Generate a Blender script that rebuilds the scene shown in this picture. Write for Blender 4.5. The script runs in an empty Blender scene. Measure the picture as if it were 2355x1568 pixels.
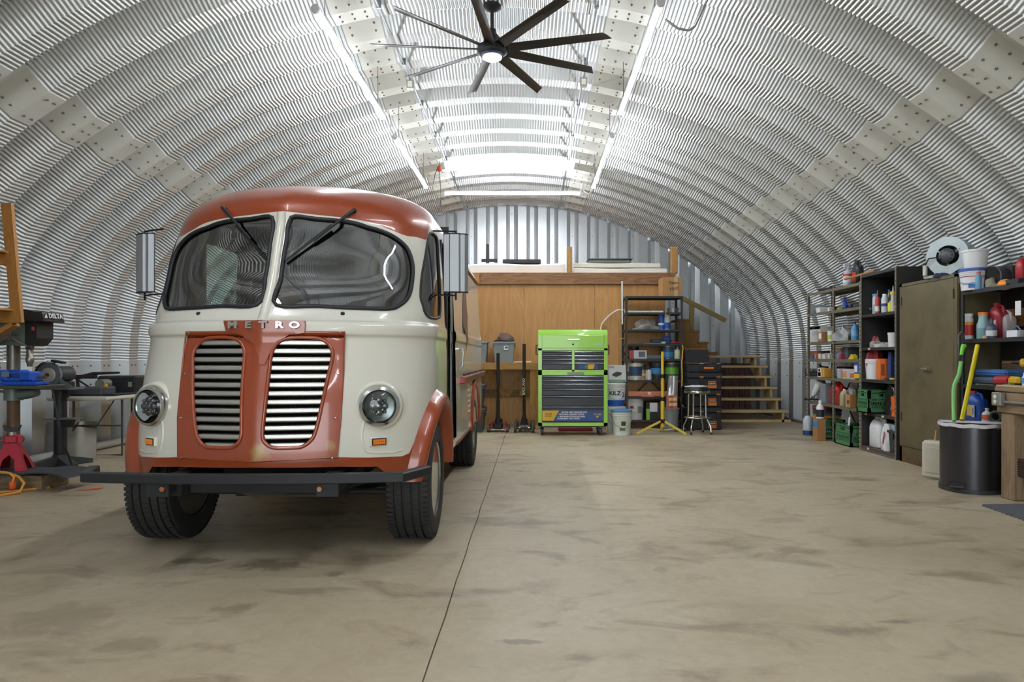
import bpy, bmesh, math, random
import numpy as np
from mathutils import Vector, Matrix, geometry
R = math.radians
random.seed(4)
SC = bpy.context.scene
COL = SC.collection

# ---------------------------------------------------------------- camera
FPX, VX, VY, CH = 1570.0, 1222.0, 820.0, 1.155
cam_d = bpy.data.cameras.new('camera'); cam = bpy.data.objects.new('camera', cam_d); COL.objects.link(cam)
cam_d.sensor_width = 36; cam_d.lens = 24.0; cam_d.clip_start = .05; cam_d.clip_end = 200
cam.location = (0, 0, CH); cam.rotation_euler = (R(90), 0, 0)
cam_d.shift_x = (1177.5 - VX) / 2355; cam_d.shift_y = (VY - 784) / 2355
SC.camera = cam

# ---------------------------------------------------------------- world, exposure
wd = bpy.data.worlds.new('sky'); SC.world = wd; wd.use_nodes = True
bgn = wd.node_tree.nodes['Background']
bgn.inputs[0].default_value = (.86, .93, 1, 1); bgn.inputs[1].default_value = 2.8
vs = SC.view_settings
vs.view_transform = 'Standard'; vs.look = 'None'; vs.gamma = 1; vs.use_curve_mapping = False
vs.exposure = 1.38
cy = SC.cycles; cy.max_bounces = 5; cy.diffuse_bounces = 3; cy.glossy_bounces = 4; cy.transmission_bounces = 3; cy.transparent_max_bounces = 8; cy.use_adaptive_sampling = True; cy.adaptive_threshold = .15; cy.caustics_reflective = False; cy.caustics_refractive = False; cy.sample_clamp_indirect = 6; cy.use_denoising = True
TUBE_POWER = 38.0

def WP(px, py, d):           # a point of the place measured from the photograph at a known distance
    return Vector(((px - VX) * d / FPX, d, CH - (py - VY) * d / FPX))

# ---------------------------------------------------------------- materials
MATS = {}
def srgb(c):
    if isinstance(c, str):
        c = [int(c[i:i+2], 16) / 255 for i in (0, 2, 4)]
    return tuple((x / 12.92 if x <= .04045 else ((x + .055) / 1.055) ** 2.4) for x in c) + (1,)
def M(hexc, rough=.5, metal=0., noise=.12, scale=9., coat=0., trans=0., bump=0., bscale=60., spec=.5, emit=0.):
    key = (hexc, rough, metal, noise, scale, coat, trans, bump, bscale, spec, emit)
    if key in MATS: return MATS[key]
    m = bpy.data.materials.new('mat_%d' % len(MATS)); m.use_nodes = True
    nt = m.node_tree; b = nt.nodes['Principled BSDF']
    col = srgb(hexc)
    b.inputs['Roughness'].default_value = rough; b.inputs['Metallic'].default_value = metal
    b.inputs['Coat Weight'].default_value = coat; b.inputs['Coat Roughness'].default_value = .06
    b.inputs['Transmission Weight'].default_value = trans
    b.inputs['Specular IOR Level'].default_value = spec
    tc = nt.nodes.new('ShaderNodeTexCoord')
    nz = nt.nodes.new('ShaderNodeTexNoise'); nz.inputs['Scale'].default_value = scale; nz.inputs['Detail'].default_value = 5
    nt.links.new(tc.outputs['Object'], nz.inputs['Vector'])
    mx = nt.nodes.new('ShaderNodeMix'); mx.data_type = 'RGBA'
    mx.inputs[6].default_value = tuple(min(1, c * (1 - noise)) for c in col[:3]) + (1,)
    mx.inputs[7].default_value = tuple(min(1, c * (1 + noise)) for c in col[:3]) + (1,)
    nt.links.new(nz.outputs['Fac'], mx.inputs[0]); nt.links.new(mx.outputs[2], b.inputs['Base Color'])
    if emit:
        b.inputs['Emission Color'].default_value = col; b.inputs['Emission Strength'].default_value = emit
    if bump:
        n2 = nt.nodes.new('ShaderNodeTexNoise'); n2.inputs['Scale'].default_value = bscale; n2.inputs['Detail'].default_value = 4
        nt.links.new(tc.outputs['Object'], n2.inputs['Vector'])
        bp = nt.nodes.new('ShaderNodeBump'); bp.inputs['Strength'].default_value = bump; bp.inputs['Distance'].default_value = .01
        nt.links.new(n2.outputs['Fac'], bp.inputs['Height']); nt.links.new(bp.outputs[0], b.inputs['Normal'])
    MATS[key] = m
    return m
def ramp(nt, src, stops):
    r = nt.nodes.new('ShaderNodeValToRGB'); e = r.color_ramp.elements
    while len(e) < len(stops): e.new(.5)
    for i, (p, c) in enumerate(stops): e[i].position = p; e[i].color = srgb(c) if isinstance(c, str) else c
    nt.links.new(src, r.inputs[0]); return r.outputs[0]
def wood(c1, c2, scale=(1, 1, 1), rough=.6, ring=6., axis='Z'):
    key = ('wood', c1, c2, scale, rough, ring, axis)
    if key in MATS: return MATS[key]
    m = bpy.data.materials.new('mat_wood_%d' % len(MATS)); m.use_nodes = True; nt = m.node_tree; b = nt.nodes['Principled BSDF']
    tc = nt.nodes.new('ShaderNodeTexCoord'); mp = nt.nodes.new('ShaderNodeMapping')
    st = {'X': (.12, 1, 1), 'Y': (1, .12, 1), 'Z': (1, 1, .12)}[axis]
    mp.inputs['Scale'].default_value = tuple(a * b_ for a, b_ in zip(st, scale))
    oi = nt.nodes.new('ShaderNodeObjectInfo'); ad = nt.nodes.new('ShaderNodeVectorMath'); ad.operation = 'ADD'
    nt.links.new(tc.outputs['Object'], ad.inputs[0]); nt.links.new(oi.outputs['Location'], ad.inputs[1])
    nt.links.new(ad.outputs[0], mp.inputs[0])
    n = nt.nodes.new('ShaderNodeTexNoise'); n.inputs['Scale'].default_value = ring; n.inputs['Detail'].default_value = 8; n.inputs['Distortion'].default_value = 1.6
    nt.links.new(mp.outputs[0], n.inputs['Vector'])
    w = nt.nodes.new('ShaderNodeMath'); w.operation = 'MULTIPLY'; w.inputs[1].default_value = 9
    fr = nt.nodes.new('ShaderNodeMath'); fr.operation = 'PINGPONG'; fr.inputs[1].default_value = 1
    nt.links.new(n.outputs['Fac'], w.inputs[0]); nt.links.new(w.outputs[0], fr.inputs[0])
    nt.links.new(ramp(nt, fr.outputs[0], [(0, c1), (1, c2)]), b.inputs['Base Color'])
    b.inputs['Roughness'].default_value = rough
    MATS[key] = m
    return m
def emitter(c, s):
    key = ('emit', c, s)
    if key in MATS: return MATS[key]
    m = bpy.data.materials.new('mat_lamp_%d' % len(MATS)); m.use_nodes = True; nt = m.node_tree
    nt.nodes.remove(nt.nodes['Principled BSDF']); e = nt.nodes.new('ShaderNodeEmission')
    e.inputs[0].default_value = srgb(c); e.inputs[1].default_value = s
    nt.links.new(e.outputs[0], nt.nodes['Material Output'].inputs[0]); MATS[key] = m
    return m
def glass(tint='c8e4de', fres=1.5, key='glass'):
    key = (key, tint, fres)
    if key in MATS: return MATS[key]
    m = bpy.data.materials.new('mat_glass_%d' % len(MATS)); m.use_nodes = True; nt = m.node_tree
    nt.nodes.remove(nt.nodes['Principled BSDF'])
    t = nt.nodes.new('ShaderNodeBsdfTransparent'); t.inputs[0].default_value = srgb(tint)
    g = nt.nodes.new('ShaderNodeBsdfGlossy'); g.inputs['Roughness'].default_value = .01; g.inputs[0].default_value = (1, 1, 1, 1)
    f = nt.nodes.new('ShaderNodeFresnel'); f.inputs[0].default_value = fres
    mx = nt.nodes.new('ShaderNodeMixShader')
    nt.links.new(f.outputs[0], mx.inputs[0]); nt.links.new(t.outputs[0], mx.inputs[1]); nt.links.new(g.outputs[0], mx.inputs[2])
    nt.links.new(mx.outputs[0], nt.nodes['Material Output'].inputs[0]); MATS[key] = m
    return m

# ---------------------------------------------------------------- mesh building
class MB:
    def __init__(s): s.v = []; s.f = []; s.m = Matrix()
    def add(s, vs, fs):
        o = len(s.v); m = s.m
        s.v += [tuple(m @ Vector(p)) for p in vs]; s.f += [tuple(i + o for i in f) for f in fs]; return s
    def at(s, loc=(0, 0, 0), rot=(0, 0, 0)):
        from mathutils import Euler
        s.m = Matrix.Translation(loc) @ Euler(rot).to_matrix().to_4x4(); return s
    def box(s, x0, x1, y0, y1, z0, z1, b=0.):
        if x1 < x0: x0, x1 = x1, x0
        if y1 < y0: y0, y1 = y1, y0
        if z1 < z0: z0, z1 = z1, z0
        b = min(b, .45 * min(x1 - x0, y1 - y0, z1 - z0))
        X, Y, Z = (x0, x1), (y0, y1), (z0, z1)
        if b <= 0:
            vs = [(X[i], Y[j], Z[k]) for i in (0, 1) for j in (0, 1) for k in (0, 1)]
            return s.add(vs, [(0, 1, 3, 2), (4, 6, 7, 5), (0, 4, 5, 1), (2, 3, 7, 6), (0, 2, 6, 4), (1, 5, 7, 3)])
        vs = []; idx = {}
        for i in (0, 1):
            for j in (0, 1):
                for k in (0, 1):
                    sx, sy, sz = (b if i == 0 else -b), (b if j == 0 else -b), (b if k == 0 else -b)
                    for a in range(3):
                        idx[i, j, k, a] = len(vs)
                        vs.append((X[i] + (0 if a == 0 else sx), Y[j] + (0 if a == 1 else sy), Z[k] + (0 if a == 2 else sz)))
        fs = []
        for i in (0, 1): fs.append([idx[i, j, k, 0] for j, k in ((0, 0), (0, 1), (1, 1), (1, 0))][::1 if i == 0 else -1])
        for j in (0, 1): fs.append([idx[i, j, k, 1] for i, k in ((0, 0), (1, 0), (1, 1), (0, 1))][::1 if j == 0 else -1])
        for k in (0, 1): fs.append([idx[i, j, k, 2] for i, j in ((0, 0), (0, 1), (1, 1), (1, 0))][::1 if k == 0 else -1])
        for j in (0, 1):
            for k in (0, 1): fs.append([idx[0, j, k, 1], idx[1, j, k, 1], idx[1, j, k, 2], idx[0, j, k, 2]][::1 if j == k else -1])
        for i in (0, 1):
            for k in (0, 1): fs.append([idx[i, 0, k, 2], idx[i, 1, k, 2], idx[i, 1, k, 0], idx[i, 0, k, 0]][::1 if i == k else -1])
        for i in (0, 1):
            for j in (0, 1): fs.append([idx[i, j, 0, 0], idx[i, j, 1, 0], idx[i, j, 1, 1], idx[i, j, 0, 1]][::1 if i == j else -1])
        for i in (0, 1):
            for j in (0, 1):
                for k in (0, 1): fs.append([idx[i, j, k, a] for a in range(3)][::1 if (i + j + k) % 2 == 0 else -1])
        return s.add(vs, fs)
    def lathe(s, prof, n=20, ax='Z', c=(0, 0, 0)):
        vs = []; fs = []; k = len(prof)
        for i in range(n):
            a = 2 * math.pi * i / n; ca, sa = math.cos(a), math.sin(a)
            for r, h in prof:
                p = {'Z': (r * ca, r * sa, h), 'Y': (r * ca, h, -r * sa), 'X': (h, r * ca, r * sa)}[ax]
                vs.append((p[0] + c[0], p[1] + c[1], p[2] + c[2]))
        for i in range(n):
            j = (i + 1) % n
            for q in range(k - 1):
                fs.append((i * k + q, j * k + q, j * k + q + 1, i * k + q + 1))
        if prof[0][0] > 1e-5: fs.append([i * k for i in range(n)][::-1])
        if prof[-1][0] > 1e-5: fs.append([i * k + k - 1 for i in range(n)])
        return s.add(vs, fs)
    def cyl(s, p0, p1, r0, r1=None, n=12):
        return s.tube([p0, p1], [r0, r0 if r1 is None else r1], n)
    def tube(s, pts, r, n=8, closed=False, caps=True):
        pts = [Vector(p) for p in pts]; k = len(pts); rr = r if isinstance(r, (list, tuple)) else [r] * k
        def tan(i):
            if closed: return (pts[(i + 1) % k] - pts[i - 1]).normalized()
            return (pts[min(i + 1, k - 1)] - pts[max(i - 1, 0)]).normalized()
        t = tan(0); up = Vector((0, 0, 1)) if abs(t.z) < .9 else Vector((1, 0, 0))
        nrm = (up - t * up.dot(t)).normalized(); vs = []; fs = []
        for i in range(k):
            t = tan(i); nrm = (nrm - t * nrm.dot(t)).normalized(); bn = t.cross(nrm)
            for j in range(n):
                a = 2 * math.pi * j / n + math.pi / n
                vs.append(pts[i] + (nrm * math.cos(a) + bn * math.sin(a)) * rr[i])
        for i in range(k if closed else k - 1):
            o0, o1 = i * n, ((i + 1) % k) * n
            for j in range(n): fs.append((o0 + j, o0 + (j + 1) % n, o1 + (j + 1) % n, o1 + j))
        if not closed and caps: fs.append(tuple(range(n))[::-1]); fs.append(tuple((k - 1) * n + j for j in range(n)))
        return s.add(vs, fs)
    def prism(s, poly, h0, h1, ax='Y'):
        def P(a, b, h): return {'Y': (a, h, b), 'Z': (a, b, h), 'X': (h, a, b)}[ax]
        n = len(poly); vs = [P(a, b, h0) for a, b in poly] + [P(a, b, h1) for a, b in poly]
        fs = [tuple(range(n)), tuple(range(2 * n - 1, n - 1, -1))] + [(i, i + n, (i + 1) % n + n, (i + 1) % n) for i in range(n)]
        return s.add(vs, fs)
    def ball(s, c, r, n=10, m=6):
        rx, ry, rz = r if isinstance(r, (tuple, list)) else (r, r, r)
        vs = []; fs = []
        for i in range(m + 1):
            ph = math.pi * i / m
            for j in range(n):
                a = 2 * math.pi * j / n; vs.append((c[0] + rx * math.sin(ph) * math.cos(a), c[1] + ry * math.sin(ph) * math.sin(a), c[2] - rz * math.cos(ph)))
        for i in range(m):
            for j in range(n): fs.append((i * n + j, i * n + (j + 1) % n, (i + 1) * n + (j + 1) % n, (i + 1) * n + j))
        return s.add(vs, fs)
    def beam(s, p0, p1, w, h, up=(0, 0, 1)):
        p0, p1 = Vector(p0), Vector(p1); t = (p1 - p0).normalized(); u = Vector(up); u = (u - t * u.dot(t)).normalized(); q = t.cross(u)
        vs = [p + q * a * w / 2 + u * b * h / 2 for p in (p0, p1) for a, b in ((-1, -1), (1, -1), (1, 1), (-1, 1))]
        return s.add(vs, [(3, 2, 1, 0), (4, 5, 6, 7), (0, 1, 5, 4), (1, 2, 6, 5), (2, 3, 7, 6), (3, 0, 4, 7)])
    def grid(s, rows):     # rows of points
        n, m = len(rows), len(rows[0])
        return s.add([p for r in rows for p in r], [(i * m + j, i * m + j + 1, (i + 1) * m + j + 1, (i + 1) * m + j) for i in range(n - 1) for j in range(m - 1)])
    def mesh(s, name, angle=35, fix=True):
        me = bpy.data.meshes.new(name); me.from_pydata(s.v, [], s.f); 
        if fix:
            bm = bmesh.new(); bm.from_mesh(me); bmesh.ops.recalc_face_normals(bm, faces=bm.faces); bm.to_mesh(me); bm.free()
        if angle:
            me.polygons.foreach_set('use_smooth', [True] * len(me.polygons))
            if angle < 180: me.set_sharp_from_angle(angle=R(angle))
        me.update(); return me

def obj(name, mb, mat, parent=None, loc=None, rot=None, angle=35, fix=True, label=None):
    me = mb.mesh(name, angle, fix) if isinstance(mb, MB) else mb
    if mat is not None and not me.materials:
        for q in (mat if isinstance(mat, (list, tuple)) else [mat]): me.materials.append(q)
    o = bpy.data.objects.new(name, me); COL.objects.link(o)
    if parent is not None: o.parent = parent
    if loc is not None: o.location = loc
    if rot is not None: o.rotation_euler = rot
    if label: o['label'] = label
    return o
def tag(o, label, cat, group=None, kind=None):
    if label: o['label'] = label
    if cat: o['category'] = cat
    if group: o['group'] = group
    if kind: o['kind'] = kind
    return o
def thing(name, label, cat, loc=(0, 0, 0), rz=0., group=None, kind=None):
    o = bpy.data.objects.new(name, None); COL.objects.link(o); o.empty_display_size = .1
    o.location = loc; o.rotation_euler = (0, 0, rz)
    return tag(o, label, cat, group, kind)
def dup(o, parent=None, loc=None, rz=None, label=None):
    c = o.copy(); COL.objects.link(c); c.parent = parent
    if loc is not None: c.location = loc
    if rz is not None: c.rotation_euler = (0, 0, rz)
    if label: c['label'] = label
    for ch in [x for x in COL.objects if x.parent == o]: dup(ch, c)
    return c
def txt(s, size, loc, rot, mat, parent=None, name='lettering', ext=.001, ax='CENTER', sx=1., bold=0., space=1.):
    cu = bpy.data.curves.new(name, 'FONT'); cu.body = s; cu.size = size; cu.align_x = ax; cu.align_y = 'CENTER'
    cu.extrude = ext; cu.offset = bold; cu.space_character = space; cu.resolution_u = 2
    t = bpy.data.objects.new('tmp', cu); me = t.to_mesh().copy(); t.to_mesh_clear()
    bpy.data.objects.remove(t); bpy.data.curves.remove(cu)
    me.materials.clear(); me.materials.append(mat)
    o = bpy.data.objects.new(name, me); COL.objects.link(o); o.location = loc; o.rotation_euler = rot; o.scale = (sx, 1, 1)
    if parent is not None: o.parent = parent
    return o
FRONT = (R(90), 0, 0)           # lettering that faces -Y

# ================================================================ the shell
AC, YB, RP, RY0 = -.38, 15.2, 1.22, 5.00        # arch centre, back wall, ring pitch, first seam in view
_half = [(0, 4.50), (.65, 4.468), (1.25, 4.385), (1.9, 4.21), (2.6, 3.955), (3.15, 3.69), (3.592, 3.43), (4.066, 3.10), (4.609, 2.60), (4.90, 2.22), (5.05, 1.90), (5.13, 1.50), (5.16, 1.08)]
_pts = [(-u, z) for u, z in _half[::-1]] + _half[1:]
def catmull(P, k=14):
    P = [np.array(p, float) for p in P]; out = []
    for i in range(len(P) - 1):
        p0 = P[i - 1] if i else 2 * P[0] - P[1]; p1, p2 = P[i], P[i + 1]; p3 = P[i + 2] if i + 2 < len(P) else 2 * P[-1] - P[-2]
        for t in np.linspace(0, 1, k, endpoint=False):
            out.append(.5 * (2 * p1 + (p2 - p0) * t + (2 * p0 - 5 * p1 + 4 * p2 - p3) * t * t + (3 * p1 - p0 - 3 * p2 + p3) * t ** 3))
    out.append(P[-1]); return np.array(out)
_arc = catmull(_pts); _len = np.concatenate([[0], np.cumsum(np.hypot(*np.diff(_arc, axis=0).T))]); ALEN = _len[-1]
def arc(s):            # point and outward normal at arc length s from the left base
    u = np.interp(s, _len, _arc[:, 0]); z = np.interp(s, _len, _arc[:, 1])
    e = .05; du = np.interp(s + e, _len, _arc[:, 0]) - np.interp(s - e, _len, _arc[:, 0]); dz = np.interp(s + e, _len, _arc[:, 1]) - np.interp(s - e, _len, _arc[:, 1])
    n = np.hypot(du, dz) + 1e-9; return u, z, -dz / n, du / n
def s_at(u): return float(np.interp(u, _arc[:, 0], _len))
def arch_z(u): return float(np.interp(abs(u), _arc[len(_arc) // 2:, 0], _arc[len(_arc) // 2:, 1]))
_b1 = [(0, .125, 1, 0), (.125, .325, 0, 0), (.325, .45, 0, 1), (.45, .61, 1, 1)]
BANDS = _b1 + [(a + .61, b + .61, c, d) for a, b, c, d in _b1]
AD = .19
def arch_mesh(s0, s1, crimp=True, inset=0., bands=BANDS, y_over=0.):
    mb = MB(); pitch = .0375
    if crimp:
        k = max(1, round((s1 - s0) / pitch)); n = k * 6
        S = np.linspace(s0, s1, n + 1); amp = .0058 * np.cos(np.arange(n + 1) / 6 * 2 * np.pi)
    else:
        S = np.linspace(s0, s1, max(2, int((s1 - s0) / .08))); amp = np.zeros(len(S))
    u, z, nu, nz = arc(S)
    for y0, y1, d0, d1 in bands:
        rows = []
        for y, d in ((y0 - y_over, d0), (y1 + y_over, d1)):
            off = d * AD + amp - inset
            rows.append([(a, y, b) for a, b in zip(u + nu * off, z + nz * off)])
        mb.grid(rows)
    return mb
galv = M('cdd0cf', .45, .76, .10, 2.2)
galv_plate = M('d6d5cc', .5, .25, .14, 3.5)
bolt_m = M('7d7b70', .5, .8, .2)
ceiling = thing('ceiling', None, None, (AC, 0, 0), kind='structure'); tag(ceiling, 'ribbed galvanised steel arch vault over the workshop', None)
rows_u = [-3.83, -1.30, 1.30, 3.83]; HP = .17
cuts = [0] + [s_at(u) for u in rows_u] + [ALEN]
panel_me = []
for i in range(5):
    a = cuts[i] + (HP if i else 0); b = cuts[i + 1] - (HP if i < 4 else 0)
    panel_me.append(arch_mesh(a, b).mesh('arch_panel', 180, False))
sky_me = arch_mesh(cuts[2] + HP, cuts[3] - HP, True, 0, BANDS[4:6]).mesh('skylight_panel', 180, False)
rest_me = arch_mesh(cuts[2] + HP, cuts[3] - HP, True, 0, BANDS[:4] + BANDS[6:]).mesh('arch_panel', 180, False)
for me in panel_me + [rest_me]: me.materials.append(galv)
plate_me, bolts_me = [], []
for s in cuts[1:-1]:
    plate_me.append(arch_mesh(s - HP - .02, s + HP + .02, False, .006).mesh('splice_plate', 180, False)); plate_me[-1].materials.append(galv_plate)
    mb = MB()
    for yy, d in ((.03, .76), (.095, .24), (.18, 0), (.27, 0), (.65, .68), (.69, .36), (.79, 0), (.88, 0)):
        for q in ((-.12, 0, .12) if yy < .5 else (-.12, .12)):
            u, z, nu, nz = arc(np.array([s + q])); u, z, nu, nz = float(u[0]), float(z[0]), float(nu[0]), float(nz[0])
            p = Vector((u + nu * (d * AD - .006), yy, z + nz * (d * AD - .006))); n = Vector((-nu, 0, -nz))
            mb.cyl(p, p + n * .012, .012, .008, 6)
    bolts_me.append(mb.mesh('bolts')); bolts_me[-1].materials.append(bolt_m)
skyl = bpy.data.materials.new('mat_skylight'); skyl.use_nodes = True
nt = skyl.node_tree; nt.nodes.remove(nt.nodes['Principled BSDF']); _t = nt.nodes.new('ShaderNodeBsdfTranslucent'); _t.inputs[0].default_value = (.9, .95, 1, 1)
nt.links.new(_t.outputs[0], nt.nodes['Material Output'].inputs[0]); sky_me.materials.append(skyl)
for k in range(-9, 9):
    y = RY0 + RP * k
    for i, me in enumerate(panel_me):
        if k == 5 and i == 2:
            obj('arch_panel', rest_me, None, ceiling, (0, y, 0)); obj('skylight_panel', sky_me, None, ceiling, (0, y, 0), label='translucent white skylight strip in the vault'); continue
        obj('arch_panel', me, None, ceiling, (0, y, 0))
    for p, b in zip(plate_me, bolts_me):
        o = obj('splice_plate', p, None, ceiling, (0, y, 0)); obj('bolts', b, None, o)
# flat base plates under the ribbed panels
base_m = M('cdd1d1', .45, .6, .10, 1.8)
for side, nm, lb in ((1, 'wall_right', 'flat steel base plates of the right wall'), (-1, 'wall_left', 'flat steel base plates of the left wall')):
    w = thing(nm, lb, None, (AC, 0, 0), kind='structure')
    mb = MB(); bb = MB()
    for y0, y1, d0, d1 in BANDS:
        mb.add([(side * (5.155 + d0 * AD), y0, 0), (side * (5.155 + d1 * AD), y1, 0), (side * (5.155 + d1 * AD), y1, 1.10), (side * (5.155 + d0 * AD), y0, 1.10)], [(0, 1, 2, 3)])
    for yy, d in ((.06, .5), (.18, 0), (.27, 0), (.67, .5), (.79, 0), (.88, 0)):
        for z in (1.04, .80): 
            x = side * (5.155 + d * AD); bb.cyl((x, yy, z), (x - side * .012, yy, z), .012, .008, 6)
    me = mb.mesh('base_panel', 20); me.materials.append(base_m); be = bb.mesh('bolts'); be.materials.append(bolt_m)
    for k in range(-9, 9):
        o = obj('base_panel', me, None, w, (0, RY0 + RP * k, 0)); obj('bolts', be, None, o)
    obj('base_channel', MB().box(side * 5.06, side * 5.155, -5.9, YB, 0, .035), M('8d8c86', .55, .6), w)

# ribbed end wall
wall_back = thing('wall_back', 'vertical ribbed steel end wall', None, (AC, YB, 0), kind='structure')
PW = .45; npan = 24
endm = M('d4d8da', .38, .7, .08, 2.)
def end_panel(x0, yflip=1, ztop=None, zbot=0.):
    mb = MB(); xs = [0, .19, .27, .36, PW]; ds = [0, 0, .075, .075, 0]
    for i in range(4):
        sub = 3
        for j in range(sub):
            a = x0 + xs[i] + (xs[i + 1] - xs[i]) * j / sub; b = x0 + xs[i] + (xs[i + 1] - xs[i]) * (j + 1) / sub
            da = ds[i] + (ds[i + 1] - ds[i]) * j / sub; db = ds[i] + (ds[i + 1] - ds[i]) * (j + 1) / sub
            za, zb = (ztop or (arch_z(a) + .12 if abs(a) < 5.05 else 2.1)), (ztop or (arch_z(b) + .12 if abs(b) < 5.05 else 2.1))
            if max(abs(a), abs(b)) > 5.3: continue
            mb.add([(a, da * yflip, zbot), (b, db * yflip, zbot), (b, db * yflip, zb), (a, da * yflip, za)], [(0, 1, 2, 3)])
    return mb
for i in range(npan):
    x0 = -npan * PW / 2 + i * PW + .08
    mb = end_panel(x0)
    if not mb.v: continue
    o = obj('wall_panel', mb, endm, wall_back, angle=15)
    b = MB(); xc = x0 + .315
    for k in range(9):
        z = .35 + k * .5
        if abs(xc) < 5.1 and z < arch_z(xc): b.cyl((xc, .075, z), (xc, .06, z), .011, .008, 6)
    if b.v: obj('bolts', b, bolt_m, o)
# front end wall behind the camera with its wide open doorway
wall_front = thing('wall_front', 'ribbed steel front wall with an open vehicle doorway', None, (AC, RY0 - 9 * RP, 0), kind='structure')
for i in range(npan):
    x0 = -npan * PW / 2 + i * PW + .08
    mb = end_panel(x0, -1) if abs(x0 + PW / 2) > 2.3 else end_panel(x0, -1, None, 3.5)
    if mb.v: obj('wall_panel', mb, endm, wall_front, angle=15)
trim = MB(); trim.box(-2.45, -2.32, -.05, .05, 0, 3.6); trim.box(2.2, 2.33, -.05, .05, 0, 3.6); trim.box(-2.45, 2.33, -.05, .05, 3.5, 3.63)
obj('door_frame', trim, M('8f9496', .5, .7), wall_front)

# concrete floor in two pours with the joint between
fm = bpy.data.materials.new('mat_concrete'); fm.use_nodes = True; nt = fm.node_tree; b = nt.nodes['Principled BSDF']
tc = nt.nodes.new('ShaderNodeTexCoord')
def tn(scale, det=6, dist=0., rough=.6, loc=(0, 0, 0), sc=(1, 1, 1)):
    mp = nt.nodes.new('ShaderNodeMapping'); mp.inputs['Location'].default_value = loc; mp.inputs['Scale'].default_value = sc
    nt.links.new(tc.outputs['Object'], mp.inputs[0])
    n = nt.nodes.new('ShaderNodeTexNoise'); n.inputs['Scale'].default_value = scale; n.inputs['Detail'].default_value = det; n.inputs['Distortion'].default_value = dist; n.inputs['Roughness'].default_value = rough
    nt.links.new(mp.outputs[0], n.inputs['Vector']); return n.outputs['Fac']
def mixc(fac, a, c, mode='MIX'):
    m = nt.nodes.new('ShaderNodeMix'); m.data_type = 'RGBA'; m.blend_type = mode
    if isinstance(fac, float): m.inputs[0].default_value = fac
    else: nt.links.new(fac, m.inputs[0])
    for k, s in ((6, a), (7, c)):
        if isinstance(s, str): m.inputs[k].default_value = srgb(s)
        else: nt.links.new(s, m.inputs[k])
    return m.outputs[2]
W0, W1 = (0, 0, 0, 1), (1, 1, 1, 1)
base = ramp(nt, tn(.9, 8, .6), [(.3, 'b0a182'), (.48, 'c2b292'), (.68, 'cdbfa1')])
fine = ramp(nt, tn(14, 8, .3, .7), [(.35, '998a72'), (.6, 'bfb098')])
c = mixc(.30, base, fine)
br = ramp(nt, tn(1.7, 7, .8, .62, (3, 1, 0), (1, 1.6, 1)), [(.52, W0), (.66, W1)])
def scl(s, k):
    m = nt.nodes.new('ShaderNodeMath'); m.operation = 'MULTIPLY'; m.inputs[1].default_value = k; nt.links.new(s, m.inputs[0]); return m.outputs[0]
c = mixc(scl(br, .62), c, '84705a')
dk = ramp(nt, tn(1.1, 5, .4, .5, (7, 2, 0), (1, 2., 1)), [(.63, W0), (.70, W1)])
c = mixc(scl(dk, .42), c, '5d564c')
lt = ramp(nt, tn(2.6, 9, 1.2, .7, (1, 9, 0), (1.4, .8, 1)), [(.6, W0), (.72, W1)])
c = mixc(scl(lt, .4), c, 'c8beaa')
# scattered pale chips and drips
vo = nt.nodes.new('ShaderNodeTexVoronoi'); vo.inputs['Scale'].default_value = 5; nt.links.new(tc.outputs['Object'], vo.inputs['Vector'])
sp = ramp(nt, vo.outputs['Distance'], [(.035, W1), (.05, W0)]); c = mixc(scl(sp, .5), c, 'd2ccbe')
# old oil stains with shapes of their own, by the van's parking place and in the aisle
def stain(px, py, rx, ry, col, k, c):
    d = FPX * CH / (py - VY); X = (px - VX) * d / FPX
    mp = nt.nodes.new('ShaderNodeMapping'); mp.inputs['Location'].default_value = (-X / rx, -d / ry, 0); mp.inputs['Scale'].default_value = (1 / rx, 1 / ry, 0)
    nt.links.new(tc.outputs['Object'], mp.inputs[0])
    ln = nt.nodes.new('ShaderNodeVectorMath'); ln.operation = 'LENGTH'; nt.links.new(mp.outputs[0], ln.inputs[0])
    ad = nt.nodes.new('ShaderNodeMath'); ad.operation = 'ADD'; nt.links.new(ln.outputs['Value'], ad.inputs[0]); nt.links.new(scl(tn(6, 6, 1.), 1.1), ad.inputs[1])
    return mixc(scl(ramp(nt, ad.outputs[0], [(.8, W1), (1.65, W0)]), k), c, col)
for a in ((620, 1300, .55, .28, '5b4a39', .55), (460, 1290, .35, .16, '4d4438', .5), (770, 1320, .12, .12, '5b5246', .5), (1200, 1475, .22, .07, '6d6253', .55), (1430, 1205, .35, .10, '6f675b', .4),
          (2080, 1155, .3, .15, '6a655c', .45), (1520, 1310, .1, .2, '7a6f5f', .35), (540, 1400, .25, .2, '715b45', .45), (300, 1480, .3, .25, '7b6852', .4), (700, 1180, .9, .35, '57503f', .45), (1800, 1195, .5, .2, '857a69', .35), (2060, 1430, .25, .05, '6f665b', .4), (150, 1420, .6, .5, '8a7a66', .4)):
    c = stain(*a, c)
nt.links.new(c, b.inputs['Base Color'])
rr = nt.nodes.new('ShaderNodeMapRange'); rr.inputs[3].default_value = .34; rr.inputs[4].default_value = .62; nt.links.new(tn(3, 5), rr.inputs[0]); nt.links.new(rr.outputs[0], b.inputs['Roughness'])
bp = nt.nodes.new('ShaderNodeBump'); bp.inputs['Strength'].default_value = .12; bp.inputs['Distance'].default_value = .01; nt.links.new(tn(25, 8), bp.inputs['Height']); nt.links.new(bp.outputs[0], b.inputs['Normal'])
floor = thing('floor', 'stained tan concrete floor with a long joint', None, kind='structure')
JX = -.386
mb = MB(); js = []
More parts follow.
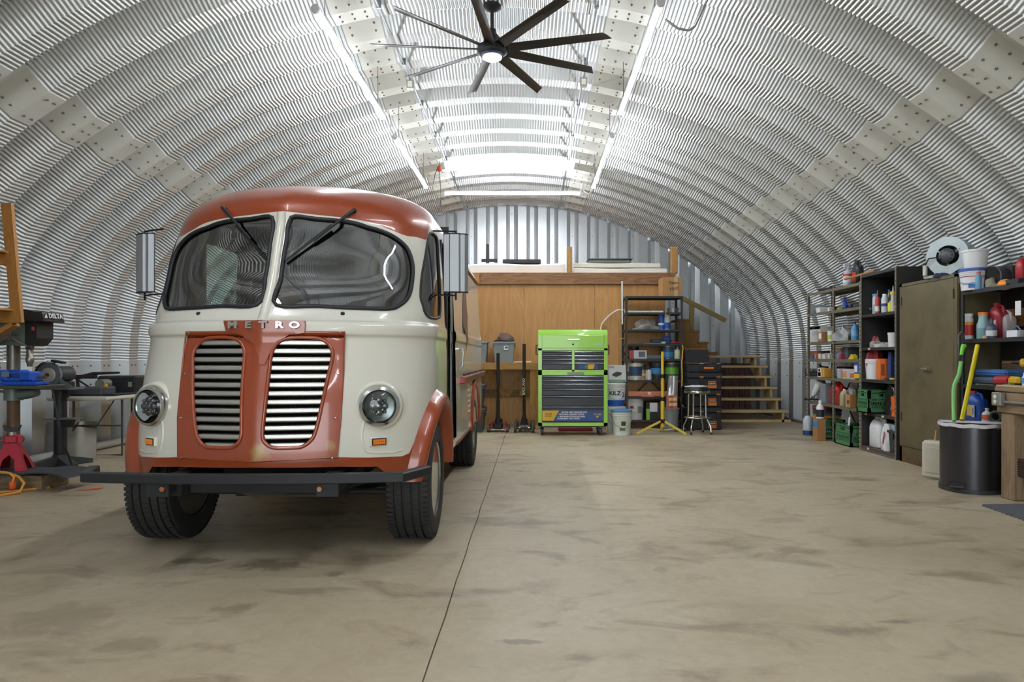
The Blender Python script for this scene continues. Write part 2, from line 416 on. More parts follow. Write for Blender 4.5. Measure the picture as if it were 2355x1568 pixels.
for i in range(90):
    y = -6.2 + i * (YB + 6.4) / 89; js.append((JX + .002 * math.sin(i * 1.7) + .002 * random.uniform(-1, 1), y))
wj = .003
def slab(pts):
    m = MB(); n = len(pts); m.add([(x, y, 0) for x, y in pts] + [(x, y, -.15) for x, y in pts], [tuple(range(n))] + [(i, (i + 1) % n, (i + 1) % n + n, i + n) for i in range(n)]); return m
obj('concrete_slab', slab([(-5.75, -6.2)] + [(x - wj, y) for x, y in js] + [(-5.75, YB + .2)]), fm, floor, angle=0)
obj('concrete_slab', slab([(5.0, YB + .2)] + [(x + wj, y) for x, y in js[::-1]] + [(5.0, -6.2)]), fm, floor, angle=0)
obj('joint_bed', MB().box(JX - .05, JX + .05, -6.2, YB, -.06, -.03), M('3f382d', .9), floor)
# the ground outside the doorway
gr = MB(); gr.add([(-30, -6.2, -.05), (30, -6.2, -.05), (30, -40, -.05), (-30, -40, -.05)], [(0, 1, 2, 3)])
tag(obj('ground', gr, M('8f8a7c', .9, 0, .2, 1.), angle=0), 'gravel yard outside the doorway', None, kind='structure')

# ================================================================ lamps
TUBE = emitter('f2f7ff', TUBE_POWER)
wht = M('e8ebec', .4)
def tube_light(name_lb, p0, p1):
    p0, p1 = Vector(p0), Vector(p1); d = (p1 - p0); L = d.length
    t = thing('tube_light', name_lb, 'light', p0, math.atan2(-d.x, d.y), 'tube lights hanging under the vault')
    obj('tube', MB().lathe([(.0001, .015), (.024, .015), (.024, L - .015), (.0001, L - .015)], 8, 'Y'), TUBE, t)
    obj('housing', MB().prism([(-.017, .023), (.017, .023), (.019, .027), (.015, .046), (-.015, .046), (-.019, .027)], .01, L - .01, 'Y'), wht, t)
    for y in (-.01, L - .02): obj('end_cap', MB().lathe([(.0001, y), (.033, y), (.033, y + .03), (.0001, y + .03)], 12, 'Y'), wht, t)
    for y in (.25, L - .25):
        w = t.location.x - AC; pt = t.matrix_basis @ Vector((0, y, 0)); zt = arch_z(pt.x - AC) - t.location.z
        obj('hanger_wire', MB().cyl((0, y, .05), (0, y, zt), .0035, None, 5), M('6b6e6e', .4, .8), t)
    return t
ZL = 3.89
tube_light('long tube light over the van side, near the fan', (-1.70, 5.37, ZL), (-1.70, 7.81, ZL))
tube_light('tube light above the van roof, farther of its row', (-1.70, 8.50, ZL), (-1.70, 11.0, ZL))
tube_light('long tube light right of the fan, over the aisle', (1.0, 5.27, ZL), (1.0, 7.67, ZL))
tube_light('tube light over the aisle, farther of its row', (1.0, 8.45, ZL), (1.0, 11.0, ZL))
tube_light('tube light running crosswise below the skylight strip', (-1.56, 12.16, 4.06), (.88, 12.16, 4.06))
for k, (lb, x) in enumerate((('first tube light of the van side row by the doorway', -1.70), ('first tube light of the aisle row by the doorway', 1.0))):
    tube_light(lb, (x, -3.6, ZL), (x, -1.15, ZL))
for lb, x in (('second tube light of the van side row from the doorway', -1.70), ('second tube light of the aisle row from the doorway', 1.0)):
    tube_light(lb, (x, .9, ZL), (x, 3.35, ZL))

# ceiling fan
FX, FY, FZ = -.373, 6.5, 4.10
blk = M('232120', .42, .3, .15); blk2 = M('2e2926', .33, .5, .2, 5)
fan = thing('ceiling_fan', 'large black nine-blade ceiling fan with a round white lamp', 'fan', (FX, FY, FZ))
ztop = arch_z(FX - AC) - FZ
obj('canopy', MB().lathe([(.0001, ztop), (.085, ztop), (.085, ztop - .03), (.03, ztop - .06), (.0001, ztop - .06)], 24), blk, fan)
obj('downrod', MB().cyl((0, 0, .12), (0, 0, ztop - .04), .016, None, 12), blk, fan)
obj('motor_housing', MB().lathe([(.0001, .17), (.035, .17), (.04, .13), (.075, .09), (.085, .05), (.085, .01), (.14, 0), (.145, -.05), (.10, -.075), (.0001, -.075)], 28), blk, fan)
obj('lamp_ring', MB().lathe([(.0001, -.06), (.105, -.06), (.105, -.09), (.09, -.092), (.0001, -.092)], 28), M('3b4a66', .35, .4), fan)
obj('lamp_lens', MB().lathe([(.094, -.088), (.092, -.105), (.07, -.118), (.03, -.124), (.0001, -.125)], 28), M('f2f2ec', .3, emit=.25), fan)
bl = MB()
for sgn in (0, 1):
    pass
rows = []
for i in range(9):
    t = i / 8; r = .13 + t * .97; w = .052 - .006 * t; pit = R(20 - 8 * t)
    row = []
    for q in (-1, -.5, 0, .5, 1):
        yy = q * w * math.cos(pit); zz = -q * w * math.sin(pit) + .006 * (1 - q * q)
        row.append((r + (.035 * q if i == 8 else 0), yy, zz - .02))
    rows.append(row)
bl.grid(rows); bl.grid([[(p[0], p[1], p[2] - .006) for p in r_] for r_ in rows])
for side in (0, 4): bl.grid([[r_[side], (r_[side][0], r_[side][1], r_[side][2] - .006)] for r_ in rows])
bl.grid([rows[-1], [(p[0], p[1], p[2] - .006) for p in rows[-1]]])
bl_me = bl.mesh('blade', 50); bl_me.materials.append(blk2)
for k in range(9): obj('blade', bl_me, None, fan, rot=(0, 0, R(-15 + 40 * k)))

# conduits along the vault, drop boxes and cords
cdm = M('8b8f90', .35, .9)
for lb, u in (('thin steel conduit running along the vault above the van', -1.02), ('thin steel conduit running along the vault above the aisle', .98)):
    zc = arch_z(u) - .06
    mb = MB(); mb.cyl((AC + u, -5.5, zc), (AC + u, 15.0, zc), .011, None, 8)
    t = tag(obj('conduit', mb, cdm), lb, 'conduit')
    for k in range(-5, 9):
        y = RY0 + RP * k + .05; obj('clamp', MB().box(AC + u - .02, AC + u + .02, y - .015, y + .015, zc - .014, zc + .06), cdm, t)
for lb, u, y in (('small metal outlet box hanging on the van side conduit', -1.02, 7.9), ('small metal outlet box hanging on the aisle conduit', .98, 7.85)):
    z = arch_z(u) - .075; t = thing('outlet_box', lb, 'outlet', (AC + u, y, z))
    obj('box', MB().box(-.04, .04, -.03, .03, -.10, 0, .004), M('a7a89f', .4, .7), t); obj('receptacle', MB().box(-.025, .025, -.035, -.03, -.085, -.02), M('e5e0c8', .5), t)
t = tag(obj('conduit', MB().tube([WP(1530, 45, 5.7), WP(1560, 66, 5.75), WP(1585, 70, 5.75), WP(1598, 60, 5.75), WP(1626, 0, 5.65), WP(1640, -60, 5.3)], .011, 8), cdm), 'bent conduit coming down the vault beside the aisle tube', 'conduit')
cord_w = M('e6e6e0', .5)
tag(obj('extension_lead', MB().tube([WP(872, 272, 7.85), WP(893, 250, 8.0), WP(900, 280, 8.2), WP(898, 300, 8.3), WP(910, 315, 8.45)], .006, 6), cord_w), 'white cord linking the two van side tubes', 'cord')
tag(obj('extension_lead', MB().tube([WP(1425, 262, 7.75), WP(1418, 245, 7.9), WP(1424, 280, 8.2), WP(1420, 300, 8.3), WP(1412, 312, 8.4)], .006, 6), cord_w), 'white cord linking the two aisle tubes', 'cord')
tag(obj('extension_lead', MB().tube([WP(1367, 432, 11.0), WP(1355, 446, 11.2), WP(1343, 440, 11.6), WP(1340, 420, 11.9), WP(1336, 442, 12.1)], .008, 6), cord_w), 'looped white cord at the end of the crosswise tube', 'cord')
t = thing('hanging_plug', 'red drop plug with black cord hanging under the vault', 'plug', WP(1010, 388, 11.2))
obj('plug_body', MB().lathe([(.0001, -.05), (.03, -.045), (.035, 0), (.03, .04), (.0001, .05)], 10), M('c8482f', .5), t)
obj('cord', MB().tube([(0, 0, .04), (0, 0, arch_z(-1.02) - .06 - t.location.z)], .006, 6), blk, t)
obj('cord', MB().tube([(0, 0, -.04), (.02, 0, -.25), (.03, 0, -.50), (.01, .02, -.62)], .006, 6), blk, t)
obj('cord', MB().tube([(-.02, 0, .03), (-.07, 0, -.1), (-.09, 0, -.22)], .006, 6), blk, t)

# ================================================================ the step van
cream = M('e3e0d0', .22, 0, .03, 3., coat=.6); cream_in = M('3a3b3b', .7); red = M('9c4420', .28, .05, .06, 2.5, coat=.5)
chrome = M('c9c9c6', .16, 1., .06, 8.); slat_m = M('c2c0b8', .36, .9, .10, 14.); rub = M('1b1d20', .55, 0, .2); blackp = M('26282b', .5, .2, .12, 20., bump=.15, bscale=220)
under = M('1a1a1a', .7, .1, .3); tyre_m = M('2b2b2a', .75, 0, .15, 30.)
TX, TY, TYAW = -1.513, 3.69, .0
van = thing('step_van', 'vintage cream and rust-red step van with a twin chrome grille, parked nose forward', 'van', (TX, TY, 0), TYAW)
_c, _s = math.cos(TYAW), math.sin(TYAW)
#        z     w     n     L    V    p
_K = [(0.4, 0.8996, 0.03, 0.6, 0.12, 2.7), (0.48, 0.9025, 0.015, 0.6, 0.12, 2.7), (0.58, 0.9044, 0, 0.6, 0.13, 2.7), (0.75, 0.9063, 0.012, 0.6, 0.13, 2.7), (0.95, 0.9044, 0.04, 0.61, 0.13, 2.7), (1.15, 0.9015, 0.085, 0.62, 0.14, 2.7), (1.265, 0.8977, 0.112, 0.62, 0.15, 2.8), (1.285, 0.9072, 0.102, 0.62, 0.15, 2.8), (1.345, 0.9053, 0.112, 0.62, 0.16, 2.9), (1.368, 0.8919, 0.145, 0.62, 0.17, 2.9), (1.42, 0.8871, 0.185, 0.58, 0.19, 3.2), (1.586, 0.8785, 0.29, 0.54, 0.22, 3.6), (1.8, 0.8661, 0.372, 0.52, 0.22, 3.7), (1.96, 0.8546, 0.432, 0.53, 0.21, 3.5), (2.02, 0.8498, 0.44, 0.55, 0.2, 3.2), (2.08, 0.8374, 0.455, 0.58, 0.19, 2.9), (2.15, 0.8087, 0.51, 0.62, 0.17, 2.7), (2.215, 0.756, 0.61, 0.66, 0.14, 2.6), (2.265, 0.6699, 0.75, 0.68, 0.11, 2.6), (2.3, 0.5551, 0.92, 0.68, 0.08, 2.6), (2.322, 0.4019, 1.12, 0.68, 0.05, 2.6), (2.332, 0.2105, 1.35, 0.7, 0.02, 2.6)]
_K = np.array(_K)
_kv = np.concatenate([[0], np.cumsum(np.hypot(np.diff(_K[:, 0]), np.diff(_K[:, 2]) * .8 + np.abs(np.diff(_K[:, 1])) * .3))])
_Kd = catmull(_K, 12); _kvd = np.interp(np.linspace(0, len(_K) - 1, len(_Kd)), np.arange(len(_K)), _kv)
VMAX = _kv[-1]; YR = 4.62; UL = 3.6
_th = np.linspace(0, math.pi / 2, 400); _PE = 2.7
_fx = np.sin(_th) ** (2 / _PE); _fy = 1 - np.cos(_th) ** (2 / _PE)
_al = np.concatenate([[0], np.cumsum(np.hypot(np.diff(_fx) * .95, np.diff(_fy) * .62 + np.diff(_fx) * .2))]); _al /= _al[-1]
def S(u, v):                       # body surface: u across (0 nose, 1 end of corner, >1 along the side), v up
    u = np.asarray(u, float); v = np.asarray(v, float); a = np.abs(u)
    z, w, n, L, V, p = [np.interp(v, _kvd, _Kd[:, i]) for i in range(6)]
    th = np.interp(np.minimum(a, 1), _al, _th); fx = np.clip(np.sin(th), 0, 1) ** (2 / p); fy = 1 - np.clip(np.cos(th), 0, 1) ** (2 / p)
    x = w * fx; ye = n + V * w + L; y = n + V * x + L * fy
    y = np.where(a > 1, ye + (YR - ye) * (a - 1) / (UL - 1), y)
    return np.stack([np.sign(u) * x, y, z], -1)
def SN(u, v):
    e = 1e-3; du = S(u + e, v) - S(u - e, v); dv = S(u, np.minimum(v + e, VMAX)) - S(u, np.maximum(v - e, 0))
    n = np.cross(du, dv); n /= (np.linalg.norm(n, axis=-1, keepdims=True) + 1e-9); return n
def P3(u, v, off=0.): return tuple(S(u, v) + SN(u, v) * off)
def proj(p):
    X = TX + p[..., 0] * _c - p[..., 1] * _s; Y = TY + p[..., 0] * _s + p[..., 1] * _c
    return np.stack([VX + FPX * X / Y, VY - FPX * (p[..., 2] - CH) / Y], -1)
_gu, _gv = np.meshgrid(np.linspace(-1.6, 2.2, 300), np.linspace(0, VMAX, 200)); _gs = S(_gu, _gv); _gp = proj(_gs)
_gn = SN(_gu, _gv)
def solve(fun, target, mask, grid):
    d = np.sum((grid - np.array(target)) ** 2, -1) + np.where(mask, 0, 1e12); i = np.unravel_index(np.argmin(d), d.shape)
    q = np.array([_gu[i], _gv[i]])
    for _ in range(12):
        f = fun(q) - target; e = 1e-4
        J = np.stack([(fun(q + [e, 0]) - fun(q - [e, 0])) / (2 * e), (fun(q + [0, e]) - fun(q - [0, e])) / (2 * e)], 1)
        try: dq = np.linalg.solve(J, f)
        except Exception: break
        dq = np.clip(dq, -.05, .05); q = q - dq; q[1] = min(max(q[1], 0), VMAX)
        if np.abs(dq).max() < 1e-7: break
    return q
_cw = np.array([-(TX * _c + TY * _s), TX * _s - TY * _c, CH])       # viewpoint the drawing was measured from, in van space
_vis = np.sum((_cw - _gs) * _gn, -1) * np.sign(np.sum((_cw - _gs)[100, 120] * _gn[100, 120])) > 0
_NS = np.sign(np.sum((_cw - _gs)[100, 120] * _gn[100, 120]))
def SNo(u, v): return SN(u, v) * _NS
def P3(u, v, off=0.): return tuple(S(u, v) + SNo(u, v) * off)
def px(pts): return [tuple(solve(lambda q: proj(S(q[0], q[1])), p, _vis & (_gu > -.2), _gp)) for p in pts]
def yz(pts): return [tuple(solve(lambda q: S(q[0], q[1])[1:], p, (_gu > .25), _gs[..., 1:])) for p in pts]
def crop(pts, k, x0, y0): return [(x / k + x0, y / k + y0) for x, y in pts]
def smooth(pts, k=5, closed=True):
    n = len(pts); out = []
    for i in range(n if closed else n - 1):
        p0, p1, p2, p3 = [np.array(pts[j % n] if closed else pts[min(max(j, 0), n - 1)]) for j in (i - 1, i, i + 1, i + 2)]
        for t in np.linspace(0, 1, k, endpoint=False):
            out.append(tuple(.5 * (2 * p1 + (p2 - p0) * t + (2 * p0 - 5 * p1 + 4 * p2 - p3) * t * t + (3 * p1 - p0 - 3 * p2 + p3) * t ** 3)))
    if not closed: out.append(tuple(pts[-1]))
    return out
def mir(poly): return [(-u, v) for u, v in poly][::-1]
def vz(z): return float(np.interp(z, _Kd[:, 0], _kvd))
def refine(poly, d=.02, closed=True):
    out = []; n = len(poly)
    for i in range(n if closed else n - 1):
        a, b = poly[i], poly[(i + 1) % n]; k = max(1, int(math.hypot(b[0] - a[0], b[1] - a[1]) / d))
        out += [(a[0] + (b[0] - a[0]) * j / k, a[1] + (b[1] - a[1]) * j / k) for j in range(k)]
    if not closed: out.append(poly[-1])
    return out
# outlines on the body surface
wind = smooth(px([(670, 500), (728, 503), (811, 512), (877, 531.6), (915, 551), (939, 576), (948.5, 608), (948, 641), (940, 680), (920, 701.5), (893, 711), (811, 709), (728, 705), (636, 702), (646, 640), (658, 560)]), 4)
quart = smooth(px([(991.4, 536.5), (1000, 540), (1005.8, 556), (1009.6, 613), (1012.5, 718), (1008, 730), (983, 727), (971.4, 701), (966.6, 680), (968.5, 642), (975, 603), (982.8, 556), (986.7, 542)]), 4)
grl = smooth(px(crop([(1000, 315), (1100, 300), (1260, 303), (1340, 322), (1400, 370), (1430, 440), (1422, 520), (1388, 660), (1325, 950), (1275, 1150), (1230, 1230), (1150, 1283), (1060, 1291), (910, 1291), (835, 1255), (803, 1190), (808, 1080), (832, 860), (862, 600), (882, 450), (925, 365)], 3.919, 400, 700)), 4)
panel_r = px([(793, 764), (789, 860), (783, 960), (776, 1051)])
ptop, pbot = panel_r[0][1], panel_r[-1][1]
hole_g = [(0.0, ptop - .02), (panel_r[0][0] - .03, ptop - .02)] + [(u - .03, v) for u, v in panel_r[1:-1]] + [(panel_r[-1][0] - .03, pbot + .03), (0, pbot + .03)]
hole_g = hole_g + [(-u, v) for u, v in hole_g[::-1] if u > 0]
WY, WZ, WR = .72, .375, .372
AY = .73
archp = yz([(AY + .335 * math.cos(a), .40 + .46 * math.sin(a)) for a in np.linspace(R(-2), R(182), 40)])
archp = [(archp[0][0], -.05)] + archp + [(archp[-1][0], -.05)]
door = yz([(1.25, .50), (1.25, 1.2), (1.25, 1.75), (1.27, 1.95), (1.32, 2.0), (1.86, 2.0), (1.88, 1.95), (1.88, .50)])
door_l = yz([(1.17, 1.25), (1.17, 1.75), (1.2, 1.93), (1.24, 1.98), (1.80, 1.98), (1.83, 1.93), (1.83, 1.25)])
redup_lo = px([(655, 486), (728, 494), (811, 503), (880, 520), (920, 537), (939, 543), (958, 545), (979, 551), (983, 544), (987, 528), (994, 519), (1004, 516)])
redup_lo = [(0, redup_lo[0][1])] + smooth(redup_lo, 3, False) + [(1.35, redup_lo[-1][1] - .02), (1.62, vz(2.03)), (UL, vz(2.03))]
red_hi = [(0, vz(2.292)), (.6, vz(2.288)), (.9, vz(2.275)), (1.15, vz(2.20)), (1.35, vz(2.10)), (1.6, vz(2.055)), (UL, vz(2.05))]
redup = redup_lo + red_hi[::-1]
redup_full = redup + [(-u, v) for u, v in redup[::-1] if u > 1e-6]
low = px([(776, 1051), (850, 1052), (925, 1049), (941, 1042), (950, 1022)])
low = [(0, low[0][1] + .005)] + low
flare_in = yz([(AY + .42 * math.cos(a), .40 + .545 * math.sin(a)) for a in np.linspace(R(160), R(0), 24)])
redlow = low + [q for q in flare_in if q[0] > low[-1][0] and q[1] > low[-1][1]] + [(flare_in[-1][0], -.01), (0, -.01)]
redlow_full = redlow[:-1] + [(-u, v) for u, v in redlow[::-1] if u > 1e-6]
bottom = [(0, vz(.555)), (.35, vz(.545)), (.52, vz(.53)), (.58, vz(.46)), (.95, vz(.425)), (1.2, vz(.44)), (UL, vz(.44))]
outer = bottom + [(UL, VMAX)] + [(-UL, VMAX)] + [(-u, v) for u, v in bottom[::-1]][:-1]
def inside(p, poly):
    x, y = p[:, 0], p[:, 1]; c = np.zeros(len(p), bool); n = len(poly)
    for i in range(n):
        x1, y1 = poly[i]; x2, y2 = poly[i - 1]
        if y1 == y2: continue
        c ^= ((y1 > y) != (y2 > y)) & (x < (x2 - x1) * (y - y1) / (y2 - y1) + x1)
    return c
def region(ins, outs=()):
    def f(c):
        k = inside(c, ins)
        for h in outs: k &= ~inside(c, h)
        return np.where(k, 0, -1)
    return f
def patch(boundaries, keep, du=.025, dv=.02, mats=None, off=0., umin=-UL, umax=UL, vmin=0., vmax=None, box_ok=None):
    """triangulated piece of the body surface between the given outlines"""
    vmax = VMAX if vmax is None else vmax
    pts = []; edges = []
    for poly in boundaries:
        p = refine(poly); o = len(pts); n = len(p); pts += p; edges += [(o + i, o + (i + 1) % n) for i in range(n)]
    us = list(np.arange(max(umin, -1.2), min(umax, 1.2), du)) + list(np.arange(1.2, umax + 1e-6, .1)) + [-a for a in np.arange(1.2, -umin + 1e-6, .1)] + [umin, umax, 0.]
    us = sorted(set(round(a, 4) for a in us if umin <= a <= umax)); vsr = sorted(set(list(np.arange(vmin, vmax, dv)) + [vmax]))
    gp = [(a, b) for a in us for b in vsr]
    bp = np.array(pts); ga = np.array(gp); ok = np.ones(len(ga), bool)
    for i in range(0, len(bp), 200):
        ok &= (((ga[:, None, :] - bp[None, i:i + 200, :]) ** 2).sum(-1).min(1) > (.35 * dv) ** 2)
    gp2 = [tuple(g) for g in ga[ok]]
    r = geometry.delaunay_2d_cdt([Vector(p) for p in pts + gp2], edges, [], 0, 1e-5)
    vv = np.array([tuple(p) for p in r[0]]); fs = []; mi = []
    cs = np.array([vv[list(f)].mean(0) for f in r[2]]); ks = keep(cs)
    for f, k in zip(r[2], ks):
        if k >= 0: fs.append(tuple(f)); mi.append(int(k))
    used = sorted(set(i for f in fs for i in f)); mp = {a: b for b, a in enumerate(used)}
    uv = vv[used]; nn = SNo(uv[:, 0], uv[:, 1]); P = S(uv[:, 0], uv[:, 1]) + nn * (off(uv)[:, None] if callable(off) else off)
    me = bpy.data.meshes.new('patch'); me.from_pydata([tuple(p) for p in P], [], [tuple(mp[i] for i in f) for f in fs])
    me.polygons.foreach_set('use_smooth', [True] * len(fs))
    for m in (mats or []): me.materials.append(m)
    if mats: me.polygons.foreach_set('material_index', mi)
    # normals face outward
    bm = bmesh.new(); bm.from_mesh(me)
    for f in bm.faces:
        pass
    bm.normal_update()
    flip = [f for f in bm.faces if f.normal.dot(Vector(nn[f.verts[0].index])) < 0]
    bmesh.ops.reverse_faces(bm, faces=flip); bm.to_mesh(me); bm.free()
    me.normals_split_custom_set_from_vertices([tuple(n) for n in nn]); me.update()
    return me
holes = [wind, mir(wind), quart, mir(quart), hole_g, archp, mir(archp), door, mir(door_l)]
def keep_body(c):
    k = region(outer, holes)(c)
    return np.where((k == 0) & (inside(c, redup_full) | inside(c, redlow_full)), 1, k)
obj('body', patch([outer, redup_full, redlow_full] + holes, keep_body, mats=[cream, red]), None, van, label='cream van body with rust-red visor and skirt')
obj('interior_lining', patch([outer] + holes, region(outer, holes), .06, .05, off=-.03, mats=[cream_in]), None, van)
top = [P3(u, VMAX) for u in np.concatenate([np.linspace(-UL, -1, 10), np.linspace(-1, 1, 40), np.linspace(1, UL, 10)])]
obj('roof_cap', MB().add(top, [tuple(range(len(top)))]), cream, van)
rear = [P3(UL, v) for v in np.linspace(vz(.44), VMAX, 30)] + [P3(-UL, v) for v in np.linspace(VMAX, vz(.44), 30)]
obj('rear_wall', MB().add(rear, [tuple(range(len(rear)))]), cream, van)
def rim(name, poly, r, mat, parent=van, off=.004, n=8): return obj(name, MB().tube([P3(u, v, off) for u, v in poly], r, n, True), mat, parent, angle=60)
wg = glass('a9c9c1', 2.7, 'wind')
for k, w in enumerate((wind, mir(wind))):
    g = obj('windshield_pane', patch([w], region(w), .03, .03, mats=[wg], off=-.006, umin=-1.2, umax=1.2, vmin=vz(1.35), vmax=vz(2.1)), None, van, label='flat tinted windshield pane')
    rim('gasket', w, .012, rub, g)
for k, w in enumerate((quart, mir(quart))):
    g = obj('quarter_window', patch([w], region(w), .03, .03, mats=[wg], off=-.006, umin=-1.6, umax=1.6, vmin=vz(1.2), vmax=vz(2.1)), None, van)
    rim('gasket', w, .010, rub, g, -.002)
# centre bar between the panes
v0, v1 = vz(1.36), vz(2.03)
mb = MB(); rows = []
for v in np.linspace(v0, v1, 20):
    p = Vector(P3(0., v)); rows.append([p + Vector((x, y, 0)) for x, y in ((-.028, .008), (-.022, -.010), (-.008, -.018), (.008, -.018), (.022, -.010), (.028, .008))])
obj('windshield_divider', mb.grid(rows), cream, van, angle=60)
# grille panel
po = [(0, ptop)] + panel_r + [(0, pbot - .012)]
po_full = po[:-1] + [po[-1]] + [(-u, v) for u, v in po[::-1] if u > 1e-6]
gh = [grl, mir(grl)]
worn = red.copy(); worn.name = 'mat_worn_red'; nt = worn.node_tree; b = nt.nodes['Principled BSDF']; src = b.inputs['Base Color'].links[0].from_socket; tc = [n for n in nt.nodes if n.type == 'TEX_COORD'][0]; acc = src
for wx, wy, wr in ((598, 1040, .055), (762, 1025, .045), (815 - 60, 1040, .03)):
    q = solve(lambda q: proj(S(q[0], q[1])), (wx, wy), _vis, _gp); P_ = P3(q[0], q[1])
    di = nt.nodes.new('ShaderNodeVectorMath'); di.operation = 'DISTANCE'; di.inputs[1].default_value = P_; nt.links.new(tc.outputs['Object'], di.inputs[0])
    nz_ = nt.nodes.new('ShaderNodeTexNoise'); nz_.inputs['Scale'].default_value = 22; nz_.inputs['Detail'].default_value = 5; nt.links.new(tc.outputs['Object'], nz_.inputs['Vector'])
    ma = nt.nodes.new('ShaderNodeMath'); ma.operation = 'MULTIPLY_ADD'; ma.inputs[1].default_value = .09; nt.links.new(nz_.outputs['Fac'], ma.inputs[0]); nt.links.new(di.outputs['Value'], ma.inputs[2])
    acc = mixc(ramp(nt, ma.outputs[0], [(wr * .9, (.9, .9, .9, 1)), (wr * 1.9, (0, 0, 0, 1))]), acc, 'a8904a')
nt.links.new(acc, b.inputs['Base Color'])
gp = obj('grille_panel', patch([po_full] + gh, region(po_full, gh), .02, .02, mats=[worn], off=.012, umin=-.8, umax=.8, vmin=vz(.5), vmax=vz(1.4)), None, van, label='rust-red grille surround with worn yellow patches')
rim('panel_edge', po_full, .006, red, gp, .008, 6)
for h in gh: rim('opening_rim', h, .011, red, gp, .012)
for u, v in panel_r:
    for s in (1, -1):
        p, n = Vector(P3(s * (u - .022), v, .012)), Vector(SNo(np.array(s * (u - .022)), np.array(v)))
        obj('screw', MB().cyl(p, p + n * .006, .008, .005, 8), chrome, gp)
def slat(h, z):
    v = vz(z); xs = sorted(a[0] + (b[0] - a[0]) * (v - a[1]) / (b[1] - a[1]) for a, b in zip(h, h[1:] + h[:1]) if (a[1] > v) != (b[1] > v))
    if len(xs) < 2: return None
    rows = []
    for u in np.linspace(xs[0] + .002, xs[-1] - .002, 14):
        p, n = Vector(P3(u, v)), Vector(SNo(np.array(u), np.array(v))); n.z = 0; n.normalize()
        rows.append([p + n * a + Vector((0, 0, b)) for a, b in ((-.03, -.013), (-.004, -.0155), (.006, -.009), (.008, .004), (.004, .013), (-.03, .016))])
    return MB().grid(rows)
for h in gh:
    for k in range(13):
        m = slat(h, 1.232 - .0468 * k)
        if m: obj('grille_slat', m, slat_m, van, angle=40)
# dark engine bay with radiator core behind the slats
obj('engine_bay', MB().box(-.44, .44, .34, .38, .55, 1.27), M('0c0c0c', .8), van)
rad = MB()
for i in range(60): rad.box(-.42 + i * .0142, -.417 + i * .0142, .26, .29, .60, 1.02)
obj('radiator_core', rad, M('3a3a38', .5, .5), van)
# name plate
tp_px = [(522, 738), (704, 738), (703, 765), (668, 770), (640, 785), (622, 815), (612, 838), (600, 838), (598, 815), (585, 790), (562, 772), (540, 765), (523, 762)]
tp_uv = [tuple(solve(lambda q: proj(S(q[0], q[1])), p, _vis, _gp)) for p in tp_px]
_rx = S(np.linspace(-1, 1, 201), np.full(201, vz(1.315)))
def pl_y(x, y): return min(y, float(np.interp(x, _rx[:, 0], _rx[:, 1]))) - .022
pm_ = patch([tp_uv], region(tp_uv), .02, .02, mats=[red], off=0., umin=-.6, umax=.6, vmin=vz(1.0), vmax=vz(1.5))
mbp = MB(); mbp.add([(v_.co.x, pl_y(v_.co.x, v_.co.y), v_.co.z) for v_ in pm_.vertices], [tuple(p_.vertices) for p_ in pm_.polygons])
plate = obj('name_plate', mbp, red, van, angle=30, label='red name plate with raised chrome letters')
rp_ = refine(tp_uv); e_ = [P3(u, v) for u, v in rp_ + rp_[:1]]
obj('plate_edge', MB().grid([[(a, pl_y(a, b) + .05, c_) for a, b, c_ in e_], [(a, pl_y(a, b), c_) for a, b, c_ in e_]]), red, plate)
for ch, xx in zip('METRO', (541, 577, 611, 648, 683)):
    u, v = solve(lambda q: proj(S(q[0], q[1])), (xx, 750), _vis, _gp); v = vz(1.315)
    n = Vector(SNo(np.array(u), np.array(v))); n.z = 0; n = Vector((0, -1, 0)) if ch == 'T' else n.normalized(); p = Vector(P3(u, v)); p = Vector((p.x, p.y - .032, 1.330))
    txt(ch, .050, p, (R(90), 0, math.atan2(n.x, -n.y)), slat_m, plate, 'letter', .008, sx=1.45, bold=.0022)
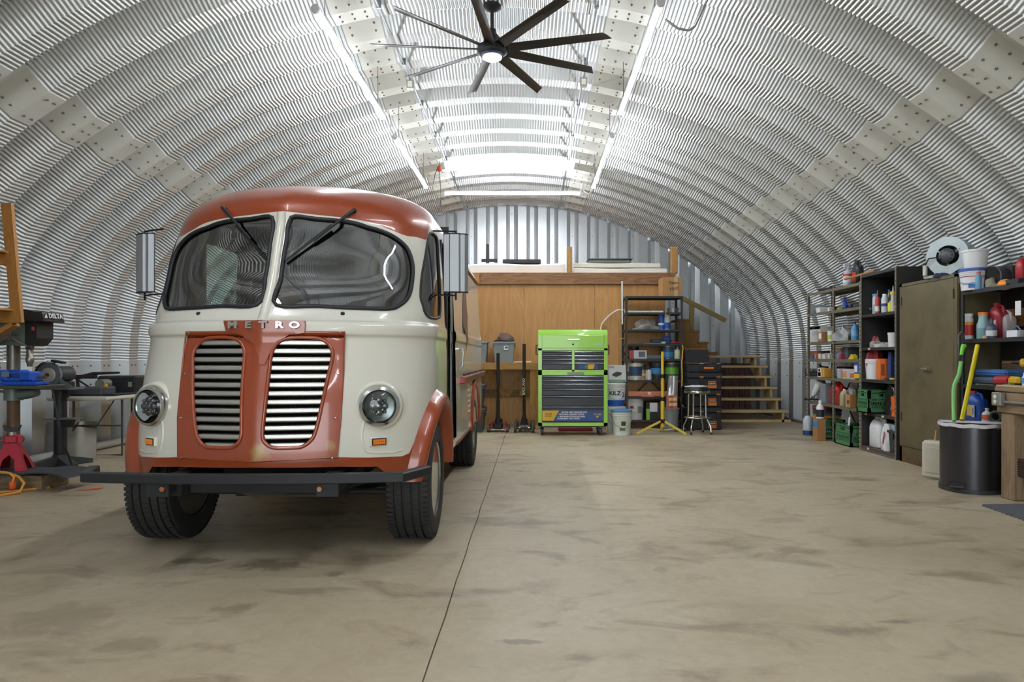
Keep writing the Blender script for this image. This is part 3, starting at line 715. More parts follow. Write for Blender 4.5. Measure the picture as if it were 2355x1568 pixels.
# headlamps, indicators, nozzles
for s in (1, -1):
    u, v = px([(871, 933)])[0]; u *= s
    p = Vector(P3(u, v)); n = Vector((.30 * s, -1, .0)).normalized()
    rot = Vector((0, -1, 0)).rotation_difference(n).to_euler()
    hl = obj('headlamp', MB().lathe([(.125, .03), (.122, -.02), (.112, -.045), (.095, -.052), (.092, -.04), (.0001, -.03)], 36, 'Y'), chrome, van, p, rot, label='round headlamp with chrome rim')
    obj('housing', MB().lathe([(.145, .06), (.14, 0), (.128, -.02), (.12, -.02)], 36, 'Y'), cream, hl)
    obj('lens', MB().lathe([(.093, -.042), (.08, -.056), (.05, -.066), (.0001, -.07)], 32, 'Y'), glass('d8dcdc', 1.45, 'lens'), hl)
    refl = MB()
    for a, b, r in ((0, 0, .022), (.032, .0, .02), (-.032, 0, .02), (0, .035, .02), (0, -.035, .02), (.03, .03, .012), (-.03, .03, .012), (.03, -.03, .012), (-.03, -.03, .012)): refl.ball((a, -.042, b), (r, .012, r), 10, 6)
    obj('reflector', refl, M('8f9292', .12, 1.), hl)
    u, v = px([(870, 1015)])[0]; u *= s
    p = Vector(P3(u, v, .004)); n = Vector(SNo(np.array(u), np.array(v))); rz = math.atan2(n.x, -n.y)
    il = obj('indicator_lamp', MB().box(-.052, .052, -.010, .02, -.028, .028, .008), cream, van, p, (0, 0, rz), label='amber indicator lamp below the headlamp')
    obj('frame', MB().box(-.043, .043, -.013, 0, -.020, .020, .003), blackp, il)
    le = MB()
    for i in range(6):
        for j in range(2): le.box(-.036 + i * .012, -.025 + i * .012, -.019, -.008, -.015 + j * .0155, -.001 + j * .0155, .002)
    obj('lens', le, M('c9701a', .25, 0, .15, 60., emit=.12), il)
    u, v = px([(788, 721)])[0]; p = Vector(P3(u * s, v)); obj('washer_nozzle', MB().ball(p, (.013, .016, .011), 10, 6), rub, van)
# recessed panel line around the lower lamp
for s in (1, -1):
    q = px([(838, 968), (832, 1000), (838, 1030), (850, 1040), (900, 1040), (925, 1034)])
    q = [(s * a, b) for a, b in smooth(q, 4, False)]
    obj('panel_crease', MB().tube([P3(a, b, -.005) for a, b in q], .010, 8), cream, van, angle=60)
# wheel flares
for s in (1, -1):
    mb = MB(); rows = []
    for a in np.linspace(R(-8), R(190), 60):
        row = []
        for t in np.linspace(0, 1, 9):
            r = .450 + .095 * t; bul = [-.05, .045, .062, .066, .062, .052, .036, .018, 0][round(t * 8)]
            yy, zz = AY + (r - .125) * math.cos(a), .40 + r * math.sin(a)
            zz = max(zz, .42); ys = max(yy, .10)
            vv = vz(max(zz, .41))
            lo, hi = .3, UL
            for _ in range(30):
                m_ = (lo + hi) / 2
                if S(m_, vv)[1] < ys: lo = m_
                else: hi = m_
            base_ = S(lo, vv); nn = SNo(np.array(lo), np.array(vv)); q = base_ + nn * bul
            row.append((s * q[0], q[1], zz))
        rows.append(row)
    obj('wheel_flare', mb.grid(rows), red, van, angle=60, label='rust-red flare over the front wheel')
# bumper
def beam_path(pts, z0, z1, t):
    rows = []
    P = [Vector((a, b)) for a, b in pts]
    for i, p in enumerate(P):
        t0 = (P[min(i + 1, len(P) - 1)] - P[max(i - 1, 0)]).normalized(); n = Vector((-t0.y, t0.x)) * t / 2
        a, b = p - n, p + n; h = (z1 - z0) * .12
        rows.append([(a.x, a.y, z0 + h), (a.x, a.y, z1 - h), (a.x + n.x * .3, a.y + n.y * .3, z1), (b.x - n.x * .3, b.y - n.y * .3, z1), (b.x, b.y, z1 - h), (b.x, b.y, z0 + h), (b.x - n.x * .3, b.y - n.y * .3, z0), (a.x + n.x * .3, a.y + n.y * .3, z0), (a.x, a.y, z0 + h)])
    mb = MB().grid(rows); mb.add(rows[0][:-1], [tuple(range(8))]); mb.add(rows[-1][:-1], [tuple(range(8))]); return mb
bp_ = [(-.93, .12), (-.83, -.10), (-.36, -.155), (.0, -.158), (.36, -.155), (.83, -.10), (.93, .12)]
bmp = obj('bumper', beam_path(bp_, .497, .548, .06), blackp, van, angle=25, label='black square-tube bumper')
for s in (1, -1):
    obj('bracket', MB().box(s * .445 - .06, s * .445 + .06, -.12, -.10, .42, .496, .004), blackp, bmp)
    obj('arm', MB().box(s * .445 - .04, s * .445 + .04, -.10, .5, .43, .50, .004), blackp, bmp)
    obj('bolt', MB().cyl((s * .41, -.12, .465), (s * .41, -.14, .465), .016, .014, 6), M('c9946a', .3, .9), bmp)
# wheels
def wheel(x, y, s, lb):
    w = thing('wheel', None, None, (x, y, WR)); w.parent = van; w.rotation_euler = (0, 0, 0); w['label'] = lb
    hw = .135
    prof = [(.225, -.11), (.25, -.13), (.30, -hw), (.345, -.128), (.362, -.112)]
    for g in (-.075, -.028, .028, .075): prof += [(.370, g - .012), (.370, g - .006), (.358, g - .005), (.358, g + .005), (.370, g + .006), (.370, g + .012)]
    prof += [(.362, .112), (.345, .128), (.30, hw), (.25, .13), (.225, .11)]
    obj('tyre', MB().lathe(prof, 64, 'X'), tyre_m, w, angle=25)
    tb = MB()
    for i in range(72):
        a = 2 * math.pi * i / 72
        for j, xx in enumerate((-.105, -.052, 0, .052, .105)):
            a2 = a + (j % 2) * .04; tb.at((0, 0, 0), (a2, 0, 0)); tb.box(xx - .017, xx + .017, -.010, .010, .360, .3735)
    tb.at(); o = obj('tread_block', tb, tyre_m, w); o['kind'] = 'stuff'
    rim_ = MB().lathe([(.227, -.115), (.235, -.12), (.235, -.11), (.215, -.09), (.205, 0), (.215, .09), (.235, .11), (.235, .12), (.227, .115)], 40, 'X')
    obj('rim', rim_, chrome, w, angle=30)
    hub = MB().lathe([(.0001, s * .085), (.05, s * .085), (.055, s * .075), (.06, s * .06), (.10, s * .055)], 24, 'X')
    for i in range(10):
        a = 2 * math.pi * i / 10; hub.beam((s * .058, .07 * math.cos(a), .07 * math.sin(a)), (s * .07, .22 * math.cos(a), .22 * math.sin(a)), .035, .015, (1, 0, 0))
    obj('hub', hub, chrome, w); obj('brake_drum', MB().lathe([(.0001, -.08), (.17, -.08), (.17, .03), (.0001, .03)], 24, 'X'), under, w)
    return w
wheel(-.775, WY, -1, None); wheel(.775, WY, 1, None); wheel(-.775, 3.62, -1, None); wheel(.775, 3.62, 1, None)
for o in list(van.children):
    if o.name.startswith('wheel') and 'label' in o.keys() and o['label'] is None: del o['label']
# chassis
ch = MB()
for s in (1, -1): ch.box(s * .42 - .04, s * .42 + .04, .0, 4.5, .40, .52, .005)
ch.box(-.40, .40, .10, .16, .40, .50); obj('frame_rails', ch, under, van)
obj('front_axle', MB().cyl((-.75, WY, .36), (.75, WY, .36), .04, None, 12), under, van); obj('tie_rod', MB().cyl((-.70, .50, .33), (.70, .50, .33), .018, None, 8), under, van)
obj('rear_axle', MB().cyl((-.7, 3.62, .36), (.7, 3.62, .36), .05, None, 12), under, van)
obj('exhaust_pipe', MB().tube([(.15, .3, .42), (.2, .4, .36), (.45, .55, .34), (.55, .75, .36), (.5, 1.2, .36), (.5, 3., .34)], .035, 8), M('3b3835', .5, .6), van)
eng = MB(); eng.box(-.35, .35, .40, 1.1, .34, .60, .02); eng.box(-.18, .25, .2, .4, .36, .44, .01); obj('engine_block', eng, under, van)
obj('steering_linkage', MB().tube([(-.25, .12, .45), (-.05, .15, .38), (.3, .2, .37), (.5, .45, .40)], .014, 6), M('55524c', .4, .6), van)
fl = MB(); fl.box(-.86, .86, 1.12, 4.6, .50, .56); fl.box(-.50, .50, .45, 1.12, .50, .56); obj('floor_pan', fl, under, van)
for s in (1, -1): obj('inner_arch', MB().grid([[(s * x, AY + .40 * math.cos(a), .40 + .48 * math.sin(a)) for a in np.linspace(R(25), R(155), 24)] for x in (.55, .84)]), under, van)
for s in (1, -1): obj('arch_liner', MB().box(s * .54, s * .56, .34, 1.06, .55, .92), under, van)
# cab interior
seat_m = M('8fa0a4', .5)
dash = MB(); dash.box(-.70, .70, .56, .72, 1.12, 1.33, .03); obj('dashboard', dash, M('4a4c4b', .6), van)
for x, lb in ((-.45, 'seat'), (.45, 'seat')):
    st = MB(); st.box(x - .24, x + .24, 1.25, 1.70, .85, 1.0, .05); st.box(x - .23, x + .23, 1.62, 1.76, .95, 1.52, .05); obj('seat', st, seat_m, van, angle=60)
sw = MB(); sw.at((.42, .92, 1.30), (R(-35), 0, 0)); sw.tube([(.2 * math.cos(a), .2 * math.sin(a), 0) for a in np.linspace(0, 2 * math.pi, 28, endpoint=False)], .013, 8, True)
for a in (0, 2.09, 4.19): sw.cyl((0, 0, 0), (.2 * math.cos(a), .2 * math.sin(a), 0), .009, None, 6)
sw.cyl((0, 0, 0), (0, 0, -.45), .02, None, 8); obj('steering_wheel', sw, rub, van)
obj('bulkhead', MB().box(-.82, .82, 2.02, 2.05, .56, 2.24), M('2a2b2c', .7), van)
# door leaves, slid back inside the openings
for s in (1, -1):
    if s < 0:
        obj('door_pillar', MB().box(-.86, -.80, 1.05, 1.17, .52, 2.0), cream_in, van); obj('step_plate', MB().box(-.895, -.65, 1.26, 1.86, .475, .50, .004), M('9b9c99', .35, .8), van)
    else:
      dl = MB(); dl.box(s * .80, s * .83, 1.76, 2.0, .52, 1.98, .004); d_ = obj('sliding_door', dl, cream, van)
      obj('door_seal', MB().box(s * .795, s * .84, 1.72, 1.76, .52, 1.99, .008), rub, d_)
      obj('door_jamb', MB().box(s * .85, s * .872, 1.875, 1.90, .50, 1.98), M('b9bab4', .4, .3), van)
      dp = MB(); dp.box(s * .74, s * .865, 1.235, 1.262, .50, 2.0); obj('door_pillar', dp, M('2a2630', .6), van)
      obj('door_handle', MB().tube([(s * .89, 1.96, 1.22), (s * .945, 1.96, 1.22), (s * .95, 1.96, 1.19), (s * .945, 1.96, 1.08), (s * .92, 1.96, 1.05)], .009, 8), chrome, van)
      obj('step_plate', MB().box(s * .65, s * .90, 1.26, 1.88, .475, .50, .004), M('9b9c99', .35, .8), van)
    riv = MB()
    for k in range(12): riv.cyl((s * .895, 1.93, .6 + k * .065), (s * .908, 1.93, .6 + k * .065), .006, None, 6)
    obj('rivets', riv, chrome, van)
    # drip rail and rub rail along the box
    dr = [(UL - .02 - (UL - 1.35) * t, vz(2.04)) for t in np.linspace(0, 1, 30)]
    obj('drip_rail', MB().tube([P3(s * u, v, .008) for u, v in dr], .013, 8), M('6e3421', .4), van)
    rl = MB().box(s * .89, s * .945, 2.15, 4.75, .92, .985, .012); o = obj('rub_rail', rl, M('7d4a3a', .45, 0, .15), van)
    obj('end_reflector', MB().box(s * .90, s * .95, 2.14, 2.20, .925, .98, .004), M('b83a20', .3), o)
    for k in range(8): obj('rail_bolt', MB().ball((s * .915, 2.4 + k * .3, .987), .02, 8, 4), M('50332a', .5), o)
    # rear arch trim, bottom trim, louvres
    obj('rear_flare', MB().tube([(s * .905, 3.62 + .50 * math.cos(a), .42 + .48 * math.sin(a)) for a in np.linspace(0, math.pi, 24)], .03, 8), red, van)
    obj('sill_trim', MB().box(s * .86, s * .912, 1.88, 4.6, .43, .46, .005), M('7d4a35', .5), van)
    lv = MB()
    for k in range(6): lv.box(s * .898, s * .916, 2.9, 3.04, .62 + k * .05, .635 + k * .05, .003)
    obj('louvre', lv, cream, van)
# painted insect figure on the box side
deco = M('7d5a4e', .5, 0, .2)
def decal(poly):
    return MB().prism([(y, z) for y, z in poly], .945, .948, 'X')
body_p = [(2.55, 1.45), (2.66, 1.35), (2.80, 1.32), (2.95, 1.45), (3.0, 1.62), (2.95, 1.72), (2.9, 1.78), (2.86, 1.95), (2.84, 1.95), (2.8, 1.78), (2.7, 1.72), (2.6, 1.60)]
dm = decal(body_p)
for p in ([(2.84, 1.95), (2.80, 2.0), (2.83, 1.94)], [(2.86, 1.95), (2.96, 2.0), (2.87, 1.93)], [(2.95, 1.7), (3.06, 1.86), (2.97, 1.66)], [(2.95, 1.50), (3.1, 1.62), (2.97, 1.46)], [(2.55, 1.50), (2.5, 1.25), (2.58, 1.46)], [(2.70, 1.34), (2.62, 1.15), (2.74, 1.33)], [(2.80, 1.33), (2.86, 1.16), (2.84, 1.33)]): dm.v += [(.945, a, b) for a, b in p] + [(.948, a, b) for a, b in p]; o_ = len(dm.v) - 6; dm.f += [(o_, o_ + 1, o_ + 2), (o_ + 3, o_ + 4, o_ + 5)]
dm.v = [(float(np.interp(z, _Kd[:, 0], _Kd[:, 1])) + .002 + (x - .945), y, z) for x, y, z in dm.v]
obj('side_graphic', dm, deco, van, label='brown painted figure on the van side')
# wipers
for s, (tip, piv, hx) in ((1, ((815, 487), (662, 605), 0)), (-1, ((520, 483), (620, 596), 0))):
    a = solve(lambda q: proj(S(q[0], q[1])), tip, _vis, _gp); b = solve(lambda q: proj(S(q[0], q[1])), piv, _vis, _gp)
    A = Vector(P3(a[0], a[1], .03)); B = Vector(P3(b[0], b[1], .018)); mid = A.lerp(B, .45)
    wp = obj('wiper', MB().tube([Vector(P3(a[0], a[1], 0.)), A, A.lerp(B, .2) + Vector((0, -.012, 0)), mid + Vector((0, -.01, 0)), A.lerp(B, .62)], [.012, .013, .009, .006, .005], 8), rub, van, label='black windshield wiper pivoting from the visor')
    n = (B - A).normalized(); q = Vector((n.z, 0, -n.x)) * .012
    obj('blade', MB().beam(A.lerp(B, .33) + q, B + q, .008, .016), rub, wp)
# side mirrors on wire arms
for s in (1, -1):
    mr = thing('side_mirror', None, None, (1.0 if s > 0 else -1.115, .95, 1.79)); mr.parent = van; mr['label'] = 'tall grey metal side mirror on wire arms'
    mr.rotation_euler = (0, 0, R(4) if s > 0 else R(-29))
    pr = [(-.085, .02), (-.08, -.012), (-.045, -.016), (-.038, -.026), (.02, -.026), (.032, -.014), (.06, -.012), (.083, .012), (.083, .02)]
    obj('shell', MB().prism(pr, -.195, .195, 'Z'), M('a0a3a5', .45, .6, .06, 4.), mr, angle=20)
    for z in (-.197, .197): obj('end_cap', MB().prism([(a * 1.02, b * 1.05) for a, b in pr], z - .004, z + .004, 'Z'), rub, mr)
    obj('mirror_glass', MB().box(-.08, .08, .02, .023, -.19, .19), M('d5d8da', .03, 1.), mr)
    for z in (-.22, .215): obj('arm', MB().tube([(0, 0, z), (-s * .07, .01, z + .004), (-s * .16, .03, z + .008)], .006, 6), rub, mr)
    obj('stem', MB().cyl((0, 0, -.25), (0, 0, .22), .007, None, 6), rub, mr)

# ================================================================ things along the back
pine = wood('b98b4e', 'a5763d', (6, 6, 6), .6, 3., 'X'); pine_z = wood('bd8f52', 'a87a42', (6, 6, 6), .6, 3., 'Z'); pine_y = wood('c09a63', 'ab8450', (5, 5, 5), .65, 3., 'X')
beamw = wood('7b5435', '9c6f45', (3, 3, 3), .55, 3., 'X'); ply = wood('bd8647', 'c99557', (2.2, 2.2, 2.2), .42, 2.2, 'Z'); tread_w = wood('dfc694', 'cdb07b', (5, 5, 5), .7, 3., 'X')
LY = 11.5
loft = thing('storage_loft', 'plywood-fronted storage loft with a timber rim beam', 'loft', (0, LY, 0))
for i in range(6):
    x1 = 2.256 - i * 1.19; x0 = max(x1 - 1.187, -4.75)
    obj('plywood_panel', MB().box(x0, x1, 0, .018, 0, 2.37, .002), ply, loft)
obj('rim_beam', MB().box(-.86, 2.42, -.05, 0, 2.368, 2.564, .004), beamw, loft); obj('rim_beam', MB().box(-4.7, -.865, -.05, 0, 2.368, 2.564, .004), pine, loft, label='newer pale rim beam board')
obj('deck', MB().box(-4.6, 2.42, .0, 3.6, 2.50, 2.55), ply, loft)
for x0, x1 in ((.60, .69), (2.36, 2.47)): obj('guard_post', MB().box(x0, x1, .01, .10, 2.565, 3.01, .004), pine_z, loft)
obj('side_wall', MB().box(2.238, 2.256, .02, 3.6, 0, 2.5), ply, loft)
obj('trim_board', MB().box(1.46, 1.53, -.02, 0, .72, 1.80, .003), pine_z, loft); obj('trim_board', MB().box(1.18, 1.27, -.02, 0, .55, 1.68, .003), pine_z, loft)
# padding, rolls and cases on the loft
foam = M('e8e2d2', .85, 0, .06); foam2 = M('f0ece2', .8, 0, .05)
def slab_soft(name, label, cat, x0, x1, y0, y1, z0, z1, mat, wav=.008, b=.03):
    mb = MB(); n = 26; rows = []
    for i in range(n + 1):
        t = i / n; x = x0 + (x1 - x0) * t; dz = wav * math.sin(t * 9 + x0) ; h = z1 - z0; yb = b
        rows.append([(x, y0, z0 + h * .15), (x, y0 - .0, z0 + h * .85 + dz * .5), (x, y0 + yb, z1 + dz), (x, y1, z1 + dz), (x, y1, z0), (x, y0 + yb, z0), (x, y0, z0 + h * .15)])
    mb.grid(rows)
    for r_ in (rows[0], rows[-1]): mb.add(r_[:-1], [tuple(range(6))])
    return tag(obj(name, mb, mat, angle=50), label, cat)
slab_soft('foam_mattress', 'long white foam mattress lying on the loft left of the short post', 'mattress', -1.15, .58, LY + .15, LY + 1.2, 2.565, 2.74, foam2, .012)
slab_soft('foam_mattress', 'cream foam pad on the loft between the two posts', 'mattress', .72, 2.30, LY + .1, LY + 1.0, 2.565, 2.655, foam2, .006)
slab_soft('rolled_canvas', 'tan rolled canvas lying on the cream foam pad', 'canvas', .72, 2.2, LY + .15, LY + .75, 2.672, 2.755, foam, .005, .05)
cs = thing('hard_case', 'flat grey hard case on the canvas, on the loft', 'case', (1.36, LY + .45, 2.768))
obj('shell', MB().box(-.37, .37, -.15, .15, 0, .075, .03), M('7f8580', .5), cs); obj('rim', MB().box(-.385, .385, -.16, .16, .055, .085, .012), M('2f4340', .5), cs)
st = thing('metal_stand', 'low black metal bench frame on the loft near the van', 'stand', (-.19, LY + 2.2, 2.555))
obj('top_rail', MB().box(-.38, .38, -.1, .1, .46, .54, .01), M('2c2b2a', .5, .4), st)
for x in (-.36, .36): obj('leg', MB().box(x - .02, x + .02, -.08, .08, 0, .46), M('6b6a66', .5, .5), st)
ps = thing('metal_post', 'upright black square steel post on the loft', 'post', (-.88, LY + 2.2, 2.555))
obj('upright', MB().box(-.03, .03, -.03, .03, 0, .85), blk, ps); obj('cross_arm', MB().box(-.12, .2, -.02, .02, .50, .56), blk, ps); obj('foot', MB().box(-.1, .1, -.1, .1, 0, .02), blk, ps)

# wall bench on the left with bins
bn = thing('wall_bench', 'rough pine bench against the plywood, behind the jacks', 'bench', (0, LY, 0))
bz = 1.06
obj('front_rail', MB().box(-2.6, .10, -.66, -.62, bz - .11, bz, .003), pine, bn); obj('top_board', MB().box(-2.6, .10, -.62, -.02, bz - .02, bz, .002), pine, bn)
for x in (.03, -2.5): obj('leg', MB().box(x - .05, x + .04, -.62, -.53, 0, bz - .02, .003), pine_z, bn)
obj('lower_rail', MB().box(-2.5, .0, -.06, -.03, .48, .60, .003), wood('8f7148', '7b5f3b', (4, 4, 4), .7, 3., 'X'), bn)
for x0, x1 in ((-.75, -.45), (-.05, -.42), (.0, -.16)): obj('brace', MB().beam((x0, -.3 if x0 < -.5 else -.08, 1.02), (x1, -.06, .50), .09, .035, (0, 1, 0)), pine_z, bn)
def tote(name, label, loc, w, d, h, col, lid=False, rz=0., lidc=None):
    t = thing(name, label, 'bin', loc, rz); m = M(col, .5)
    mb = MB(); k = .86; n = 1
    def ring(s, z): return [(sx * w / 2 * s, sy * d / 2 * s, z) for sx, sy in ((-1, -1), (1, -1), (1, 1), (-1, 1))]
    A, B = ring(k, 0), ring(1, h); mb.add(A + B, [(0, 1, 5, 4), (1, 2, 6, 5), (2, 3, 7, 6), (3, 0, 4, 7), (3, 2, 1, 0)])
    C = ring(.96, h); D = ring(k - .04, .02); mb.add(C + D, [(4, 5, 1, 0), (5, 6, 2, 1), (6, 7, 3, 2), (7, 4, 0, 3), (4, 5, 6, 7)])
    obj('tub', mb, m, t)
    r = MB()
    for x0, x1, y0, y1 in ((-w / 2 - .012, w / 2 + .012, -d / 2 - .014, -d / 2 + .006), (-w / 2 - .012, w / 2 + .012, d / 2 - .006, d / 2 + .014), (-w / 2 - .014, -w / 2 + .006, -d / 2, d / 2), (w / 2 - .006, w / 2 + .014, -d / 2, d / 2)): r.box(x0, x1, y0, y1, h - .03, h, .004)
    obj('rim', r, m, t)
    for s in (-1, 1): obj('handle', MB().box(s * w / 2 - .02 * (s < 0), s * w / 2 + .02 * (s > 0), -d * .18, d * .18, h - .09, h - .03, .006), m, t)
    if lid: obj('lid', MB().box(-w / 2 - .018, w / 2 + .018, -d / 2 - .018, d / 2 + .018, h, h + .035, .010), M(lidc or col, .5), t)
    return t
b1 = tote('storage_tote', 'open grey tote with a sticker, stuffed with brown cloth, on the bench', (-.44, LY - .37, bz + .001), .33, .42, .335, '8f9799')
obj('sticker', MB().box(.0, .07, -.212, -.208, .20, .27), M('e8ecf0', .5), b1); obj('sticker_print', MB().box(.02, .065, -.2135, -.212, .225, .255), M('2f5d9a', .5), b1)
def cloth_heap(name, label, cat, loc, rx, ry, rz, col, seed=1, mat=None, parent=None, amp=.18):
    rnd = random.Random(seed); mb = MB(); n, m = 26, 12; vs = []
    ph = [(rnd.uniform(0, 6), rnd.uniform(2, 6), rnd.uniform(0, 6), rnd.uniform(2, 5)) for _ in range(5)]
    for i in range(m + 1):
        a = math.pi * .5 * i / m
        for j in range(n):
            b = 2 * math.pi * j / n; k = 1 + amp * sum(math.sin(p + q * b) * math.sin(r_ + s * a) for p, q, r_, s in [(p, round(q), r_, s) for p, q, r_, s in ph]) / 2
            vs.append((rx * math.cos(a) * math.cos(b) * k, ry * math.cos(a) * math.sin(b) * k, rz * math.sin(a) ** .8 * k))
    fs = [(i * n + j, i * n + (j + 1) % n, (i + 1) * n + (j + 1) % n, (i + 1) * n + j) for i in range(m) for j in range(n)]
    mb.add(vs, fs); mb.add(vs[:n], [tuple(range(n))])
    o = obj(name, mb, mat or M(col, .75, 0, .2, 14.), parent, loc, angle=50)
    return tag(o, label, cat) if label else o
cloth_heap('folded_cloth', 'brown folded tarp bulging out of the grey tote', 'tarp', (-.43, LY - .36, bz + .325), .14, .16, .14, '6b564b', 3)
tag(obj('black_strap', MB().tube([(-.60, LY - .55, bz + .33), (-.55, LY - .57, bz + .36), (-.45, LY - .58, bz + .35), (-.35, LY - .55, bz + .345), (-.30, LY - .5, bz + .35)], .014, 6), blk), 'black strap hanging over the rim of the grey tote', 'strap')
tote('storage_tote', 'grey tote on the bench half hidden by the van', (-.86, LY - .37, bz + .001), .30, .42, .34, '8b9496')
tag(obj('white_board', MB().box(-.28, .0, LY - .6, LY - .3, bz + .001, bz + .02, .002), M('e4dfd0', .6)), 'thin white board lying on the bench beside the totes', 'board')
tote('storage_tote', 'dark grey lidded tote on the floor under the bench', (-.92, LY - .9, 0), .40, .46, .33, '3f4547', True)
tote('storage_tote', 'dark grey lidded tote stacked on the other under the bench', (-.92, LY - .9, .367), .38, .44, .33, '454b4d', True)
# floor jacks
def jack(label, loc, col, hl, wide, wheel_r, rz=0.):
    t = thing('floor_jack', label, 'jack', loc, rz); m = M(col, .4, .2)
    for s in (-1, 1):
        obj('side_plate', MB().prism([(-.30, .05), (.30, .04), (.30, .09), (.05, .14), (-.25, .12)], s * wide * .36 - .008, s * wide * .36 + .008, 'X') if False else MB().box(s * wide * .36 - .012, s * wide * .36 + .012, -.05, .50, .05, .12, .006), m, t)
        for y in (-.02, .46): obj('wheel', MB().lathe([(.0001, -.02), (wheel_r * .9, -.02), (wheel_r, -.012), (wheel_r, .012), (wheel_r * .9, .02), (.0001, .02)], 16, 'X', (s * wide * .5, y, wheel_r)), M('4c4a46', .6), t)
    obj('axle', MB().cyl((-wide * .5, -.02, wheel_r), (wide * .5, -.02, wheel_r), .012, None, 8), chrome, t)
    obj('pump_body', MB().box(-wide * .25, wide * .25, -.04, .12, .05, .15, .02), blk, t); obj('lift_arm', MB().box(-.045, .045, .05, .50, .08, .13, .01), m, t)
    obj('saddle', MB().lathe([(.0001, .13), (.05, .13), (.055, .16), (.04, .165), (.0001, .15)], 16, 'Z', (0, .44, 0)), blk, t)
    obj('handle_socket', MB().tube([(0, 0, .12), (0, .0, .28)], [.06, .024], 10), blk, t)
    h = obj('handle', MB().tube([(0, 0, .25), (0, 0, .50), (0, 0, .50), (0, 0, hl)], [.026, .026, .021, .021], 10), blk, t)
    obj('grip', MB().cyl((0, 0, hl * .62), (0, 0, hl + .02), .026, None, 10), rub, t); return t
j1 = jack('low red floor jack with upright black handle', (-.51, 10.45, 0), 'a92a33', 1.19, .29, .04)
j2 = jack('larger black floor jack with thick upright handle', (-.11, 10.42, 0), '26282a', 1.33, .27, .075)
txt('BADLAND', .055, (-.004, -.03, .70), (R(90), R(-90), 0), wht, j2, ext=.001); txt('BADLAND', .028, (0, -.045, .10), FRONT, wht, j2)
obj('label_plate', MB().box(-.05, .05, -.043, -.040, .065, .13), M('1b1d20', .4), j2)

# green tool chest
lime = M('a2de4a', .3, 0, .03, coat=.4); drw = M('2d2f31', .32, .4, .08); drl = M('8e9295', .2, .9)
TCX0, TCX1, TCY = .10, 1.115, 9.98
tc_ = thing('tool_chest', 'lime green rolling tool chest with black drawers', 'tool chest', ((TCX0 + TCX1) / 2, TCY, 0))
kx = (TCX1 - TCX0) / 890.; hw = (TCX1 - TCX0) / 2
def cz(y): return 1.155 - (740 + y / 5.6 - 820) * TCY / FPX
def cxx(x): return -hw + (x - 1052) * kx
D = .46
z_b, z_mid, z_t1, z_t2 = cz(1340), cz(640), cz(172), cz(100)
# cabinet shells as frames: sides, back, bars
lc = MB(); lc.box(-hw, hw, .02, D, z_b, z_mid, .006); lc.box(-hw, cxx(1100), 0, .03, z_b, z_mid); lc.box(cxx(1893), hw, 0, .03, z_b, z_mid); lc.box(-hw, hw, 0, .03, z_b, cz(1297)); lc.box(-hw, hw, 0, .03, cz(685), z_mid)
obj('lower_cabinet', lc, lime, tc_)
uc = MB(); uc.box(-hw + .004, hw - .004, .02, D - .02, z_mid + .002, z_t1, .006); uc.box(-hw, cxx(1100), 0, .03, z_mid, z_t1); uc.box(cxx(1896), hw, 0, .03, z_mid, z_t1); uc.box(cxx(1485), cxx(1517), 0, .03, z_mid, cz(365)); uc.box(-hw, hw, 0, .03, z_mid + .001, cz(618)); uc.box(-hw, hw, 0, .03, cz(368), cz(340))
obj('upper_cabinet', uc, lime, tc_)
obj('lid', MB().prism([(0, z_t1), (0, z_t1 + .002), (.05, z_t2), (D - .02, z_t2), (D - .02, z_t1)], -hw, hw, 'X'), lime, tc_)
obj('flap_door', MB().box(cxx(1101), cxx(1895), -.006, .02, cz(338), cz(174), .004), lime, tc_)
obj('flap_handle', MB().tube([(cxx(1430), 0, cz(226)), (cxx(1430), -.03, cz(226)), (cxx(1580), -.03, cz(226)), (cxx(1580), 0, cz(226))], .007, 8), chrome, tc_)
obj('lock', MB().lathe([(.0001, -.010), (.014, -.010), (.014, 0.)], 14, 'Y', (cxx(1500), 0, cz(290))), blk, tc_)
def drawers(x0, x1, ys):
    for a, b in zip(ys[:-1], ys[1:]):
        za, zb = cz(b), cz(a)
        d_ = obj('drawer', MB().box(cxx(x0) + .003, cxx(x1) - .003, -.004, .02, za + .004, zb - .004, .003), drw, tc_)
        obj('drawer_pull', MB().prism([(-.004, zb - .004), (-.022, zb - .008), (-.024, zb - .014), (-.016, zb - .026), (-.004, zb - .032)], cxx(x0) + .003, cxx(x1) - .003, 'X'), M('7f8488', .18, .85), d_)
drawers(1103, 1483, [370, 425, 470, 520, 615]); drawers(1519, 1893, [370, 425, 470, 520, 615]); drawers(1103, 1890, [690, 740, 790, 855, 950, 1085, 1290])
drawers.__doc__
for x0, x1 in ((1098, 1486), (1516, 1897)): obj('drawer_bay', MB().box(cxx(x0), cxx(x1), .004, .022, cz(618), cz(366)), blk, tc_)
obj('drawer_bay', MB().box(cxx(1099), cxx(1894), .004, .022, cz(1296), cz(688)), blk, tc_)
blue = M('2d4f8c', .45); yel = M('e5b62c', .45)
bn_ = obj('banner', MB().box(cxx(1105), cxx(1890), -.0075, -.004, cz(1275), cz(1142)), blue, tc_, label='blue and yellow sales banner')
obj('banner_corner', MB().prism([(cxx(1105), cz(1142)), (cxx(1320), cz(1142)), (cxx(1245), cz(1272)), (cxx(1105), cz(1272))], -.009, -.0075, 'Y'), yel, bn_)
kk = .0011
txt('100LB', .042, (cxx(1180), -.010, cz(1185)), FRONT, M('2a2622', .5), bn_); txt('45.45K', .034, (cxx(1180), -.010, cz(1215)), FRONT, M('2a2622', .5), bn_)
wl = M('f2f2ee', .5)
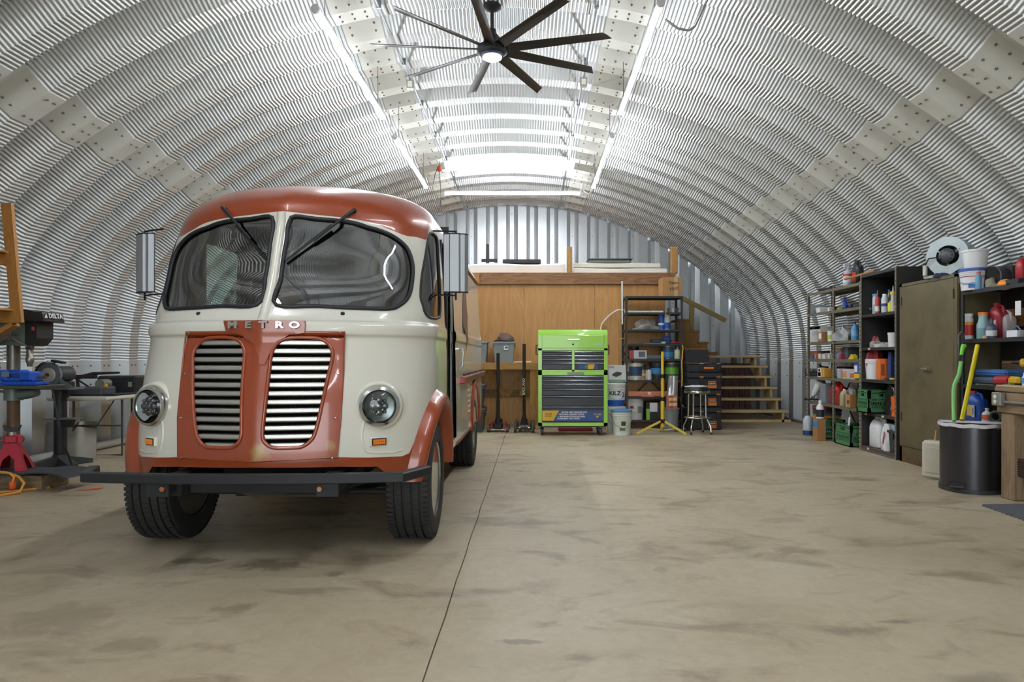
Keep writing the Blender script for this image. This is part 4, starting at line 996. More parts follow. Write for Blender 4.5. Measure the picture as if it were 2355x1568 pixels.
txt('• EXTRA DEEP DRAWER FOR', .030, (cxx(1510), -.010, cz(1163)), FRONT, wl, bn_, bold=.0006); txt('HOLDING LONGER TOOLS', .030, (cxx(1480), -.010, cz(1190)), FRONT, wl, bn_, bold=.0006)
txt('• 40% MORE STORAGE THAN', .030, (cxx(1480), -.010, cz(1220)), FRONT, wl, bn_, bold=.0006); txt('STANDARD 18 IN UNITS', .030, (cxx(1440), -.010, cz(1246)), FRONT, wl, bn_, bold=.0006)
txt('TRY ME', .034, (cxx(1810), -.010, cz(1190)), FRONT, yel, bn_, bold=.0006)
obj('arrow', MB().prism([(cxx(1790), cz(1210)), (cxx(1830), cz(1210)), (cxx(1810), cz(1240))], -.010, -.0075, 'Y'), yel, bn_)
lab = obj('drawer_label', MB().box(cxx(1575), cxx(1815), -.0075, -.004, cz(610), cz(530)), blue, tc_)
obj('label_corner', MB().prism([(cxx(1690), cz(530)), (cxx(1785), cz(530)), (cxx(1755), cz(608)), (cxx(1690), cz(608))], -.009, -.0075, 'Y'), yel, lab); obj('label_picture', MB().box(cxx(1650), cxx(1690), -.009, -.0075, cz(600), cz(550)), M('5c8f3a', .5), lab)
obj('badge', MB().box(cxx(1428), cxx(1638), -.006, 0, cz(680), cz(648), .002), M('6f7468', .35, .7), tc_)
for y in (290, 664): txt('HUSKY', .030, (cxx(1832), -.009 if y < 300 else -.003, cz(y)), FRONT, M('b9c4c4', .3, .7), tc_, 'name_badge', .002, sx=1.3)
for x in (-hw + .06, hw - .10):
    for y in (.06, D - .07):
        cst = obj('caster', MB().lathe([(.0001, -.018), (.05, -.018), (.055, -.01), (.055, .01), (.05, .018), (.0001, .018)], 20, 'X', (x, y, .055)), M('33383c', .5), tc_)
        fk = MB(); fk.box(x - .028, x - .022, y - .02, y + .03, .055, z_b); fk.box(x + .022, x + .028, y - .02, y + .03, .055, z_b); fk.box(x - .04, x + .04, y - .04, y + .04, z_b - .012, z_b); obj('fork', fk, M('4b4f52', .4, .7), cst)
obj('base_tray', MB().box(-hw + .02, hw - .02, .03, D - .02, z_b - .02, z_b), blk, tc_)
for s in (-1, 1): obj('side_handle', MB().tube([(s * hw, .1, cz(420)), (s * (hw + .03), .1, cz(415)), (s * (hw + .03), .1, cz(300)), (s * hw, .1, cz(295))], .008, 8), blk, tc_)
tag(obj('red_mat', MB().box(.42, .95, 10.55, 10.75, .0, .05, .01), M('8f3030', .7)), 'red folded mat lying on the floor under the tool chest', 'mat')

# buckets and boxes between chest and shelf
def bucket(label, loc, col='e9e9e4', r=.15, h=.37, lid=None, print_=None, name='bucket', open_=False, rz=0., handle=True):
    t = thing(name, label, 'bucket', loc, rz); m = M(col, .45)
    rb = r * .88
    prof = [(.0001, 0), (rb, 0), (rb, .005), (r * .985, h * .80), (r * 1.04, h * .80), (r * 1.04, h * .82), (r * .99, h * .83), (r * .99, h * .88), (r * 1.05, h * .885), (r * 1.05, h * .905), (r, h * .91), (r, h)]
    prof += [(r * .94, h), (rb * .93, .02), (.0001, .02)] if open_ else [(.0001, h)]
    obj('pail', MB().lathe(prof, 28), m, t)
    if lid: obj('lid', MB().lathe([(.0001, h), (r * 1.06, h), (r * 1.06, h * .96), (r * 1.08, h * .96), (r * 1.08, h + .012), (r * .95, h + .02), (.0001, h + .014)], 28), M(lid, .45), t)
    if print_:
        for c_, z0, z1, a0, a1 in print_:
            def rad(z): return rb + (r * .985 - rb) * z / (h * .80) + .0015
            obj('label_print', MB().grid([[(rad(z) * math.sin(a), -rad(z) * math.cos(a), z) for a in np.linspace(a0, a1, 14)] for z in (z0 * h, z1 * h)]), M(c_, .5), t)
    if handle:
        pts = [(r * 1.05 * math.cos(a), -r * 1.02 * abs(math.sin(a)) * 1.0, h * .86 - h * .55 * math.sin(a)) for a in np.linspace(0, math.pi, 16)]
        obj('bail_handle', MB().tube(pts, .0035, 6), M('a5a5a0', .3, .8), t)
    return t
wb1 = bucket('white bucket with a blue lid in front of the stacked paint buckets', (1.335, 10.12, 0), 'dfe2d8', .145, .355, '5d92c9', [('cfd8c4', .15, .70, -.7, .9), ('3d4238', .40, .58, -.15, .35), ('5b6450', .2, .32, -.3, .3)])
bucket('white lidded bucket on the floor under the blue-banded paint pail', (1.295, 10.48, 0), 'dcdcd6', .15, .37, 'e4e4de')
kb = bucket('white paint pail with a blue band, stacked on a bucket', (1.295, 10.48, .392), 'e6e6e2', .15, .345, 'ececE8', [('1f56b0', .03, .30, -1.2, 1.2), ('f0f0ee', .32, .74, -1.1, 1.1)])
txt('KILZ', .085, (-.03, -.152, .345 * .60), FRONT, M('2a2a33', .5), kb, bold=.003); txt('2', .10, (.095, -.135, .345 * .53), (R(90), 0, R(20)), M('2a4f9c', .5), kb, bold=.001)
pb = thing('product_box', 'white electronics carton with a black device picture, standing on the blue-banded pail', 'box', (1.31, 10.42, .765), R(2))
pb.rotation_euler = (R(-8), 0, R(2))
obj('carton', MB().box(-.135, .135, -.03, .06, 0, .26, .003), M('d5d5d2', .5), pb); obj('picture', MB().prism([(-.08, .10), (-.02, .075), (.06, .11), (.07, .14), (.0, .16), (-.07, .13)], -.0325, -.030, 'Y'), M('2d3133', .4), pb); obj('green_band', MB().box(-.135, .135, -.032, -.03, .0, .035), M('6f9c86', .5), pb)
txt('PYLE', .034, (-.085, -.033, .225), FRONT, M('a3313a', .5), pb, bold=.0008)

# black shelving by the plywood
bs = M('34373a', .42, .4, .1)
def shelf_unit(name, label, x0, x1, y0, y1, zs, mat, post=.035, braces=True, lip=.032):
    t = thing(name, label, 'shelf', ((x0 + x1) / 2, y0, 0)); w = (x1 - x0) / 2; d = y1 - y0; h = max(zs)
    for x in (-w, w):
        for y in (0, d):
            s = 1 if x < 0 else -1; q = 1 if y == 0 else -1
            mb = MB(); mb.box(x, x + s * post, y, y + q * .003, 0, h); mb.box(x, x + s * .003, y, y + q * post, 0, h); obj('post', mb, mat, t)
    for z in zs:
        mb = MB(); mb.box(-w + .004, w - .004, .003, d - .003, z - .004, z); mb.box(-w + .003, w - .003, .002, .006, z - lip, z + .0); mb.box(-w + .003, w - .003, d - .006, d - .002, z - lip, z); mb.box(-w + .003, -w + .006, .003, d - .003, z - lip, z); mb.box(w - .006, w - .003, .003, d - .003, z - lip, z); obj('shelf_board', mb, mat, t)
    return t
SX0, SX1, SY0, SY1 = 1.51, 2.43, 10.95, 11.40
def sz(y, d=SY0): return 1.155 - (640 + y / 4.2375 - 820) * d / FPX
SHZ = [sz(172), sz(332), sz(498), sz(636), sz(784), sz(992), sz(1155), sz(1382)]
bsh = shelf_unit('steel_shelf', 'tall black steel shelf unit in front of the plywood', SX0, SX1, SY0, SY1, SHZ, bs)
for a, b in (((-.46, .44, 1.25), (.46, .44, .30)), ((.46, .44, 1.25), (-.46, .44, .30))): obj('brace', MB().beam(a, b, .03, .003, (0, 1, 0)), bs, bsh)
tag(obj('timber_block', MB().box(SX0 + .08, SX1 - .08, SY0 + .05, SY1 - .05, 0, .095, .004), wood('4d3626', '5f4530', (4, 4, 4), .8, 3., 'X')), 'dark timber block on the floor under the black shelf', 'timber')
def sxp(x): return (1380 + x / 4.2375 - VX) * (SY0 + .12) / FPX
YS = SY0 + .14
def on(k): return SHZ[k] + .001
# top box
bx = thing('cardboard_box', 'cardboard box with handwriting standing on the black shelf top', 'box', (2.30, SY0 + .22, on(0)))
card = M('b08352', .75, 0, .06, 6.)
obj('carton', MB().box(-.19, .13, -.17, .17, 0, .305, .004), card, bx); obj('tape', MB().box(-.0, .06, -.173, -.17, .0, .305), M('c4a57a', .35), bx); obj('tape', MB().box(-.0, .06, -.17, .17, .305, .308), M('c4a57a', .35), bx)
ink = M('4a3a2a', .7)
txt('Train', .075, (-.01, -.175, .215), FRONT, ink, bx); txt('FREE', .07, (.0, -.175, .12), (R(90), R(-12), 0), ink, bx)
def lathe_thing(name, label, cat, loc, prof, mat, parts=(), n=20, rz=0.):
    t = thing(name, label, cat, loc, rz); obj('body', MB().lathe(prof, n), mat, t)
    for nm, pr, m_ in parts: obj(nm, MB().lathe(pr, n), m_, t)
    return t
def can(label, loc, r, h, col, band=None, lidc='b9bcbd', name='paint_can', cat='can'):
    ps_ = [('rim', [(r * 1.02, 0), (r * 1.02, .006), (r, .006)], M('b9bcbd', .3, .9)), ('lid', [(.0001, h), (r * .9, h), (r * .9, h - .004), (r * 1.03, h - .004), (r * 1.03, h + .004), (r * .96, h + .005), (r * .94, h - .001), (.0001, h - .001)], M(lidc, .3, .7))]
    if band: ps_.append(('label_wrap', [(r * 1.003, h * band[1]), (r * 1.003, h * band[2])], M(band[0], .5)))
    return lathe_thing(name, label, cat, loc, [(.0001, 0), (r, 0), (r, h - .004), (.0001, h - .004)], M(col, .4), ps_)
def carton(label, loc, w, d, h, col, rz=0., panels=(), name='carton', cat='box', b=.003):
    t = thing(name, label, cat, loc, rz); obj('carton', MB().box(-w / 2, w / 2, -d / 2, d / 2, 0, h, b), M(col, .6, 0, .08), t)
    for c_, x0, x1, z0, z1 in panels: obj('print', MB().box(x0 * w, x1 * w, -d / 2 - .0015, -d / 2, z0 * h, z1 * h), M(c_, .5), t)
    return t
# 2nd shelf: white trim pieces, cake tin
for lb, a, b in (('longer white vinyl trim strip on the black shelf', 235, 478), ('shorter white vinyl trim strip on the black shelf', 485, 605)):
    tag(obj('trim_strip', MB().box(sxp(a), sxp(b), SY0 + .03, SY0 + .08, on(1), on(1) + .028, .003), M('e3e3dc', .5)), lb, 'trim')
lathe_thing('metal_pan', 'shallow round metal pan on the black shelf', 'pan', (sxp(712), YS, on(1)), [(.0001, 0), (.085, 0), (.095, .075), (.1, .078), (.09, .075), (.08, .01), (.0001, .01)], M('9a9b98', .35, .9))
tag(obj('hook', MB().tube([(sxp(622), SY0 - .012, on(1) + .01), (sxp(622), SY0 - .02, on(1) - .05), (sxp(618), SY0 - .015, on(1) - .07), (sxp(630), SY0 - .012, on(1) - .06)], .006, 6), M('c9a04a', .4, .5)), 'small brass hook hanging from the black shelf edge', 'hook')
# 3rd shelf: plastic bag, two blue cans
clear = glass('dfe2e2', 1.35, 'film')
bagm = M('b5aea6', .25, 0, .3, 30., trans=.25)
cloth_heap('plastic_bag', 'crumpled clear plastic bag of brushes on the black shelf', 'bag', (sxp(445), YS + .02, on(2)), .20, .09, .12, '', 9, bagm, None, .5)
cc = can('tall blue solvent can on the black shelf', (sxp(600), YS, on(2)), .053, .26, '2f5fb5', ('e8e8ea', .28, .42)); can('white and blue solvent can on the black shelf', (sxp(655), YS, on(2)), .055, .26, 'd9dcdf', ('2f5fb5', .05, .45))
# 4th shelf
t = thing('caulk_gun', 'blue hand tool lying on the black shelf', 'tool', (sxp(600), YS, on(3)), R(8))
obj('frame', MB().box(-.16, .12, -.03, .03, .0, .07, .01), M('4a5a6e', .4, .3), t); obj('grip', MB().box(.02, .15, -.025, .025, .02, .12, .02), M('2d58b5', .45), t); obj('rod', MB().cyl((-.2, 0, .05), (.18, 0, .05), .006, None, 6), chrome, t)
t = thing('hacksaw', 'white-bladed hand saw lying on the black shelf edge', 'saw', (sxp(545), SY0 + .04, on(3))); obj('blade', MB().prism([(-.20, .0), (.13, .0), (.13, -.03), (.09, -.025), (-.05, -.01)], 0, .004, 'Z'), M('d6d8d8', .4), t); obj('handle', MB().box(.07, .14, -.02, .02, .004, .03, .008), M('c9cccc', .4), t)
tag(obj('red_clamp', MB().tube([(sxp(690), SY0 + .06, on(3) + .015), (sxp(720), SY0 + .05, on(3) + .02), (sxp(760), SY0 + .07, on(3) + .015), (sxp(770), SY0 + .09, on(3) + .015)], .014, 8), M('b5303a', .5)), 'small red clamp lying on the black shelf', 'clamp')
# 5th shelf
bucket('small black pail on the black shelf', (sxp(340), YS + .13, on(4)), '2c2e31', .09, .20, name='pail', open_=True)
carton('red and white printed carton beside the black pail', (sxp(368), SY0 + .085, on(4)), .26, .10, .135, 'c6c9cb', 0, [('c2343c', -.5, -.3, 0, 1), ('5d6266', .0, .4, .2, .85)])
carton('long grey metal tray box on the black shelf', (sxp(520), YS, on(4)), .33, .2, .06, '5d6367')
can('dark blue gallon paint can on the black shelf', (sxp(660), YS, on(4)), .10, .20, '274a66', ('3f7fae', .1, .55))
def bottle(label, loc, r, h, col, cap='e6e6e6', neck=.35, band=None, name='bottle', cat='bottle', sh=.62, n=18, capr=None):
    rn = r * neck; cr = capr or rn * 1.15
    ps_ = [('cap', [(.0001, h), (cr, h), (cr, h * .90), (.0001, h * .90)], M(cap, .4))]
    if band: ps_.append(('label_wrap', [(r * 1.006, h * band[1]), (r * 1.006, h * band[2])], M(band[0], .5)))
    return lathe_thing(name, label, cat, loc, [(.0001, 0), (r * .95, 0), (r, .008), (r, h * sh), (r * .8, h * (sh + .09)), (rn, h * (sh + .2)), (rn, h * .91), (.0001, h * .91)], M(col, .35), ps_, n)
bottle('pale squeeze bottle with a blue cap at the end of the black shelf', (sxp(748), YS - .06, on(4)), .05, .205, 'c9cba6', '3f6fb5', .3)
# 6th shelf paint cans
can('cream paint can with a dark label on the black shelf', (sxp(345), YS - .03, on(5)), .105, .27, 'cfc9b4', ('2f4f74', .25, .8)); can('white paint can behind the cream one on the black shelf', (sxp(300), YS + .16, on(5)), .09, .27, 'd5d3c8', ('8a4a3a', .2, .5))
can('dark blue quart can stacked on the tan can', (sxp(415), YS + .02, on(5) + .142), .055, .11, '24355a', ('c0803a', .0, .25)); can('tan quart can on the black shelf', (sxp(418), YS + .02, on(5)), .06, .135, 'b98a52', ('e0d5bb', .5, .8))
can('plain white small tub on the black shelf', (sxp(475), YS - .02, on(5)), .055, .16, 'dddeda', None, 'd8d8d4', 'plastic_tub', 'tub')
bucket('black and blue one-gallon pail on the black shelf', (sxp(555), YS - .01, on(5)), '25292c', .12, .26, '22262a', [('3f86c4', .40, .74, -1.3, 1.3)], 'pail', rz=.0)
can('dark green gallon paint can on the black shelf', (sxp(700), YS + .02, on(5)), .12, .27, '3c4a35', ('6fae3d', .35, .75))
# 7th: orange level case; bottom shelf
t = thing('level_case', 'faded orange plastic level case lying on the black shelf', 'case', ((sxp(262) + sxp(648)) / 2, SY0 + .12, on(6))); w = (sxp(648) - sxp(262)) / 2
obj('shell', MB().box(-w, w, -.10, .08, 0, .085, .012), M('d57f62', .5), t); obj('handle', MB().tube([(-.1, -.1, .02), (-.09, -.135, .01), (.09, -.135, .01), (.1, -.1, .02)], .012, 8), M('d57f62', .5), t); obj('latch', MB().box(.0, .05, -.11, -.098, .03, .075), M('d8d4cc', .4), t)
tag(obj('yellow_tape', MB().box(sxp(650), sxp(715), SY0 - .003, SY0 - .0005, on(6) - .03, on(6) + .05), M('d6d640', .5)), 'yellow tape strip on the black shelf beside the orange case', 'tape')
bucket('white five-gallon bucket standing on the lowest black shelf board', (sxp(345), YS + .04, on(7)), 'dcdcd8', .14, .36, None, [('d8d8d4', .2, .7, -.3, 1.0), ('a8363c', .50, .62, -.75, -.3), ('8a8a86', .30, .6, .2, .8)], open_=True)
bxk = carton('green and black boxed tool on the lowest black shelf board', (sxp(550), YS + .02, on(7)), .36, .24, .29, '26292a', 0, [('8fc23a', -.5, -.34, 0, .62), ('e6e6e4', -.34, .0, .45, .95), ('3a3d3c', .02, .5, .1, .9), ('cfd0cc', .1, .4, .3, .5)], 'product_box')
# tall leaning strips and cords by the shelf
tag(obj('white_pipe', MB().cyl((1.50, SY0 + .30, 1.69), (1.50, SY0 + .32, 2.40), .014, None, 10), M('ececea', .4)), 'thin white plastic pipe standing upright beside the black shelf', 'pipe')
tag(obj('white_tubing', MB().tube([WP(1437, 712, 11.4), WP(1420, 713, 11.4), WP(1405, 722, 11.4), WP(1392, 735, 11.42), WP(1384, 745, 11.42), WP(1380, 765, 11.42), WP(1379, 790, 11.42)], .014, 8), M('e6e4da', .5)), 'curved white plastic tubing running behind the tool chest', 'tube')
tag(obj('thin_stick', MB().cyl(WP(1416, 782, 11.38), WP(1440, 777, 11.2), .006, None, 6), M('d2b083', .6)), 'thin wooden stick poking out beside the black shelf', 'stick')

# grey trash can with long silver bag, yellow work light stand
gc = lathe_thing('trash_can', 'grey plastic trash can on the floor beside the black shelf', 'trash can', (2.14, 10.55, 0), [(.0001, 0), (.118, 0), (.132, .28), (.142, .28), (.142, .305), (.136, .31), (.14, .345), (.15, .35), (.15, .365), (.13, .36), (.112, .02), (.0001, .02)], M('868a8c', .5), (), 26)
def soft_bag(name, label, cat, loc, w, d, h, mat, seed, lean=0., tw=.6, parent=None):
    rnd = random.Random(seed); n, m = 22, 16; vs = []
    ph = [(rnd.randint(2, 6), rnd.uniform(0, 6), rnd.uniform(3, 9), rnd.uniform(0, 6)) for _ in range(6)]
    for i in range(m + 1):
        t = i / m; s = (1 - t) * 1. + t * tw; s *= (.92 + .08 * math.sin(t * 3.1))
        for j in range(n):
            a = 2 * math.pi * j / n; k = 1 + .10 * sum(math.sin(p * a + q + r_ * t) * .5 for p, q, r_, _ in ph)
            ca, sa = math.cos(a), math.sin(a); ca = math.copysign(abs(ca) ** .7, ca); sa = math.copysign(abs(sa) ** .7, sa)
            vs.append((w / 2 * s * ca * k + lean * t, d / 2 * s * sa * k, h * t))
    fs = [(i * n + j, i * n + (j + 1) % n, (i + 1) * n + (j + 1) % n, (i + 1) * n + j) for i in range(m) for j in range(n)] + [tuple(range(n)), tuple(m * n + j for j in range(n))]
    o = obj(name, MB().add(vs, fs), mat, parent, loc, angle=45)
    return tag(o, label, cat) if label else o
sb = soft_bag('long_bag', 'tall crinkled silver bag with an orange printed end standing in the grey can', 'bag', (2.13, 10.53, .03), .15, .10, .83, M('a9a8a6', .28, .5, .3, 25.), 5, .07, 1.0)
obj('orange_print', MB().grid([[(-.078 + .156 * i / 8 + .03, -.060 - .004 * math.sin(i), z) for i in range(9)] for z in (.33, .42, .53)]), M('c8623a', .5, 0, .35, 40.), sb)
for z in (.37, .45): obj('cream_print', MB().grid([[(-.05 + .12 * i / 8 + .03, -.064 - .004 * math.sin(i), q) for i in range(9)] for q in (z, z + .045)]), M('d9cfa0', .5, 0, .5, 60.), sb)
ylw = M('e8c22a', .4, .1, .1); ys = thing('light_stand', 'yellow tripod light stand in front of the black shelf', 'tripod', (1.96, 10.20, 0))
obj('pole', MB().tube([(0, 0, .10), (0, 0, .52), (0, 0, .52), (0, 0, .86), (0, 0, .86), (0, 0, 1.23)], [.029, .029, .025, .025, .021, .021], 12), ylw, ys)
for z in (.52, .86): obj('collar', MB().cyl((0, 0, z - .025), (0, 0, z + .03), .034, None, 12), blk, ys)
obj('leg_hub', MB().cyl((0, 0, .16), (0, 0, .22), .036, None, 12), blk, ys)
for a, L in ((R(187), .40), (R(-25), .36), (R(85), .3)):
    lg = obj('leg', MB().beam((.03 * math.cos(a), .03 * math.sin(a), .19), (L * math.cos(a), L * math.sin(a), .012), .024, .03), M('dcc85a', .4), ys)
    obj('strut', MB().beam((.02 * math.cos(a), .02 * math.sin(a), .06), (L * .55 * math.cos(a), L * .55 * math.sin(a), .09), .014, .014), ylw, lg)
tag(obj('yellow_lead', MB().tube([WP(1569, 790, 11.0), WP(1571, 800, 10.9), WP(1568, 830, 10.9), WP(1569, 870, 10.9), WP(1566, 920, 10.88), WP(1567, 930, 10.85), WP(1572, 935, 10.8)], .011, 8), M('d9a72c', .5)), 'yellow power cord hanging down the black shelf post', 'cord')
# bar stool
sl = thing('bar_stool', 'round black bar stool with chrome tube legs', 'stool', (2.49, 10.26, 0))
obj('seat', MB().lathe([(.0001, .60), (.165, .60), (.18, .615), (.185, .66), (.17, .69), (.12, .70), (.0001, .70)], 28), M('1d1f22', .35), sl)
obj('seat_band', MB().lathe([(.186, .61), (.190, .62), (.190, .635), (.186, .645)], 28), chrome, sl)
cloth_heap('rag', 'crumpled white rag lying on the stool seat', 'rag', (2.47, 10.24, .702), .15, .12, .025, 'd8d8d6', 12)
for k in range(4):
    a = R(45 + 90 * k) + .15; c_, s_ = math.cos(a), math.sin(a)
    lg = obj('leg', MB().tube([(.13 * c_, .13 * s_, .60), (.135 * c_, .135 * s_, .55), (.14 * c_, .14 * s_, .27), (.16 * c_, .16 * s_, .22), (.215 * c_, .215 * s_, .11), (.22 * c_, .22 * s_, .015)], .013, 10), chrome, sl)
    obj('foot', MB().cyl((.22 * c_, .22 * s_, 0), (.22 * c_, .22 * s_, .03), .017, None, 10), rub, lg)
obj('foot_ring', MB().tube([(.19 * math.cos(a), .19 * math.sin(a), .245) for a in np.linspace(0, 2 * math.pi, 32, endpoint=False)], .012, 8, True), chrome, sl)
# stacked black tool boxes
tbm = M('25272a', .5, 0, .12, 12.); org = M('e07a28', .45); tbx0, tbx1, tby = 2.47, 2.99, 10.75
def toolbox(label, z, h, logo=True, w=.53, d=.36, lidh=.09, opened=False):
    t = thing('tool_box', label, 'tool box', (2.73, tby, z))
    obj('tub', MB().box(-w / 2, w / 2, 0, d, 0, h - lidh, .015), tbm, t); obj('lid', MB().box(-w / 2 - .006, w / 2 + .006, -.006, d, h - lidh, h, .015), tbm, t) if not opened else None
    for x in (-w * .1, w * .40): 
        obj('latch', MB().box(x - .035, x + .035, -.022, -.004, h - lidh - .09, h - lidh + .03, .006), M('1a1c1e', .4), t); obj('latch_tab', MB().box(x - .03, x + .03, -.026, -.02, h - lidh + .015, h - lidh + .03), org, t)
    rb_ = MB()
    for k in range(5): rb_.box(-w / 2 + .02 + k * .035, -w / 2 + .032 + k * .035, -.006, .0, .02, h - lidh - .02)
    obj('ribs', rb_, tbm, t)
    if logo:
        lg = obj('logo_badge', MB().box(.055, .185, -.016, -.004, h * .08, h * .08 + .115, .012), org, t); obj('badge_panel', MB().box(.070, .17, -.018, -.015, h * .08 + .055, h * .08 + .095), blk, lg); txt('RIDGID', .026, (.12, -.019, h * .08 + .075), FRONT, wl, lg, bold=.0006)
    return t
toolbox('tall black wheeled tool box with an orange badge, bottom of the stack', 0, .36); toolbox('black tool box with an orange badge, middle of the stack', .362, .27); toolbox('black tool box with an orange badge below the open one', .634, .27)
t = toolbox('topmost black tool box with its lid propped open', .906, .12, False, lidh=.0, opened=True)
obj('carry_handle', MB().box(-.02, .14, -.03, -.008, .05, .085, .01), org, t)
lid_ = MB(); lid_.box(-.22, .19, -.02, .02, 0, .27, .02); L_ = obj('open_lid', lid_, tbm, t, (-.03, .33, .12), (R(-14), 0, 0), label='black lid with an orange seal')
obj('seal', MB().tube([(-.21, -.024, .015), (.18, -.024, .015), (.18, -.024, .255), (-.21, -.024, .255)], .008, 6, True), M('c8703a', .5), L_)
obj('inner_panel', MB().box(-.19, .16, -.023, -.018, .03, .24), M('1c1e21', .5), L_)
tag(obj('red_toolbox', MB().box(2.46, 2.62, 11.14, 11.4, .72, .78, .006), M('9a2430', .5)), 'red metal tray behind the stool', 'tray')
tag(obj('tray_stand', MB().box(2.47, 2.61, 11.15, 11.38, 0, .718, .006), M('3b3e40', .5)), 'dark grey narrow stand under the red tray behind the stool', 'stand')
# folded black chair frame behind the stool
t = thing('hand_truck', 'black tube hand truck leaning behind the bar stool', 'hand truck', (2.38, 10.62, 0))
obj('frame', MB().tube([(-.02, .1, .02), (-.02, .12, .66), (.02, .12, .72), (.10, .12, .72), (.13, .12, .66), (.13, .1, .02)], .014, 8), blk, t); obj('crossbar', MB().cyl((-.02, .11, .35), (.13, .11, .35), .01, None, 8), blk, t)
obj('toe_plate', MB().box(-.05, .16, .0, .1, .0, .012), blk, t)

# lower stairs with open treads
stx = thing('stairs', 'open pine stairs rising in six treads beside the right wall', 'stairs', (0, 0, 0))
def q3(x, y): return (1560 + x / 4.9, 680 + y / 4.9)
tr = [((605, 1242), 1297, 12.02), ((555, 1178), 1187, 12.32), ((515, 1115), 1080, 12.62), ((490, 1058), 980, 12.92), ((470, 1005), 880, 13.22), ((440, 940), 790, 13.52)]
rise = .193
for k, ((xa, xb), yc, d) in enumerate(tr):
    z = .21 + k * rise; X1 = (q3(xb, 0)[0] - VX) * d / FPX
    obj('tread', MB().box(2.98, X1, d - .02, d + .26, z - .04, z, .004), tread_w, stx)
for x0 in (3.08, 4.42):
    pts = [(12.04, 0), (12.04, .17)]
    for k in range(6):
        d = 12.02 + k * .3; pts += [(d + .02, .17 + k * rise), (d + .30, .17 + k * rise)]
    pts += [(13.82, .95), (12.34, 0)]
    obj('stringer', MB().prism(pts, x0, x0 + .04, 'X'), tread_w, stx)
obj('bottom_rail', MB().box(2.98, 4.58, 12.04, 12.08, 0, .045), tread_w, stx)
obj('landing', MB().box(2.5, 4.45, 13.92, 14.9, 1.135, 1.175), tread_w, stx)
for x in (4.36,): 
    for y in (13.96, 14.8): obj('landing_post', MB().box(x, x + .09, y, y + .09, 0, 1.135), tread_w, stx)
# pallet boards stacked under the stairs
pal = thing('pallet', 'dark red-brown slatted pallet standing behind the stair treads', 'pallet', (3.90, 13.83, 0))
pm = wood('71504a', '5c423b', (4, 4, 4), .8, 3., 'Z')
for k in range(12): obj('slat', MB().box(-.8 + k * .112, -.8 + k * .112 + .098, 0, .02, .05, 1.02, .002), pm, pal)
for z in (.1, .5, .92): obj('bearer', MB().box(-.82, .56, .02, .06, z, z + .08), pm, pal)
# upper stairs and rail running behind the shelf
us = thing('upper_stairs', 'upper pine stair flight with a slanted handrail against the end wall', 'stairs', (0, 13.9, 0))
pts = [(2.50, 1.30), (3.75, 1.30), (3.75, 1.48), (3.47, 1.48), (3.47, 1.70), (3.19, 1.70), (3.19, 1.92), (2.91, 1.92), (2.91, 2.14), (2.63, 2.14), (2.63, 2.36), (2.50, 2.36)]
def usx(px_): return (px_ - VX) * 13.9 / FPX
def usz(py_): return CH - (py_ - VY) * 13.9 / FPX
sp_ = []
steps = [(1560, 737), (1586, 737), (1586, 763.5), (1607, 763.5), (1607, 790), (1628, 790), (1628, 813), (1649, 813), (1649, 817.5), (1606, 817.5), (1575, 800), (1560, 790)]
obj('stringer', MB().prism([(usx(a), usz(b)) for a, b in steps], .02, .06, 'Y'), pine_z, us)
for a, b, y in ((1560, 1588, 737), (1584, 1609, 763.5), (1605, 1630, 790), (1626, 1651, 813)): obj('tread', MB().box(usx(a), usx(b), -.02, .85, usz(y), usz(y) + .035, .003), pine, us)
obj('handrail', MB().beam((usx(1560), 0, usz(681)), (usx(1669), 0, usz(737)), .05, .09), wood('a8925a', '9a8450', (5, 5, 5), .7, 3., 'X'), us)
obj('rail_post', MB().box(usx(1586), usx(1597), .0, .06, usz(763), usz(693), .003), wood('a8925a', '9a8450', (5, 5, 5), .7, 3., 'Z'), us)

# ================================================================ shelves and things along the right wall
FXR = 4.10                                        # front of the right row
RZ = -math.pi / 2                                 # things there face the aisle
def rp(px_, dep=.12): return (FXR + dep, FPX * (FXR + dep) / (px_ - VX))
olive = M('7d7763', .5, .25, .12, 5.); dark_s = M('3f403d', .5, .4, .12, 5.)
def RL(px_, z, dep=.12): x, y = rp(px_, dep); return (x, y, z)
ZA = [.06, .50, .863, 1.12, 1.366, 1.783, 2.085]
ra = thing('bolted_shelf', 'olive bolted steel shelving in two bays along the right wall', 'shelf', (FXR, 9.325, 0), RZ)
for x in (-.825, .025, .825):
    for y in (0, .40):
        q = 1 if y == 0 else -1
        mb = MB(); s = 1 if x < .5 else -1; mb.box(x, x + s * .04, y, y + q * .004, 0, 2.10); mb.box(x, x + s * .004, y, y + q * .04, 0, 2.10); p_ = obj('post', mb, olive, ra)
        hb = MB()
        for k in range(38): hb.box(x + s * .012, x + s * .026, y - q * .0008, y, .06 + k * .053, .075 + k * .053)
        obj('post_holes', hb, M('d8d8d4', .5) if y == 0 else blk, p_)
for z in ZA[1:]:
    for x0, x1 in ((-.82, .024), (.03, .82)):
        mb = MB(); mb.box(x0, x1, .004, .396, z - .004, z); mb.box(x0, x1, .003, .007, z - .038, z); mb.box(x0, x1, .393, .397, z - .038, z); obj('shelf_board', mb, olive, ra)
for a, b in (((-.8, .39, .9), (-.1, .39, .2)), ((-.2, .39, .9), (-.8, .39, .2))): obj('brace', MB().beam(a, b, .03, .004, (0, 1, 0)), dark_s, ra)
def cart(label, px_, z, w, d, h, col, panels=(), dep=.12, rz=0., name='carton', cat='box'): return carton(label, RL(px_, z + .001, dep), w, d, h, col, RZ + rz, panels, name, cat)
def bot(label, px_, z, r, h, col, cap='e6e6e6', band=None, dep=.12, **k): return bottle(label, RL(px_, z + .001, dep), r, h, col, cap, band=band, **k)
